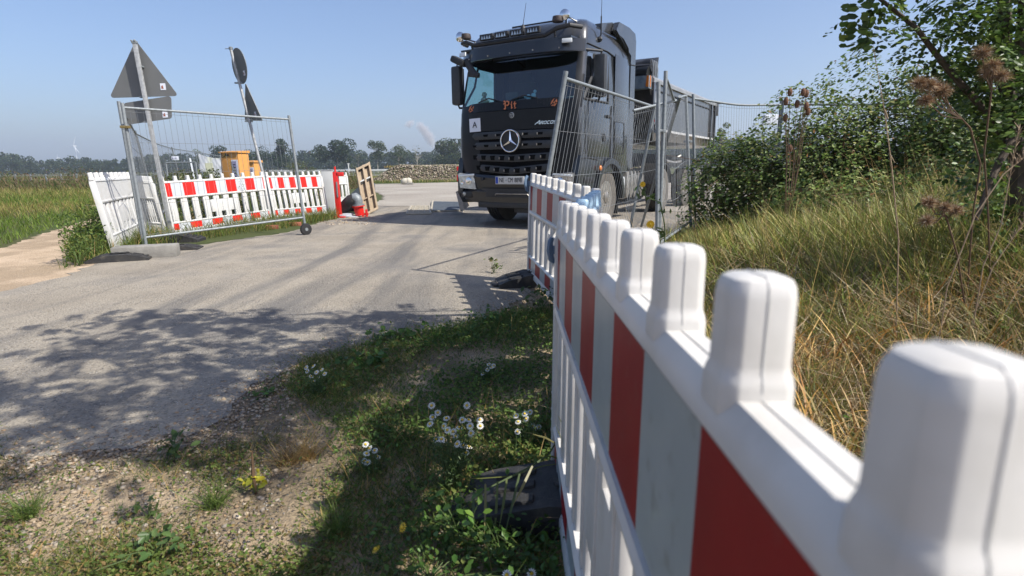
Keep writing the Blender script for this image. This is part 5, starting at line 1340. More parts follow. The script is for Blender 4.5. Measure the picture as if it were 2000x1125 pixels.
# sparse weeds on the stony ground lower left
weed = [Vector((-3.2, 2.2, 0)), g(60, 930), g(380, 890), g(520, 860), g(640, 850), g(690, 1000), g(640, 1125), Vector((-.45, .95, 0)), Vector((-2.6, .95, 0))]
p_ = scatter(weed, 12000, dens=lambda q: np.clip(-.15 + 2.2 * vnoise(q, 4.2, 11), 0, 1), jit=.10)
B1_ = blades(p_, rng.uniform(.012, .05, len(p_)), rng.uniform(.0015, .003, len(p_)), rng.uniform(.3, 1.2, len(p_)), pal(len(p_), GREEN + YG + DRY[:2]), .6)
p_ = scatter(weed, 38000, dens=lambda q: np.clip(.22 + 2.4 * vnoise(q, 5.5, 13), 0, 1), jit=.10); p_[:, 2] += rng.uniform(.002, .03, len(p_))
B2_ = leaves(p_, rng.uniform(.006, .016, len(p_)), pal(len(p_), [(.10, .15, .03), (.13, .18, .04), (.17, .20, .05), (.22, .16, .06)]), nrm=np.array([0, 0, 1.0]), spread=.7)
o = nmesh('ground_weeds', *merge([B1_, B2_]), m_blade); tag(o, kind='stuff')
# grass tufts along road edges (far left + base of barriers)
strip = [g(110, 530), g(165, 470), g(230, 440), g(330, 440), g(520, 415), g(640, 405), g(660, 428), g(560, 446), g(440, 462), g(340, 478), g(232, 500), g(150, 522)]
p_ = scatter(strip, 16000, dens=lambda q: np.clip(.55 + 1.1 * vnoise(q, 2.0, 21), .1, 1))
C1 = blades(p_, rng.uniform(.06, .32, len(p_)), rng.uniform(.006, .012, len(p_)), rng.uniform(.1, .5, len(p_)), pal(len(p_), GREEN + YG * 2 + DRY[:1]), .5)
p_ = scatter([g(120, 525), g(150, 480), g(215, 455), g(235, 490), g(180, 515)], 5000); p_[:, 2] += rng.uniform(.0, .42, len(p_)) * np.clip(1 + vnoise(p_, 5, 3), .2, 1.5)
C2 = leaves(p_, rng.uniform(.02, .06, len(p_)), pal(len(p_), GREEN + YG[:1]), nrm=np.array([0, 0, .8]), asp=.45)
o = nmesh('roadside_weeds', *merge([C1, C2]), m_blade); tag(o, kind='stuff')
# left meadow
mead = [g(-260, 480), g(-60, 480), g(0, 483), g(95, 450), g(200, 418), g(215, 408), g(150, 401), g(330, 398), g(640, 366), g(740, 352), g(740, 346), Vector((-60, 60, 0)), Vector((-75, 34, 0)), Vector((-20, 12, 0))]
p_ = scatter(mead, 90000, near=13, dens=lambda q: np.clip(.75 + .5 * vnoise(q, .5, 31), .2, 1))
dd = np.hypot(p_[:, 0], p_[:, 1]); sc_ = np.clip(dd / 14, .8, 3.0)
vn = vnoise(p_, .35, 33)
cc = pal(len(p_), [(.12, .19, .025), (.14, .21, .03), (.17, .22, .035), (.10, .16, .024)]); ccd = pal(len(p_), [(.30, .25, .09), (.25, .21, .07), (.26, .24, .06)])
mask = (vn + rng.normal(0, .22, len(p_)) > .18)[:, None] | ((dd > 30) & (rng.uniform(0, 1, len(p_)) < .6))[:, None]
cc = np.where(mask, ccd, cc)
edge_lo = np.clip((dd - 8) / 3, .35, 1)
D1_ = blades(p_, rng.uniform(.08, .26, len(p_)) * np.clip(dd / 20, .7, 1.6) * edge_lo, rng.uniform(.008, .014, len(p_)) * sc_, rng.uniform(.05, .5, len(p_)), cc, .5)
# tall weedy belt behind the meadow
belt = [Vector((-44, 33, 0)), Vector((-9.3, 30, 0)), Vector((-8.5, 34, 0)), Vector((-10, 40, 0)), Vector((-52, 46, 0))]
p_ = scatter(belt, 26000)
hb = np.clip(.62 + .9 * vnoise(p_, .8, 41), .15, 1.5)
D2_ = blades(p_, rng.uniform(.5, 1.2, len(p_)) * hb, rng.uniform(.03, .055, len(p_)), rng.uniform(.05, .4, len(p_)), pal(len(p_), [(.20, .14, .07), (.14, .14, .05), (.11, .14, .035), (.25, .18, .10), (.09, .12, .03)]), .4)
p_ = scatter(belt, 16000); hb = np.clip(.6 + .9 * vnoise(p_, .8, 41), .15, 1.4); p_[:, 2] += rng.uniform(.1, 1.2, len(p_)) * hb
D3_ = leaves(p_, rng.uniform(.06, .15, len(p_)), pal(len(p_), [(.16, .11, .06), (.10, .12, .04), (.08, .11, .03), (.20, .13, .09)]), asp=.5)
o = nmesh('meadow_grass', *merge([D1_, D2_, D3_]), m_blade); tag(o, kind='stuff')
# right bank: tall dry and green grass
bank = [Vector((.52, .9, 0)), Vector((.60, 3.0, 0)), Vector((.85, 4.6, 0)), Vector((1.5, 7.2, 0)), Vector((2.9, 9.6, 0)), Vector((9, 11, 0)), Vector((9, 2.0, 0)), Vector((2.5, .4, 0)), Vector((.7, .2, 0))]
p_ = scatter(bank, 120000, near=3.0, dens=lambda q: np.clip(.42 + 1.5 * vnoise(q, 9.0, 61) + .7 * vnoise(q, 22, 62), .04, 1))
dd = np.hypot(p_[:, 0], p_[:, 1])
vn = vnoise(p_, 1.1, 51) + .35 * np.sin(p_[:, 0] * .8 + 1.0)
green = (p_[:, 1] > 2.4) & (vn + rng.normal(0, .3, len(p_)) > -.45) | (vn + rng.normal(0, .25, len(p_)) > .38)
cc = np.where(green[:, None], pal(len(p_), [(.21, .25, .045), (.28, .30, .06), (.17, .22, .04), (.36, .33, .10), (.42, .32, .12), (.10, .14, .03)]), pal(len(p_), DRY + [(.36, .20, .07), (.15, .15, .04), (.09, .10, .03), (.46, .34, .17)]))
bd_ = bankd(p_[:, 0], p_[:, 1])
hh = rng.uniform(.08, .50, len(p_)) * np.clip(.35 + .28 * (bd_ + .3), .3, 1.0) * (1 + .8 * vnoise(p_, 4.5, 53))
wd_ = rng.uniform(.0026, .0065, len(p_)) * np.clip(dd / 3.2, .8, 2.0)
lean_ = rng.uniform(.0, .8, len(p_)) ** 1.2; az_ = rng.uniform(0, 6.28, len(p_))
E1_ = blades(p_, hh, wd_, lean_, cc, .45, az_)
# flattened tangle of straw
p_ = scatter(bank, 34000, near=2.8); p_[:, 2] += rng.uniform(.02, .30, len(p_)) * np.clip(.3 + .3 * bankd(p_[:, 0], p_[:, 1]), .15, 1)
E2_ = blades(p_, rng.uniform(.05, .18, len(p_)), rng.uniform(.0025, .006, len(p_)), rng.uniform(.8, 3.5, len(p_)), pal(len(p_), [(.34, .27, .16), (.42, .34, .22), (.24, .18, .10), (.18, .12, .06)]), .3)
# small leaves among
p_ = scatter(bank, 26000, near=4); p_[:, 2] += rng.uniform(.02, .32, len(p_)) * np.clip(.3 + .3 * bankd(p_[:, 0], p_[:, 1]), .15, 1)
E3_ = leaves(p_, rng.uniform(.015, .04, len(p_)), pal(len(p_), GREEN + [(.2, .14, .05)]), asp=.45)
p_ = scatter(bank, 15000, near=2.6, dens=lambda q: np.clip(.35 + 1.8 * vnoise(q, 5.0, 81), .03, 1)); p_[:, 2] += rng.uniform(.0, .16, len(p_))
nr_ = (p_[:, 1] < 3.2) | (rng.uniform(0, 1, len(p_)) < .3)
cc = np.where(nr_[:, None], pal(len(p_), [(.60, .34, .10), (.50, .28, .07), (.55, .40, .18), (.30, .15, .05), (.66, .46, .18)]), pal(len(p_), [(.26, .33, .05), (.34, .38, .07), (.20, .27, .04), (.44, .42, .10)]))
E4_ = blades(p_, rng.uniform(.06, .24, len(p_)), rng.uniform(.005, .010, len(p_)), rng.uniform(.0, .7, len(p_)), cc, 1.1)
o = nmesh('tall_bank_grass', *merge([E1_, E2_, E3_, E4_]), m_bankm); tag(o, kind='stuff')
# long single stalks with seed heads
def stalks(n, poly, h0, h1, name):
    p_ = scatter(poly, n); b = MB(); parts = []
    hh = rng.uniform(h0, h1, n); az = rng.uniform(0, 6.28, n); lean = rng.uniform(.05, .55, n)
    parts.append(blades(p_, hh, rng.uniform(.0025, .0045, n), lean, pal(n, DRY), .35, az))
    return parts[0]
bank2 = [Vector((.9, 2.0, 0)), Vector((1.3, 5.5, 0)), Vector((6, 7, 0)), Vector((6, 2, 0)), Vector((1.6, 1.0, 0))]
n = 700; o = nmesh('straw_stalks', *stalks(n, bank2, .5, .95, ''), m_dry); tag(o, kind='stuff')

# brambles: several mounds of leaves
def bramble(name, cx, cy, rx, ry, rz, n, label, seed, cols=None, bz=0.0):
    r = np.random.default_rng(seed)
    n = int(n * 2.1); t = empty(name, (cx, cy, float(hgt(cx, cy)) + bz), 0, label, 'bush', 'bramble bushes on the right bank')
    nb = 9; ang = r.uniform(0, 6.28, nb); rad = r.uniform(0, .75, nb)
    C = np.column_stack([np.cos(ang) * rad * rx, np.sin(ang) * rad * ry, r.uniform(.15, .6, nb) * rz]); C[0] = (0, 0, rz * .5)
    S_ = np.column_stack([np.full(nb, rx), np.full(nb, ry), np.full(nb, rz)]) * r.uniform(.35, .62, (nb, 1)); S_[:, 2] *= 1.05
    k = r.integers(0, nb, n); u = r.normal(0, 1, (n, 3)); u /= np.linalg.norm(u, axis=1, keepdims=True)
    rz = rz * 1.0; rr = 1 - np.abs(r.normal(0, .16, n)); rr[r.uniform(0, 1, n) < .03] *= 1.07; ok_ = (np.sin(C[k][:, 0] * 9 + u[:, 0] * 7) * np.sin(u[:, 2] * 8 + u[:, 1] * 5 + C[k][:, 1] * 11) + r.normal(0, .3, n)) > -.15; k = k[ok_]; u = u[ok_]; rr = rr[ok_]
    q = C[k] + u * S_[k] * rr[:, None]; q = q[q[:, 2] > -.1]; u2 = u[:len(q)]
    m_ = len(q)
    cols = cols or [(.11, .17, .042), (.14, .21, .05), (.18, .25, .06), (.08, .12, .036), (.27, .32, .11), (.15, .22, .065), (.32, .34, .13)]
    nr = q.copy(); nr[:, 2] += .3; nr /= np.linalg.norm(nr, axis=1, keepdims=True); nr[:, 2] += .5
    c = pal(m_, cols, .2); dry = r.uniform(0, 1, m_) < .03; c[dry] = (.24, .13, .05)
    nmesh('foliage', *leaves(q, r.uniform(.028, .062, m_), c, nrm=nr, spread=.55, asp=.72), m_leaf, t)
    b = MB()
    for i in range(26):
        a = r.uniform(0, 6.28); s_ = Vector((math.cos(a) * rx * .3, math.sin(a) * ry * .3, 0)); kk = r.integers(0, nb)
        e = Vector(C[kk]) + Vector((r.normal(0, .3) * rx, r.normal(0, .3) * ry, S_[kk][2] * r.uniform(.2, .7)))
        mid = (s_ + e) * .5 + Vector((0, 0, .35 * rz)); b.path([s_, mid, e, e + (e - mid) * .08 + Vector((0, 0, -.10))], [.006, .005, .003, .002], 5, cap=False)
    b.build('canes', m_stem, t)
    return t
bramble('bramble_bush', 3.35, 8.0, 1.2, .75, 1.32, 15000, 'lower bramble bush beside the pair of fence posts at the trailer', 1)
bramble('bramble_bush', 4.3, 7.7, 1.3, .8, 1.55, 16000, 'bramble bush behind the brown teasel heads', 2, bz=0.0)
bramble('bramble_bush', 5.7, 7.6, 1.55, .9, 1.72, 24000, 'tallest bramble mound overgrowing the long mesh panel', 3)
bramble('bramble_bush', 7.3, 7.3, 1.6, 1.0, 1.72, 17000, 'bramble mound behind the leaning tree at the right edge', 4)
bramble('bramble_bush', 3.9, 6.2, 1.0, .7, .55, 5000, 'low bramble tangle in front of the taller bushes', 5)
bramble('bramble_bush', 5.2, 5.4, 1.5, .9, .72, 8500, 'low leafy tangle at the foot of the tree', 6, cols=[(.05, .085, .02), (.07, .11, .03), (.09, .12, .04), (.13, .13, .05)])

# pinnate-leaved tree on the right; its crown hangs over the road
def pinnate(b_pts, dirs, L_, nl, size, cols):
    Vs = []
    cs = []; 
    for p, d in zip(b_pts, dirs):
        d = Vector(d).normalized(); p = Vector(p)
        s = d.cross(Vector((random.gauss(0, .6), random.gauss(0, .6), 1))).normalized()
        for k in range(nl):
            t = (k + 1.5) / (nl + 1); q = p + d * (L_ * t) + Vector((0, 0, -.25 * L_ * t * t))
            for sg in (-1, 1): cs.append((q + s * sg * size * .55 + Vector((0, 0, random.uniform(-.4, .2) * size)), s * sg, d))
    return cs
def pin_mesh(cs, size, cols, name, par):
    n = len(cs); V = np.zeros((n, 6, 3)); c = np.array([x[0] for x in cs]); t = np.array([x[1] for x in cs]); d = np.array([x[2] for x in cs])
    t = t + rng.normal(0, .25, (n, 3)); t /= np.linalg.norm(t, axis=1, keepdims=True)
    nn = np.cross(t, d) + rng.normal(0, .35, (n, 3)); nn /= np.linalg.norm(nn, axis=1, keepdims=True); b_ = np.cross(nn, t)
    s = (size * rng.uniform(.75, 1.25, n))[:, None]
    V[:, 0] = c - t * s * .5; V[:, 3] = c + t * s * .52; up = nn * s * .06
    V[:, 1] = c - t * s * .22 + b_ * s * .26 + up; V[:, 2] = c + t * s * .28 + b_ * s * .25 + up; V[:, 5] = c - t * s * .22 - b_ * s * .26 + up; V[:, 4] = c + t * s * .28 - b_ * s * .25 + up
    i = np.arange(n)[:, None] * 6; Fq = np.concatenate([i + np.array([[0, 3, 2, 1]]), i + np.array([[0, 5, 4, 3]])], 0)
    return nmesh(name, V.reshape(-1, 3), Fq, np.repeat(pal(n, cols, .2), 6, 0), m_leaf, par)
TG = [(.06, .105, .024), (.08, .135, .03), (.11, .175, .038), (.15, .22, .045), (.045, .08, .02)]
Yt = 3.3
def tw(x, y, Y=Yt): return at(x, y, Y)
def limb(b, pts, r0, r1, n=8):
    k = len(pts); b.path(pts, [r0 + (r1 - r0) * i / (k - 1) for i in range(k)], n)
def wiggle(a, c, k, amp, r):
    a = Vector(a); c = Vector(c); return [a.lerp(c, i / k) + (Vector((r.gauss(0, amp), r.gauss(0, amp), r.gauss(0, amp))) if 0 < i < k else Vector((0, 0, 0))) for i in range(k + 1)]
rb = random.Random(12)
tb = tw(1975, 560); tb = Vector((3.0, Yt, float(hgt(3.0, Yt))))
tree = empty('leaning_tree', tb, 0, 'feather leaved tree at the right edge with a branch reaching up to the left', 'tree')
trunk = MB()
T1 = [tb, tw(1985, 430), tw(1990, 330), tw(1972, 230), tw(1960, 120), tw(1962, 20), tw(1955, -120), tw(1930, -300, 3.1)]
limb(trunk, T1, .050, .022)
T2 = [tb + Vector((.05, .1, 0)), tw(2010, 380), tw(2005, 240), tw(1990, 130), tw(2000, 0), tw(2020, -150)]
limb(trunk, T2, .045, .02)
BR = [tw(1990, 330), tw(1945, 245), tw(1905, 195), tw(1860, 145), tw(1820, 95), tw(1790, 55), tw(1740, 15), tw(1690, -25), tw(1650, -60)]
limb(trunk, BR, .024, .006)
low = [tw(1990, 330), tw(1955, 300), tw(1930, 350), tw(1905, 420)]
limb(trunk, [tw(1985, 260, 3.2), tw(1950, 320, 3.15), tw(1925, 380, 3.1), tw(1905, 430, 3.1)], .022, .012)
# branches above the frame towards the camera that throw the shadow on the road
crown_br = []
hub = T1[-1]
def sh(px, py, z):   # point at height z whose shadow falls on ground pixel
    q = g(px, py); k = z / SUNV.z; return Vector((q.x + SUNV.x * k, q.y + SUNV.y * k, z))
targets = []
for (px, py, z) in [(420, 632, 3.3), (250, 672, 3.6), (560, 640, 3.2), (700, 628, 3.0), (620, 680, 3.0), (480, 690, 3.2), (820, 640, 2.9), (780, 690, 2.8), (330, 640, 3.5), (180, 690, 3.7), (30, 790, 3.7), (150, 785, 3.5), (30, 855, 3.3), (300, 825, 3.1), (470, 850, 3.0), (400, 825, 3.1), (620, 790, 2.9), (700, 750, 2.8), (900, 680, 2.7), (960, 740, 2.5), (360, 700, 3.3), (560, 740, 3.0), (230, 625, 3.8)]:
    targets.append((sh(px, py, z), px, py))
for (q, px, py) in targets:
    a = T1[6].lerp(T1[7], rb.random()); pts_ = wiggle(a, q, 4, .06, rb); limb(trunk, pts_, .016, .004, 6); crown_br.append(pts_)
trunk.map(lambda p: p - tb); trunk.build('trunk', m_bark, tree)
pts_b, dirs_b = [], []
def leafy(line, n, spread, L_=.16):
    for _ in range(n):
        i = rb.randrange(len(line) - 1); p = Vector(line[i]).lerp(Vector(line[i + 1]), rb.random()) + Vector((rb.gauss(0, spread), rb.gauss(0, spread), rb.gauss(0, spread)))
        pts_b.append(p - tb); dirs_b.append((rb.gauss(0, 1), rb.gauss(0, 1), rb.gauss(-.2, .7)))
leafy(BR[1:5], 12, .04); leafy(BR[4:], 22, .08); leafy([tw(1740, 15), tw(1700, 60), tw(1690, 75)], 3, .01); leafy(BR[3:7], 10, .12)
leafy([tw(1900, 20), tw(1920, 120), tw(1900, 180)], 60, .14); leafy(T1[3:6], 80, .16); leafy(T2[2:5], 90, .16); leafy([tw(1800, -20), tw(1900, -60), tw(2000, -40)], 90, .15)
leafy([tw(2010, 300), tw(1990, 420), tw(1960, 380)], 110, .16); leafy([tw(1930, 60), tw(2000, 150), tw(1960, 240)], 90, .14); leafy([tw(1870, 60), tw(1940, 60)], 40, .10)
cs = pinnate(pts_b, dirs_b, .20, 6, .032, TG)
pin_mesh(cs, .036, TG, 'foliage', tree)
# the hanging spray of leaflets at the tip
cs = pinnate([tw(1702, -5) - tb, tw(1712, -20) - tb, tw(1660, -10) - tb], [(-.05, 0, -1), (-.1, .1, -1), (.1, .1, -1)], .22, 7, .036, TG); cs0 = cs
pts_b, dirs_b = [], []
for ln_, (q, px, py) in zip(crown_br, targets):
    n_ = 40 if py > 700 else 30
    # flattened clumps around each target
    for _ in range(n_):
        p = q + Vector((rb.gauss(0, .24), rb.gauss(0, .20), rb.gauss(0, .12))); pts_b.append(p - tb); dirs_b.append((rb.gauss(0, 1), rb.gauss(0, 1), rb.gauss(-.2, .5)))
    leafy(ln_[2:], 6, .08)
cs = pinnate(pts_b, dirs_b, .22, 6, .045, TG) + cs0
pin_mesh(cs, .058, TG, 'overhanging_foliage', tree)
# brown tufty seed heads (thistles) on stems
def thistle(name, stem, heads, label, r=.04):
    base = Vector(stem[0]); t = empty(name, base, 0, label, 'dried plant', 'dried plants on the right bank')
    b = MB(); b.path([Vector(p) - base for p in stem], [.004] * (len(stem) - 1) + [.002], 6)
    for h in heads: 
        s = Vector(stem[-2]).lerp(Vector(stem[-1]), .3); b.path([s - base, (s.lerp(h, .5) + Vector((0, 0, -.03))) - base, Vector(h) - base], [.004, .003, .003], 5)
    b.build('stem', m_stem, t)
    for h in heads:
        n = 1100; u = rng.normal(0, 1, (n, 3)); u /= np.linalg.norm(u, axis=1, keepdims=True); hb = np.array(Vector(h) - base)
        V = np.zeros((n, 4, 3)); s_ = np.cross(u, rng.normal(0, 1, (n, 3))); s_ /= np.linalg.norm(s_, axis=1, keepdims=True); rr = (r * rng.uniform(.6, 1.25, n))[:, None]
        u[:, 2] *= .8
        V[:, 0] = hb + u * .006 - s_ * .0006; V[:, 1] = hb + u * .006 + s_ * .0006; V[:, 2] = hb + u * rr + s_ * .0004 + rng.normal(0, .010, (n, 3)); V[:, 3] = V[:, 2] - s_ * .0008
        nmesh('seed_head', V.reshape(-1, 3), np.arange(n * 4).reshape(n, 4), np.repeat(pal(n, [(.26, .15, .08), (.38, .24, .12), (.16, .09, .05), (.52, .44, .33)], .2), 4, 0), m_dry, t)
    return t
Yh = 2.9
thistle('thistle', [at(1890, 560, Yh), at(1900, 420, Yh), at(1915, 320, Yh), at(1895, 250, Yh), at(1840, 190, Yh)], [at(1795, 163, Yh), at(1815, 165, Yh), at(1842, 178, Yh), at(1808, 196, Yh), at(1830, 170, Yh + .1)], 'tall dried thistle with fluffy brown heads left of the tree fork', .036)
thistle('thistle', [at(1935, 560, Yh), at(1930, 420, Yh), at(1922, 300, Yh), at(1935, 190, Yh), at(1940, 140, Yh)], [at(1918, 103, Yh), at(1938, 128, Yh), at(1955, 148, Yh), at(1932, 142, Yh + .05)], 'dried thistle with fluffy brown heads in front of the tree trunk', .036)
thistle('thistle', [at(1885, 600, 2.7), at(1870, 500, 2.7), at(1850, 430, 2.7), at(1830, 390, 2.7)], [at(1815, 395, 2.7), at(1845, 405, 2.7), at(1865, 410, 2.7), at(1810, 430, 2.7)], 'low dried thistle with dull brown heads in the bank grass', .028)
# teasel
tz = at(1540, 400, 6.3); tz.z = float(hgt(tz.x, tz.y)) + .1
t = empty('teasel', tz, 0, 'tall dried teasel with egg shaped brown heads against the sky', 'dried plant', 'dried plants on the right bank')
b = MB(); hb = MB(); heads = [(1543, 180), (1569, 180), (1575, 183), (1535, 198), (1557, 203), (1575, 207), (1578, 218), (1534, 230), (1543, 290)]
for i, (x, y) in enumerate(heads):
    h = at(x, y, 6.3 + .02 * i) - tz; j = Vector((h.x * .45, 0, .35 + .07 * i)); b.path([(0, 0, 0), j, h * .8 + Vector((0, 0, .02)), h], [.005, .004, .003, .002], 6)
b.build('stem', m_stem, t)
for i, (x, y) in enumerate(heads):
    h = at(x, y, 6.3 + .02 * i) - tz; hb = MB(); hb.ball(h, .026, 12, sc=(1, 1, 1.7))
    for k in range(6): a = k * 1.05; hb.path([h + Vector((0, 0, -.04)), h + Vector((.035 * math.cos(a), .035 * math.sin(a), -.03)), h + Vector((.045 * math.cos(a), .045 * math.sin(a), .03))], [.002, .0015, .001], 4)
    hb.build('seed_head', mat('teasel_brown', (.20, .10, .055), (.12, .06, .035), scale=60, rough=.9, bump=.8, bscale=200) if i == 0 else bpy.data.materials['teasel_brown'], t)
# single tall grass stalk
s0 = at(1770, 560, 2.6); s0.z -= .4
t = empty('tall_stalk', s0, 0, 'single very tall thin dry stalk rising above the bushes', 'dried plant', 'dried plants on the right bank')
b = MB(); b.path([(0, 0, 0), at(1755, 470, 2.6) - s0, at(1742, 330, 2.6) - s0, at(1728, 220, 2.6) - s0, at(1705, 88, 2.6) - s0], [.003, .003, .0028, .002, .001], 6)
b.build('stem', mat('pale_straw', (.36, .27, .17), (.26, .18, .11), scale=30, rough=.8), t)
m_straw = bpy.data.materials['pale_straw']
b = MB(); b.path([at(1738, 300, 2.6) - s0, at(1748, 318, 2.58) - s0], [.002, .001], 4); b.path([at(1728, 215, 2.6) - s0, at(1734, 232, 2.6) - s0], [.004, .003], 5); b.build('leaf_node', m_straw, t)
for i, (pts_, lb) in enumerate([([(1850, 560), (1905, 420), (1960, 340), (2010, 300)], 'thick pale straw leaning right with a feathery tip at the frame edge'), ([(1920, 520), (1955, 440), (1990, 250)], 'upright pale straw in front of the tree trunk'), ([(1900, 620), (1940, 520), (2010, 420)], 'low pale straw leaning to the right edge')]):
    Yq = 2.2 + .12 * i; s0 = at(*pts_[0], Yq); s0.z -= .25; t = empty('grass_stalk', s0, 0, lb, 'grass stalk', 'pale straws at the right edge')
    b = MB(); b.path([(0, 0, 0)] + [at(x, y, Yq) - s0 for x, y in pts_], [.0023] * len(pts_) + [.001], 6); b.build('stem', m_straw, t)
    b = MB(); e = at(*pts_[-1], Yq) - s0; d = at(*pts_[-2], Yq) - s0
    for k in range(26):
        q = e.lerp(d, k / 26 * .55); b.path([q, q + Vector((rb.gauss(0, .010), rb.gauss(0, .01), .024))], [.0022, .0008], 4)
    b.build('seed_spray', m_straw, t)

# flowers
def daisy(name, px, py, heads, label, hgt0=.22, yellow=False, r=.0105, grp='daisy plants'):
    base = g(px, py); t = empty(name, base, 0, label, 'flower plant', grp)
    st_ = MB(); V_ = []
    tops = []
    for (x, y) in heads:
        Yh_ = base.y + rb.uniform(-.10, .10); h = at(x, y, Yh_) - base
        if h.z < .04: h = at(x, y, base.y - .05) - base
        tops.append(h); st_.path([(rb.gauss(0, .02), rb.gauss(0, .02), 0), (h.x * .55, h.y * .4, h.z * .55), h], [.0018, .0015, .001], 4, cap=False)
    st_.build('stems', m_gstem, t)
    n = 60 * len(heads); k = rng.integers(0, len(heads), n); f = rng.uniform(.05, .9, n)[:, None]; tp = np.array([tuple(h) for h in tops])[k]
    c = tp * f + rng.normal(0, .018, (n, 3)); c[:, 2] = np.abs(c[:, 2])
    nmesh('leaves', *leaves(c, rng.uniform(.008, .02, n), pal(n, [(.06, .11, .03), (.08, .13, .04), (.10, .15, .06)]), asp=.25), m_leaf, t)
    for h in tops:
        b = MB(); d = Vector((rb.gauss(-.25, .35), rb.gauss(-.7, .3), 1)).normalized(); u = d.orthogonal().normalized(); v = d.cross(u)
        npet = 13
        for j in range(npet):
            a = 2 * math.pi * j / npet; a2 = a + .18; a0 = a - .18
            q = lambda an, rr, dz: h + (u * math.cos(an) + v * math.sin(an)) * rr + d * dz
            b.add([q(a, r * .35, .001), q(a0, r * .9, .0), q(a, r * 1.25, -.0015), q(a2, r * .9, 0)], [(0, 1, 2, 3)])
        bl = b.build('blossom', m_disc if yellow else m_petal, t, smooth=0)
        b = MB(); b.ball(h + d * .002, r * .45, 8, sc=(1, 1, .8)); b.build('flower_centre', m_disc, bl)
    return t
daisy('daisy_plant', 880, 960, [(843, 792), (855, 806), (845, 815), (840, 828), (872, 817), (867, 832), (874, 840), (862, 858), (870, 862), (885, 843), (897, 835), (903, 820), (912, 792), (915, 820), (918, 832), (920, 846), (937, 820), (938, 832), (893, 867), (905, 870), (916, 873), (852, 858), (890, 852), (910, 884)], 'large clump of white daisies in the grass, most blossoms of all')
daisy('daisy_plant', 730, 925, [(714, 868), (722, 876), (716, 886), (732, 880), (737, 892), (718, 903), (712, 900)], 'small white daisy clump left of the large one')
daisy('daisy_plant', 620, 770, [(600, 725), (612, 715), (618, 727), (622, 738), (608, 735), (628, 722), (612, 745), (634, 730), (598, 718)], 'small white daisies at the road edge of the grass')
daisy('daisy_plant', 950, 745, [(955, 712), (960, 718), (952, 722), (943, 730), (964, 714)], 'tiny white daisy cluster high in the shaded grass')
daisy('daisy_plant', 1030, 870, [(1008, 812), (1025, 808), (1028, 818), (1012, 824), (1040, 832), (1046, 836), (1052, 834), (1035, 805), (1011, 843)], 'white daisies close to the barrier')
daisy('daisy_plant', 1042, 1180, [(1038, 1120), (990, 1123)], 'two white daisies at the bottom edge by the barrier')
daisy('yellow_flower', 742, 1110, [(734, 1072), (786, 1030)], 'yellow flowers in the bare patch near the bottom edge', yellow=True, r=.011, grp='yellow flowers')
def tallflower(pts_, blooms, label, Y, name='yellow_flower'):
    base = at(*pts_[0], Y); base.z = max(0, float(hgt(base.x, base.y))); t = empty(name, base, 0, label, 'flower plant', 'yellow flowers')
    b = MB(); b.path([(0, 0, 0)] + [at(x, y, Y) - base for x, y in pts_[1:]], [.003] * (len(pts_) - 1) + [.002], 5)
    q = at(*pts_[-2], Y) - base
    for (x, y, r) in blooms: b.path([q, at(x, y, Y) - base], [.002, .0015], 4)
    b.build('stem', m_gstem, t)
    n = 26; k = rng.integers(0, len(pts_) - 1, n); P_ = np.array([tuple(at(x, y, Y) - base) for x, y in pts_]); c = P_[k] * (1 - .5) + P_[k + 1] * .5 + rng.normal(0, .012, (n, 3))
    nmesh('leaves', *leaves(c, rng.uniform(.02, .04, n), pal(n, [(.08, .13, .03), (.10, .15, .04)]), asp=.4), m_leaf, t)
    for (x, y, r) in blooms:
        h = at(x, y, Y) - base; b = MB()
        for j in range(16):
            a = 2 * math.pi * j / 16; b.path([h, h + Vector((math.cos(a) * r, -.004, math.sin(a) * r))], [.0018, .0028], 4)
        b.ball(h + Vector((0, -.004, 0)), r * .4, 8); b.build('blossom', m_disc, t)
tallflower([(1310, 520), (1298, 440), (1290, 395), (1262, 385), (1248, 362)], [(1255, 360, .012)], 'small yellow flower on a bent stem beside the tall post', 2.6)
tallflower([(1305, 540), (1290, 470), (1280, 448)], [(1270, 438, .016)], 'open yellow flower just above the white pegs', 2.3)
# curved reed leaves hanging over the barrier foot
base = g(1065, 1010); t = empty('reed_grass', base, 0, 'long curved reed leaves drooping over the black barrier foot', 'grass clump')
V_ = []; Fq = []; T_ = []
def reed(pts_, w_, Y0, Y1):
    P_ = [at(x, y, Y0 + (Y1 - Y0) * i / (len(pts_) - 1)) - base for i, (x, y) in enumerate(pts_)]
    o_ = len(V_); n_ = len(P_)
    for i, p in enumerate(P_):
        d = (P_[min(i + 1, n_ - 1)] - P_[max(i - 1, 0)]).normalized(); s = d.cross(Vector((0, -1, .3))).normalized() * w_ * (1 - abs(2 * i / (n_ - 1) - .8) * .45) * (0.15 if i == n_ - 1 else 1)
        V_.append(tuple(p - s)); V_.append(tuple(p + s))
    for i in range(n_ - 1): Fq.append((o_ + 2 * i, o_ + 2 * i + 1, o_ + 2 * i + 3, o_ + 2 * i + 2))
    c = random.choice([(.16, .18, .05), (.12, .15, .045), (.24, .22, .09), (.10, .14, .06)])
    T_.extend([c] * (2 * n_))
reed([(1095, 850), (1070, 890), (1030, 915), (960, 950), (905, 990)], .0035, 1.75, 1.5)
reed([(1095, 905), (1060, 910), (1000, 930), (930, 935), (890, 932)], .002, 1.7, 1.55)
for (x0, y0, x1, y1) in ((925, 960, 922, 1040), (948, 945, 946, 1045), (972, 940, 964, 1060), (990, 935, 975, 1030), (1015, 925, 985, 1045), (1040, 910, 1000, 990)): reed([(x0, y0), ((x0 + x1) / 2 + 1, (y0 + y1) / 2), (x1, y1)], .0045, 1.55, 1.45)
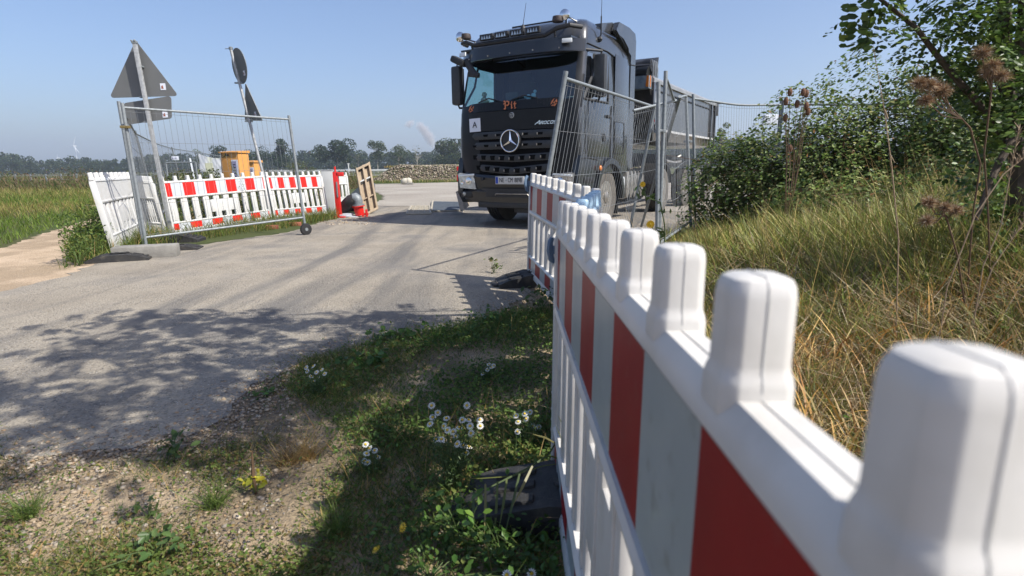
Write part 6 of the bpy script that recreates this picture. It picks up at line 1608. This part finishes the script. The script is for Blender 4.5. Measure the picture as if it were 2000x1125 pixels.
for (x0, y0, x1, y1) in ((1110, 880, 1020, 842), (1115, 905, 1040, 890), (1120, 930, 1085, 830), (1100, 950, 1080, 1000), (1108, 862, 1090, 812), (1060, 940, 1100, 1010)): reed([(x0, y0), ((x0 + x1) / 2 + 1, (y0 + y1) / 2 - 6), (x1, y1)], .003, 1.7, 1.65)
nmesh('leaves', np.array(V_), np.array(Fq), np.array(T_), m_leaf, t)
# broad leaved low plants
def rosette(name, px, py, n, rad, hh, size, label, cols, grp='leafy weeds', asp=.55):
    base = g(px, py); t = empty(name, base, 0, label, 'weed', grp)
    c = rng.normal(0, rad, (n, 3)) * np.array([1, 1, 0]); c[:, 2] = rng.uniform(.01, hh, n)
    nmesh('leaves', *leaves(c, rng.uniform(size * .6, size * 1.3, n), pal(n, cols, .15), nrm=np.array([0, -.2, 1.0]), spread=.55, asp=asp), m_leaf, t)
    b = MB()
    for i in range(0, n, 4): b.path([(0, 0, 0), Vector(c[i]) * .6 + Vector((0, 0, .01)), Vector(c[i])], [.0018, .0014, .001], 4, cap=False)
    b.build('stems', m_gstem, t)
BG_ = [(.06, .13, .025), (.08, .16, .03), (.05, .11, .02)]
rosette('nettle_plant', 905, 1060, 50, .05, .14, .032, 'bright green toothed leaves left of the black foot', [(.10, .20, .03), (.13, .24, .04)])
rosette('leafy_weed', 990, 1115, 150, .13, .10, .026, 'dark leafy weed in front of the black foot', BG_)
rosette('leafy_weed', 1060, 1125, 70, .06, .09, .024, 'leafy weed squeezed against the barrier bottom', BG_)
rosette('leafy_weed', 840, 1130, 130, .12, .06, .018, 'fine leafy weed at the bottom edge of the grass', BG_)
rosette('leafy_weed', 780, 668, 50, .09, .07, .05, 'leafy weed on the road edge of the grass', BG_)
rosette('leafy_weed', 720, 712, 50, .08, .06, .05, 'leafy weed near the small daisies', BG_)
rosette('leafy_weed', 890, 660, 40, .08, .06, .05, 'leafy weed at the far tip of the grass', BG_)
rosette('leafy_weed', 965, 640, 55, .07, .13, .04, 'leafy weed beside the barrier shadow', BG_)
rosette('leafy_weed', 1060, 600, 70, .07, .16, .045, 'leafy weed below the leaning barrier', [(.09, .14, .04), (.06, .10, .03)])
rosette('leafy_weed', 965, 535, 36, .04, .17, .04, 'small upright weed left of the black foot on the road', [(.10, .14, .04), (.14, .13, .05)])
rosette('leafy_weed', 515, 775, 26, .035, .05, .03, 'tiny green weed alone on the gravel edge', BG_)
rosette('leafy_weed', 345, 895, 30, .03, .09, .035, 'small toothed weed on the stony ground', [(.07, .12, .03)])
rosette('leafy_weed', 310, 1085, 50, .05, .06, .026, 'red stemmed bramble seedling at the bottom left', [(.08, .14, .04), (.10, .16, .05)])
rosette('leafy_weed', 290, 1010, 30, .04, .04, .022, 'small bramble shoot above the bottom left seedling', [(.09, .15, .04)])
rosette('yellow_weed', 500, 965, 20, .018, .07, .028, 'weed with bright yellow leaves and a brown spike on the stony ground', [(.42, .38, .03), (.34, .34, .04)])
q = g(500, 965); b = MB(); b.path([(0, 0, 0), at(494, 925, q.y) - q, at(492, 880, q.y) - q], [.004, .006, .002], 6); o = b.build('flower_spike', m_stem); o.parent = [x for x in COL.objects if x.name.startswith('yellow_weed')][0]
for i, (px, py) in enumerate([(600, 895), (418, 990), (55, 1010), (660, 1045), (560, 905)]):
    base = g(px, py); n = 150; p_ = np.column_stack([rng.normal(0, .018, n), rng.normal(0, .018, n), np.zeros(n)])
    t = empty('grass_tuft', base, 0, ['straw coloured tuft on the shadow edge', 'flat green tuft mid left on the stones', 'green tuft at the left frame edge', 'dark tuft inside the barrier shadow', 'yellowish tuft beside the shadow edge'][i], 'grass tuft', 'grass tufts on the stony ground')
    nmesh('blades', *blades(p_, rng.uniform(.04, .11, n), rng.uniform(.0015, .003, n), rng.uniform(.3, 1.2, n), pal(n, [DRY[:3], GREEN, GREEN, GREEN, DRY][i]), .5), m_blade, t)

# loose stones
def stones(poly, n, s0, s1, name, seed, dens=None, m=None, line=None):
    r = np.random.default_rng(seed)
    if line is not None:
        k_ = r.integers(0, len(line) - 1, n); f_ = r.uniform(0, 1, n)[:, None]; A_ = np.array([tuple(q[:2]) for q in line]); p2 = A_[k_] * (1 - f_) + A_[k_ + 1] * f_ + r.normal(0, .12, (n, 2)); p_ = np.column_stack([p2, hgt(p2[:, 0], p2[:, 1]) + .004])
    else: p_ = scatter(poly, n, dens=dens)
    n = len(p_)
    ico = bmesh.new(); bmesh.ops.create_icosphere(ico, subdivisions=1, radius=1); iv = np.array([v.co[:] for v in ico.verts]); ifc = np.array([[v.index for v in f.verts] for f in ico.faces]); ico.free()
    k = len(iv); s = s0 + (s1 - s0) * r.uniform(0, 1, n) ** 4
    sc = r.uniform(.6, 1.25, (n, 1, 3)) * s[:, None, None]; sc[:, :, 2] *= .6
    a = r.uniform(0, 6.28, n); ca, sa = np.cos(a), np.sin(a)
    V = iv[None] * (1 + r.normal(0, .14, (n, k, 1))) * sc
    X_ = V[:, :, 0] * ca[:, None] - V[:, :, 1] * sa[:, None]; Y_ = V[:, :, 0] * sa[:, None] + V[:, :, 1] * ca[:, None]
    V = np.stack([X_ + p_[:, 0:1], Y_ + p_[:, 1:2], V[:, :, 2] + p_[:, 2:3] + s[:, None] * .25], -1)
    Fq = (ifc[None] + (np.arange(n) * k)[:, None, None]).reshape(-1, 3)
    c = np.clip(np.array([(.27, .21, .14), (.34, .275, .20), (.18, .15, .115), (.40, .34, .26), (.30, .21, .13), (.22, .19, .16)])[r.integers(0, 6, n)] * (1 + r.normal(0, .12, (n, 1))), 0, 1)
    o = nmesh(name, V.reshape(-1, 3), Fq, np.repeat(c, k, 0), m_stone); tag(o, kind='stuff')
m_stone = leafmat('loose_stone', .9, 0)
edge = [Vector((-3.6, 2.9, 0)), g(0, 830), g(300, 800), g(560, 680), g(760, 630), g(1020, 570), g(1065, 600), g(760, 700), g(600, 780), g(560, 1000), g(470, 1125), Vector((-.5, .95, 0)), Vector((-2.7, .95, 0))]
m_st2 = None
el = [g(-40, 880), g(60, 902), g(200, 880), g(380, 850), g(480, 770), g(600, 700), g(760, 665), g(900, 640), g(1010, 590), g(1060, 540)]
stones(edge, 15000, .0016, .012, 'gravel', 3, dens=lambda q: np.clip(.5 + 1.2 * vnoise(q, 3, 71), .06, 1))
stones(None, 11000, .0025, .011, 'edge_gravel', 14, line=el)
stones([Vector((-5, 3, 0)), g(0, 600), g(600, 470), g(1030, 450), g(1035, 560), g(760, 650), g(400, 790), g(0, 880)], 9000, .0022, .010, 'road_grit', 4)
stones([g(640, 440), g(590, 425), g(660, 415), g(735, 425), g(735, 440)], 900, .01, .035, 'roadside_gravel', 5)
# ------------------------------------------------------------------ background
FOR = [(.028, .050, .024), (.036, .062, .028), (.048, .075, .032), (.027, .045, .026)]
LT = [(.075, .105, .040), (.09, .12, .05), (.10, .12, .06)]
def crown_pts(r, n, R_, Hc, nb, flat=1.0, lo=.25):
    ang = r.uniform(0, 6.28, nb); rad = np.sqrt(r.uniform(0, 1, nb)) * .62
    C = np.column_stack([np.cos(ang) * rad * R_, np.sin(ang) * rad * R_, r.uniform(lo, .92, nb) * Hc]); s = R_ * r.uniform(.25, .45, nb) * flat
    k = r.integers(0, nb, n); u = r.normal(0, 1, (n, 3)); u /= np.linalg.norm(u, axis=1, keepdims=True)
    return C[k] + u * (s[k] * (1 - np.abs(r.normal(0, .2, n))))[:, None] * np.array([1, 1, .8]), C
# far wood as one mass
parts = []; r = np.random.default_rng(99)
def wood_line(x0, x1, step, Yf, top, jit, cols):
    X = x0
    while X < x1:
        Y = Yf + r.uniform(-12, 25); h = top(X) * r.uniform(.86, 1.1); xw = at(X, 330, Y).x
        R_ = h * r.uniform(.42, .6); n = 640
        q, _ = crown_pts(r, n, R_, h, 9, 1.1, .12); q[:, 2] *= h / max(q[:, 2].max(), 1e-3)
        q = q + np.array([xw, Y, 0]); q[:, 2] = np.maximum(q[:, 2], .3)
        parts.append(leaves(q, r.uniform(.5, 1.2, n) * h / 12, pal(n, cols, .15), spread=1, asp=.8)); X += step * r.uniform(.7, 1.3)
def h_at(ypx, Y): return (333 - ypx) / F * Y + H
def topf(X):
    xs_ = [-150, 0, 20, 60, 75, 110, 150, 240, 300, 330, 380, 420, 560, 600, 640, 700, 760, 820, 870, 900, 960, 1300, 1420, 1600, 2200]
    ys_ = [312, 300, 292, 306, 312, 306, 304, 310, 300, 296, 304, 306, 302, 300, 298, 298, 303, 300, 298, 290, 285, 280, 280, 290, 300]
    return h_at(float(np.interp(X, xs_, ys_)), 330)
wood_line(-160, 2200, 9, 330, topf, 0, FOR); wood_line(-160, 1500, 13, 300, lambda X: topf(X) * .72, 0, FOR)
o = nmesh('distant_wood', *merge(parts), m_leaf); tag(o, kind='stuff')
# a solid dark understorey so the sky does not show at the foot of the wood
# single trees before the wood
def far_tree(name, px, top, wpx, Y, label, cols=FOR, n=900, bare=False, trunk_m=None, two=None, lo=.25):
    x = at(px, 333, Y).x; Hh = at(px, top, Y).z; R_ = wpx * .78 * Y / F
    t = empty(name, (x, Y, 0), 0, label, 'tree', 'single trees before the distant wood')
    n = int(n * 2.2); r = np.random.default_rng(int(px)); b = MB(); rt = max(.06, Hh * .016)
    if two:
        q1, C1_ = crown_pts(r, n, R_ * .62, Hh, 10, 1.25, .42); q1[:, 0] += R_ * .3; q2, C2_ = crown_pts(r, n // 2, R_ * .5, Hh * .82, 8, 1.2, .4); q2[:, 0] -= R_ * .55; q = np.concatenate([q1, q2]); C = np.concatenate([C1_ + [R_ * .3, 0, 0], C2_ - [R_ * .55, 0, 0]])
    else: q, C = crown_pts(r, n, R_, Hh, 13, 1.0, lo)
    q[:, 2] *= Hh / max(q[:, 2].max(), .1)
    b.path([(0, 0, 0), (r.normal(0, .1), 0, Hh * .35), (r.normal(0, .2), 0, Hh * .6), (r.normal(0, .3), 0, Hh * .9)], [rt, rt * .85, rt * .6, rt * .15], 6)
    for c in C[:9]:
        z0 = min(Hh * .75, max(Hh * .2, c[2] * .6)); b.path([(0, 0, z0), ((c[0]) * .5, c[1] * .5, (z0 + c[2]) * .52), tuple(c)], [rt * .45, rt * .3, rt * .08], 5)
    if bare:
        for k in range(16):
            a = r.uniform(0, 6.28); z0 = Hh * r.uniform(.35, .8); e = Vector((math.cos(a) * R_ * .6, math.sin(a) * R_ * .6, z0 + Hh * .22)); b.path([(0, 0, z0), e * .5 + Vector((0, 0, z0 * .5)), e], [rt * .25, rt * .15, rt * .05], 4)
    b.build('trunk', trunk_m or m_bark, t)
    s = Hh / 12; nmesh('crown', *leaves(q, r.uniform(.26, .6, len(q)) * s, pal(len(q), cols, .18), asp=.75), m_leaf, t)
far_tree('broadleaf_tree', 545, 270, 36, 200, 'round dark tree just left of the gate wheel post', n=1500)
far_tree('broadleaf_tree', 503, 284, 40, 205, 'dark tree behind the leaning round sign', n=1300)
far_tree('broadleaf_tree', 432, 284, 26, 210, 'small dark tree behind the taller orange cabinet', n=900)
far_tree('bare_tree', 394, 290, 22, 200, 'sparse pale tree above the white banner', cols=LT, n=160, bare=True)
far_tree('poplar_tree', 660, 271, 62, 190, 'tall two lobed dark tree above the red post', n=1800, two=True, trunk_m=m_pale_bark)
far_tree('bare_tree', 700, 297, 24, 185, 'sparse light tree left of the wooden panel top', cols=LT, n=220, bare=True, trunk_m=m_pale_bark)
far_tree('poplar_tree', 738, 274, 32, 185, 'slim light crowned tree above the wooden panel', cols=LT + FOR[:2], n=800, trunk_m=m_pale_bark, lo=.5)
far_tree('poplar_tree', 780, 282, 36, 185, 'light crowned tree left of the bare white trunk', cols=LT + FOR[:2], n=800, trunk_m=m_pale_bark, lo=.42)
far_tree('bare_tree', 816, 284, 26, 180, 'dead tree with a bright white trunk in front of the wood', cols=LT, n=60, bare=True, trunk_m=m_pale_bark)
far_tree('broadleaf_tree', 866, 268, 50, 180, 'broad light green tree left of the truck', cols=LT + FOR, n=1700, lo=.12)
far_tree('broadleaf_tree', 896, 270, 46, 178, 'light green tree partly hidden by the truck mirror side', cols=LT + FOR, n=1500, lo=.12)
far_tree('poplar_tree', 1406, 240, 26, 60, 'small light tree behind the trailer end', cols=[(.16,.19,.09),(.13,.16,.07)], n=260, lo=.1)
for i, (px, top, w_, Y, lb) in enumerate([(575, 312, 26, 60, 'yellowish young shrub behind the striped barrier'), (600, 316, 30, 62, 'second yellowish shrub right of the gate post')]):
    far_tree('shrub', px, top, w_, Y, lb, cols=[(.13, .15, .05), (.10, .12, .04)], n=420, lo=.05)
# weeds behind left barriers
p_ = scatter([at(255, 345, 14).xy.to_3d(), at(420, 345, 14).xy.to_3d(), at(430, 345, 21).xy.to_3d(), at(250, 345, 21).xy.to_3d()], 9000); p_[:, 2] += rng.uniform(0, 1.25, len(p_)) * np.clip(.75 + .6 * vnoise(p_, .9, 5), .2, 1.3)
a_ = leaves(p_, rng.uniform(.05, .12, len(p_)), pal(len(p_), [(.06, .085, .02), (.09, .11, .03), (.13, .12, .05), (.07, .09, .03)]), asp=.5)
p_ = scatter([g(345, 462), g(525, 430), g(640, 416), g(640, 424), g(530, 436), g(350, 470)], 1100); p_[:, 2] += rng.uniform(0, .5, len(p_)) ** 1.5
b_ = leaves(p_, rng.uniform(.015, .04, len(p_)), pal(len(p_), [(.10, .14, .04), (.14, .17, .06), (.17, .16, .07)]), asp=.3)
p_ = scatter([Vector((-6.6, 11.0, 0)), Vector((-5.5, 11.2, 0)), Vector((-5.6, 13.4, 0)), Vector((-4.8, 14.2, 0)), Vector((-4.9, 15.4, 0)), Vector((-7.2, 15, 0))], 12000); p_[:, 2] += rng.uniform(0, .85, len(p_)) * np.clip(.8 + .5 * vnoise(p_, 1.2, 15), .2, 1.2)
c_ = leaves(p_, rng.uniform(.03, .09, len(p_)), pal(len(p_), [(.08, .12, .03), (.12, .16, .04), (.17, .17, .06), (.09, .12, .035), (.22, .17, .08)]), asp=.45)
o = nmesh('barrier_weeds', *merge([a_, b_, c_]), m_leaf); tag(o, kind='stuff')
# thin tall weeds in front of the striped barriers
for i, (x0, y0, hs_, lb) in enumerate([(500, 440, [(437, 300), (455, 325), (430, 345), (470, 350), (445, 380)], 'tall thin dry weed rising in front of the left striped barrier'), (620, 425, [(618, 350), (628, 362), (610, 370)], 'pale wispy weed at the right end of the striped row'), (155, 520, [(120, 455), (165, 452), (195, 458), (205, 470), (135, 475), (178, 480), (150, 465)], 'leafy weed spreading beside the outermost barrier foot')]):
    base = g(x0, y0); t = empty('wispy_weed', base, 0, lb, 'weed', 'wispy weeds'); b = MB(); cs_ = []
    for (x, y) in hs_:
        h = at(x, y, base.y + rb.uniform(-.2, .2)) - base; m1 = Vector((h.x * .35, h.y * .5, h.z * .55)); b.path([(0, 0, 0), m1, h], [.006, .004, .002], 5, cap=False)
        for k in range(34): f = rb.random(); cs_.append(tuple((m1.lerp(h, f) if f > .0 else m1) + Vector((rb.gauss(0, .035), rb.gauss(0, .03), rb.gauss(0, .03)))))
    b.build('stem', m_gstem, t); c = np.array(cs_)
    nmesh('leaves', *leaves(c, rng.uniform(.015, .04, len(c)), pal(len(c), [(.13, .15, .05), (.18, .17, .07)] if i < 2 else GREEN), asp=.35), m_leaf, t)
# beet / rubble heap
hx = [at(688, 358, 47), at(960, 352, 50)]; 
t0 = Vector((-12.6, 47.5, 0)); Lh = 24
b = MB(); NXh, NYh = 60, 10; vs = []; fs = []
def heapz(u, v):
    e = sstep(0, .14, u) * (.86 + .10 * math.sin(u * 9) + .05 * math.sin(u * 23)); return 1.45 * e * float(sstep(0, .28, v)) * float(1 - sstep(.75, 1, v))
for i in range(NXh + 1):
    for k in range(NYh + 1): vs.append((Lh * i / NXh, 5 * k / NYh + .0 * i, heapz(i / NXh, k / NYh) - .05))
for i in range(NXh):
    for k in range(NYh): q = i * (NYh + 1) + k; fs.append((q, q + NYh + 1, q + NYh + 2, q + 1))
b.add(vs, fs); core = b.build('beet_heap', mat('earthy_heap', (.13, .10, .06), (.09, .07, .045), scale=2, rough=.95), None, smooth=80); core.location = t0
tag(core, 'long low heap of brown and tan lumps across the yard', 'heap')
r = np.random.default_rng(8); n = 13000; u = r.uniform(0, 1, n); v = r.uniform(0, .75, n); z = np.array([heapz(a, c) for a, c in zip(u, v)])
ico = bmesh.new(); bmesh.ops.create_icosphere(ico, subdivisions=1, radius=1); iv = np.array([q.co[:] for q in ico.verts]); ifc = np.array([[q.index for q in f.verts] for f in ico.faces]); ico.free()
s = r.uniform(.035, .085, n); V = iv[None] * r.uniform(.6, 1.4, (n, 1, 3)) * s[:, None, None] + np.stack([u * Lh, v * 5, z], 1)[:, None]
c = np.array([(.25, .21, .15), (.19, .155, .11), (.13, .105, .075), (.36, .31, .24), (.10, .085, .06), (.13, .14, .06)])[r.integers(0, 6, n)]
lo_ = nmesh('lumps', V.reshape(-1, 3), (ifc[None] + (np.arange(n) * len(iv))[:, None, None]).reshape(-1, 3), np.repeat(c, len(iv), 0), m_stone, core); lo_['kind'] = 'stuff'
p_ = np.column_stack([r.uniform(-.5, Lh, 5000), r.uniform(-1.2, .3, 5000), np.zeros(5000)]); 
w1 = blades(p_, r.uniform(.1, .3, 5000), r.uniform(.03, .05, 5000), r.uniform(.1, .5, 5000), pal(5000, YG + GREEN[:2] + DRY[:1]), .4)
p_ = np.column_stack([r.uniform(1.5, Lh, 4000), r.uniform(3.0, 4.5, 4000), np.full(4000, 1.2)]); w2 = blades(p_, r.uniform(.08, .3, 4000), r.uniform(.03, .05, 4000), r.uniform(.1, .5, 4000), pal(4000, DRY[:2] + YG), .4)
hg = nmesh('heap_grass', *merge([w1, w2]), m_blade); hg.location = t0; tag(hg, kind='stuff')
q = g(787, 361); b = MB(); b.ball((0, 0, .20), .36, 12, sc=(1.05, .8, .75)); b.ball((.22, -.04, .22), .25, 10, sc=(1, 1, 1.1)); o = b.build('boulder', mat('pale_stone', (.50, .47, .38), (.40, .37, .30), scale=2, rough=.9, bump=.5, bscale=6), None, smooth=60); o.location = q + Vector((.1, .6, 0)); tag(o, 'pale boulder lying in front of the heap', 'boulder')
b = MB(); b.box((0, 0, .12), (.5, .3, .12), bev=.03); o = b.build('concrete_lump', m_conc); o.location = g(800, 362); tag(o, 'small flat concrete lump right of the boulder', 'concrete lump')
# guard rail far
t = empty('guard_rail', (at(660, 333, 95).x, 95, 0), 0, 'long pale guard rail in front of the distant wood', 'guard rail'); x0 = t.location.x
b = MB(); b.box(((at(560, 333, 95).x + at(760, 333, 95).x) / 2 - x0, 0, .95), (at(770, 333, 95).x - at(500, 333, 95).x, .06, .3), bev=.02); b.build('rail', m_boxw, t)
for px in range(510, 770, 20): b = MB(); b.box((at(px, 333, 95).x - x0, .06, .42), (.1, .1, .84)); b.build('post', m_wire, t)
t = empty('marker_post', (at(681, 333, 90).x, 90, 0), 0, 'thin pale post standing before the distant wood', 'post'); b = MB(); b.tube((0, 0, 0), (0, 0, at(681, 320, 90).z), .10); b.build('pole', m_boxw, t); b = MB(); b.box((0, 0, at(681, 320, 90).z), (.3, .1, .2)); b.build('head', m_boxw, t)
# red and white post top right above the brambles
q = at(1508, 234, 30); t = empty('white_box', q, 0, 'small white box showing above the brambles behind the fence', 'box'); b = MB(); b.box((0, 0, 0), (.9, .3, .5), bev=.03); b.build('body', m_paper, t)
# hillside behind
b = MB(); hill = []
# wind turbines
m_turb = mat('turbine_white', (.70, .72, .74), (.66, .68, .70), rough=.5)
def turbine(px, hub_y, base_y, Y, blades_px, label):
    x = at(px, hub_y, Y).x; hz_ = at(px, hub_y, Y).z; t = empty('wind_turbine', (x, Y, 0), 0, label, 'wind turbine', 'wind turbines on the horizon')
    s = Y / F; b = MB(); b.path([(.0, 0, 0), (0, 0, hz_)], [2.2 * s / 1.5, 1.1 * s / 1.5], 10); b.build('tower', m_turb, t)
    b = MB(); b.box((0, 0, hz_), (2.6 * s, 6 * s, 2.2 * s), bev=.3); b.build('nacelle', m_turb, t)
    for (bx, by) in blades_px:
        e = at(bx, by, Y) - Vector((x, Y, 0)); h = Vector((0, 0, hz_)); b = MB(); b.path([h + Vector((0, -3.4 * s, 0)), h.lerp(e, .2) + Vector((0, -3.4 * s, 0)), e + Vector((0, -3.4 * s, 0))], [.5 * s, 1.0 * s, .25 * s], 6, flat=.4); b.build('blade', m_turb, t)
turbine(146, 285, 312, 1500, [(150, 266), (130, 287), (160, 301)], 'wind turbine standing above the far left wood')
turbine(8, 303, 312, 1700, [(10, 292), (2, 308), (13, 309)], 'tiny wind turbine at the left frame edge')
turbine(114, 309, 312, 1900, [(115, 302), (110, 313), (119, 312)], 'tiny wind turbine left of the large one')
# chimneys
for i, (px, ty, lb) in enumerate([(604, 294, 'thin pale chimney above the wood near the gate post'), (889, 276, 'pale chimney top behind the light green trees')]):
    Y = 1400; x = at(px, ty, Y).x; t = empty('chimney', (x, Y, 0), 0, lb, 'chimney', 'distant chimneys'); b = MB(); hz_ = at(px, ty, Y).z; b.path([(0, 0, 0), (0, 0, hz_)], [3.4, 2.4], 12); b.build('stack', m_conc, t); b = MB(); b.lathe([(2.5, hz_ - 6), (2.9, hz_ - 6), (2.9, hz_ - 3), (2.5, hz_ - 3)], n=12); b.build('band', m_redp, t)
# smoke plume: soft volume puffs
m_smoke = bpy.data.materials.new('steam'); m_smoke.use_nodes = True; n_ = m_smoke.node_tree.nodes; l_ = m_smoke.node_tree.links; n_.remove(n_['Principled BSDF'])
pv = n_.new('ShaderNodeVolumePrincipled'); pv.inputs['Color'].default_value = (.95, .90, .88, 1); pv.inputs['Anisotropy'].default_value = .2
tc = n_.new('ShaderNodeTexCoord'); gr2 = n_.new('ShaderNodeTexGradient'); gr2.gradient_type = 'SPHERICAL'; l_.new(tc.outputs['Object'], gr2.inputs[0])
no_ = n_.new('ShaderNodeTexNoise'); no_.inputs['Scale'].default_value = 2.2; no_.inputs['Detail'].default_value = 4; l_.new(tc.outputs['Object'], no_.inputs['Vector'])
ma = n_.new('ShaderNodeMath'); ma.operation = 'MULTIPLY_ADD'; l_.new(no_.outputs['Fac'], ma.inputs[0]); ma.inputs[1].default_value = 1.6; ma.inputs[2].default_value = -.75
mb_ = n_.new('ShaderNodeMath'); mb_.operation = 'ADD'; l_.new(ma.outputs[0], mb_.inputs[0]); l_.new(gr2.outputs['Fac'], mb_.inputs[1])
mc = n_.new('ShaderNodeMath'); mc.operation = 'MULTIPLY'; mc.use_clamp = False; mc.inputs[1].default_value = .16; 
mx_ = n_.new('ShaderNodeMath'); mx_.operation = 'MAXIMUM'; mx_.inputs[1].default_value = 0; l_.new(mb_.outputs[0], mx_.inputs[0]); l_.new(mx_.outputs[0], mc.inputs[0]); l_.new(mc.outputs[0], pv.inputs['Density']); l_.new(pv.outputs[0], n_['Material Output'].inputs['Volume'])
sm = empty('steam_plume', at(846, 285, 1150), 0, 'faint pinkish white steam plume drifting up left over the wood', 'steam plume')
sm['kind'] = 'stuff'
for (x, y, rx, rz) in ((838, 268, 12, 15), (829, 256, 12, 14), (821, 247, 10, 11), (843, 279, 9, 12), (800, 242, 12, 7)):
    b = MB(); b.ball((0, 0, 0), 1, 16); o = b.build('puff', m_smoke, sm); o.location = at(x, y, 1150) - sm.location; s = 1150 / F; o.scale = (rx * s, rx * s, rz * s); o.rotation_euler = (0, R(-30), 0)
# ------------------------------------------------------------------ haze
mh = bpy.data.materials.new('haze_air'); mh.use_nodes = True; n_ = mh.node_tree.nodes; n_.remove(n_['Principled BSDF'])
pv = n_.new('ShaderNodeVolumePrincipled'); pv.inputs['Color'].default_value = (.70, .79, .95, 1); pv.inputs['Density'].default_value = HAZE; pv.inputs['Anisotropy'].default_value = .3
mh.node_tree.links.new(pv.outputs[0], n_['Material Output'].inputs['Volume'])
b = MB(); b.box((0, 1000, 60), (4200, 2800, 122)); hz = b.build('haze', mh, smooth=0); tag(hz, kind='stuff')
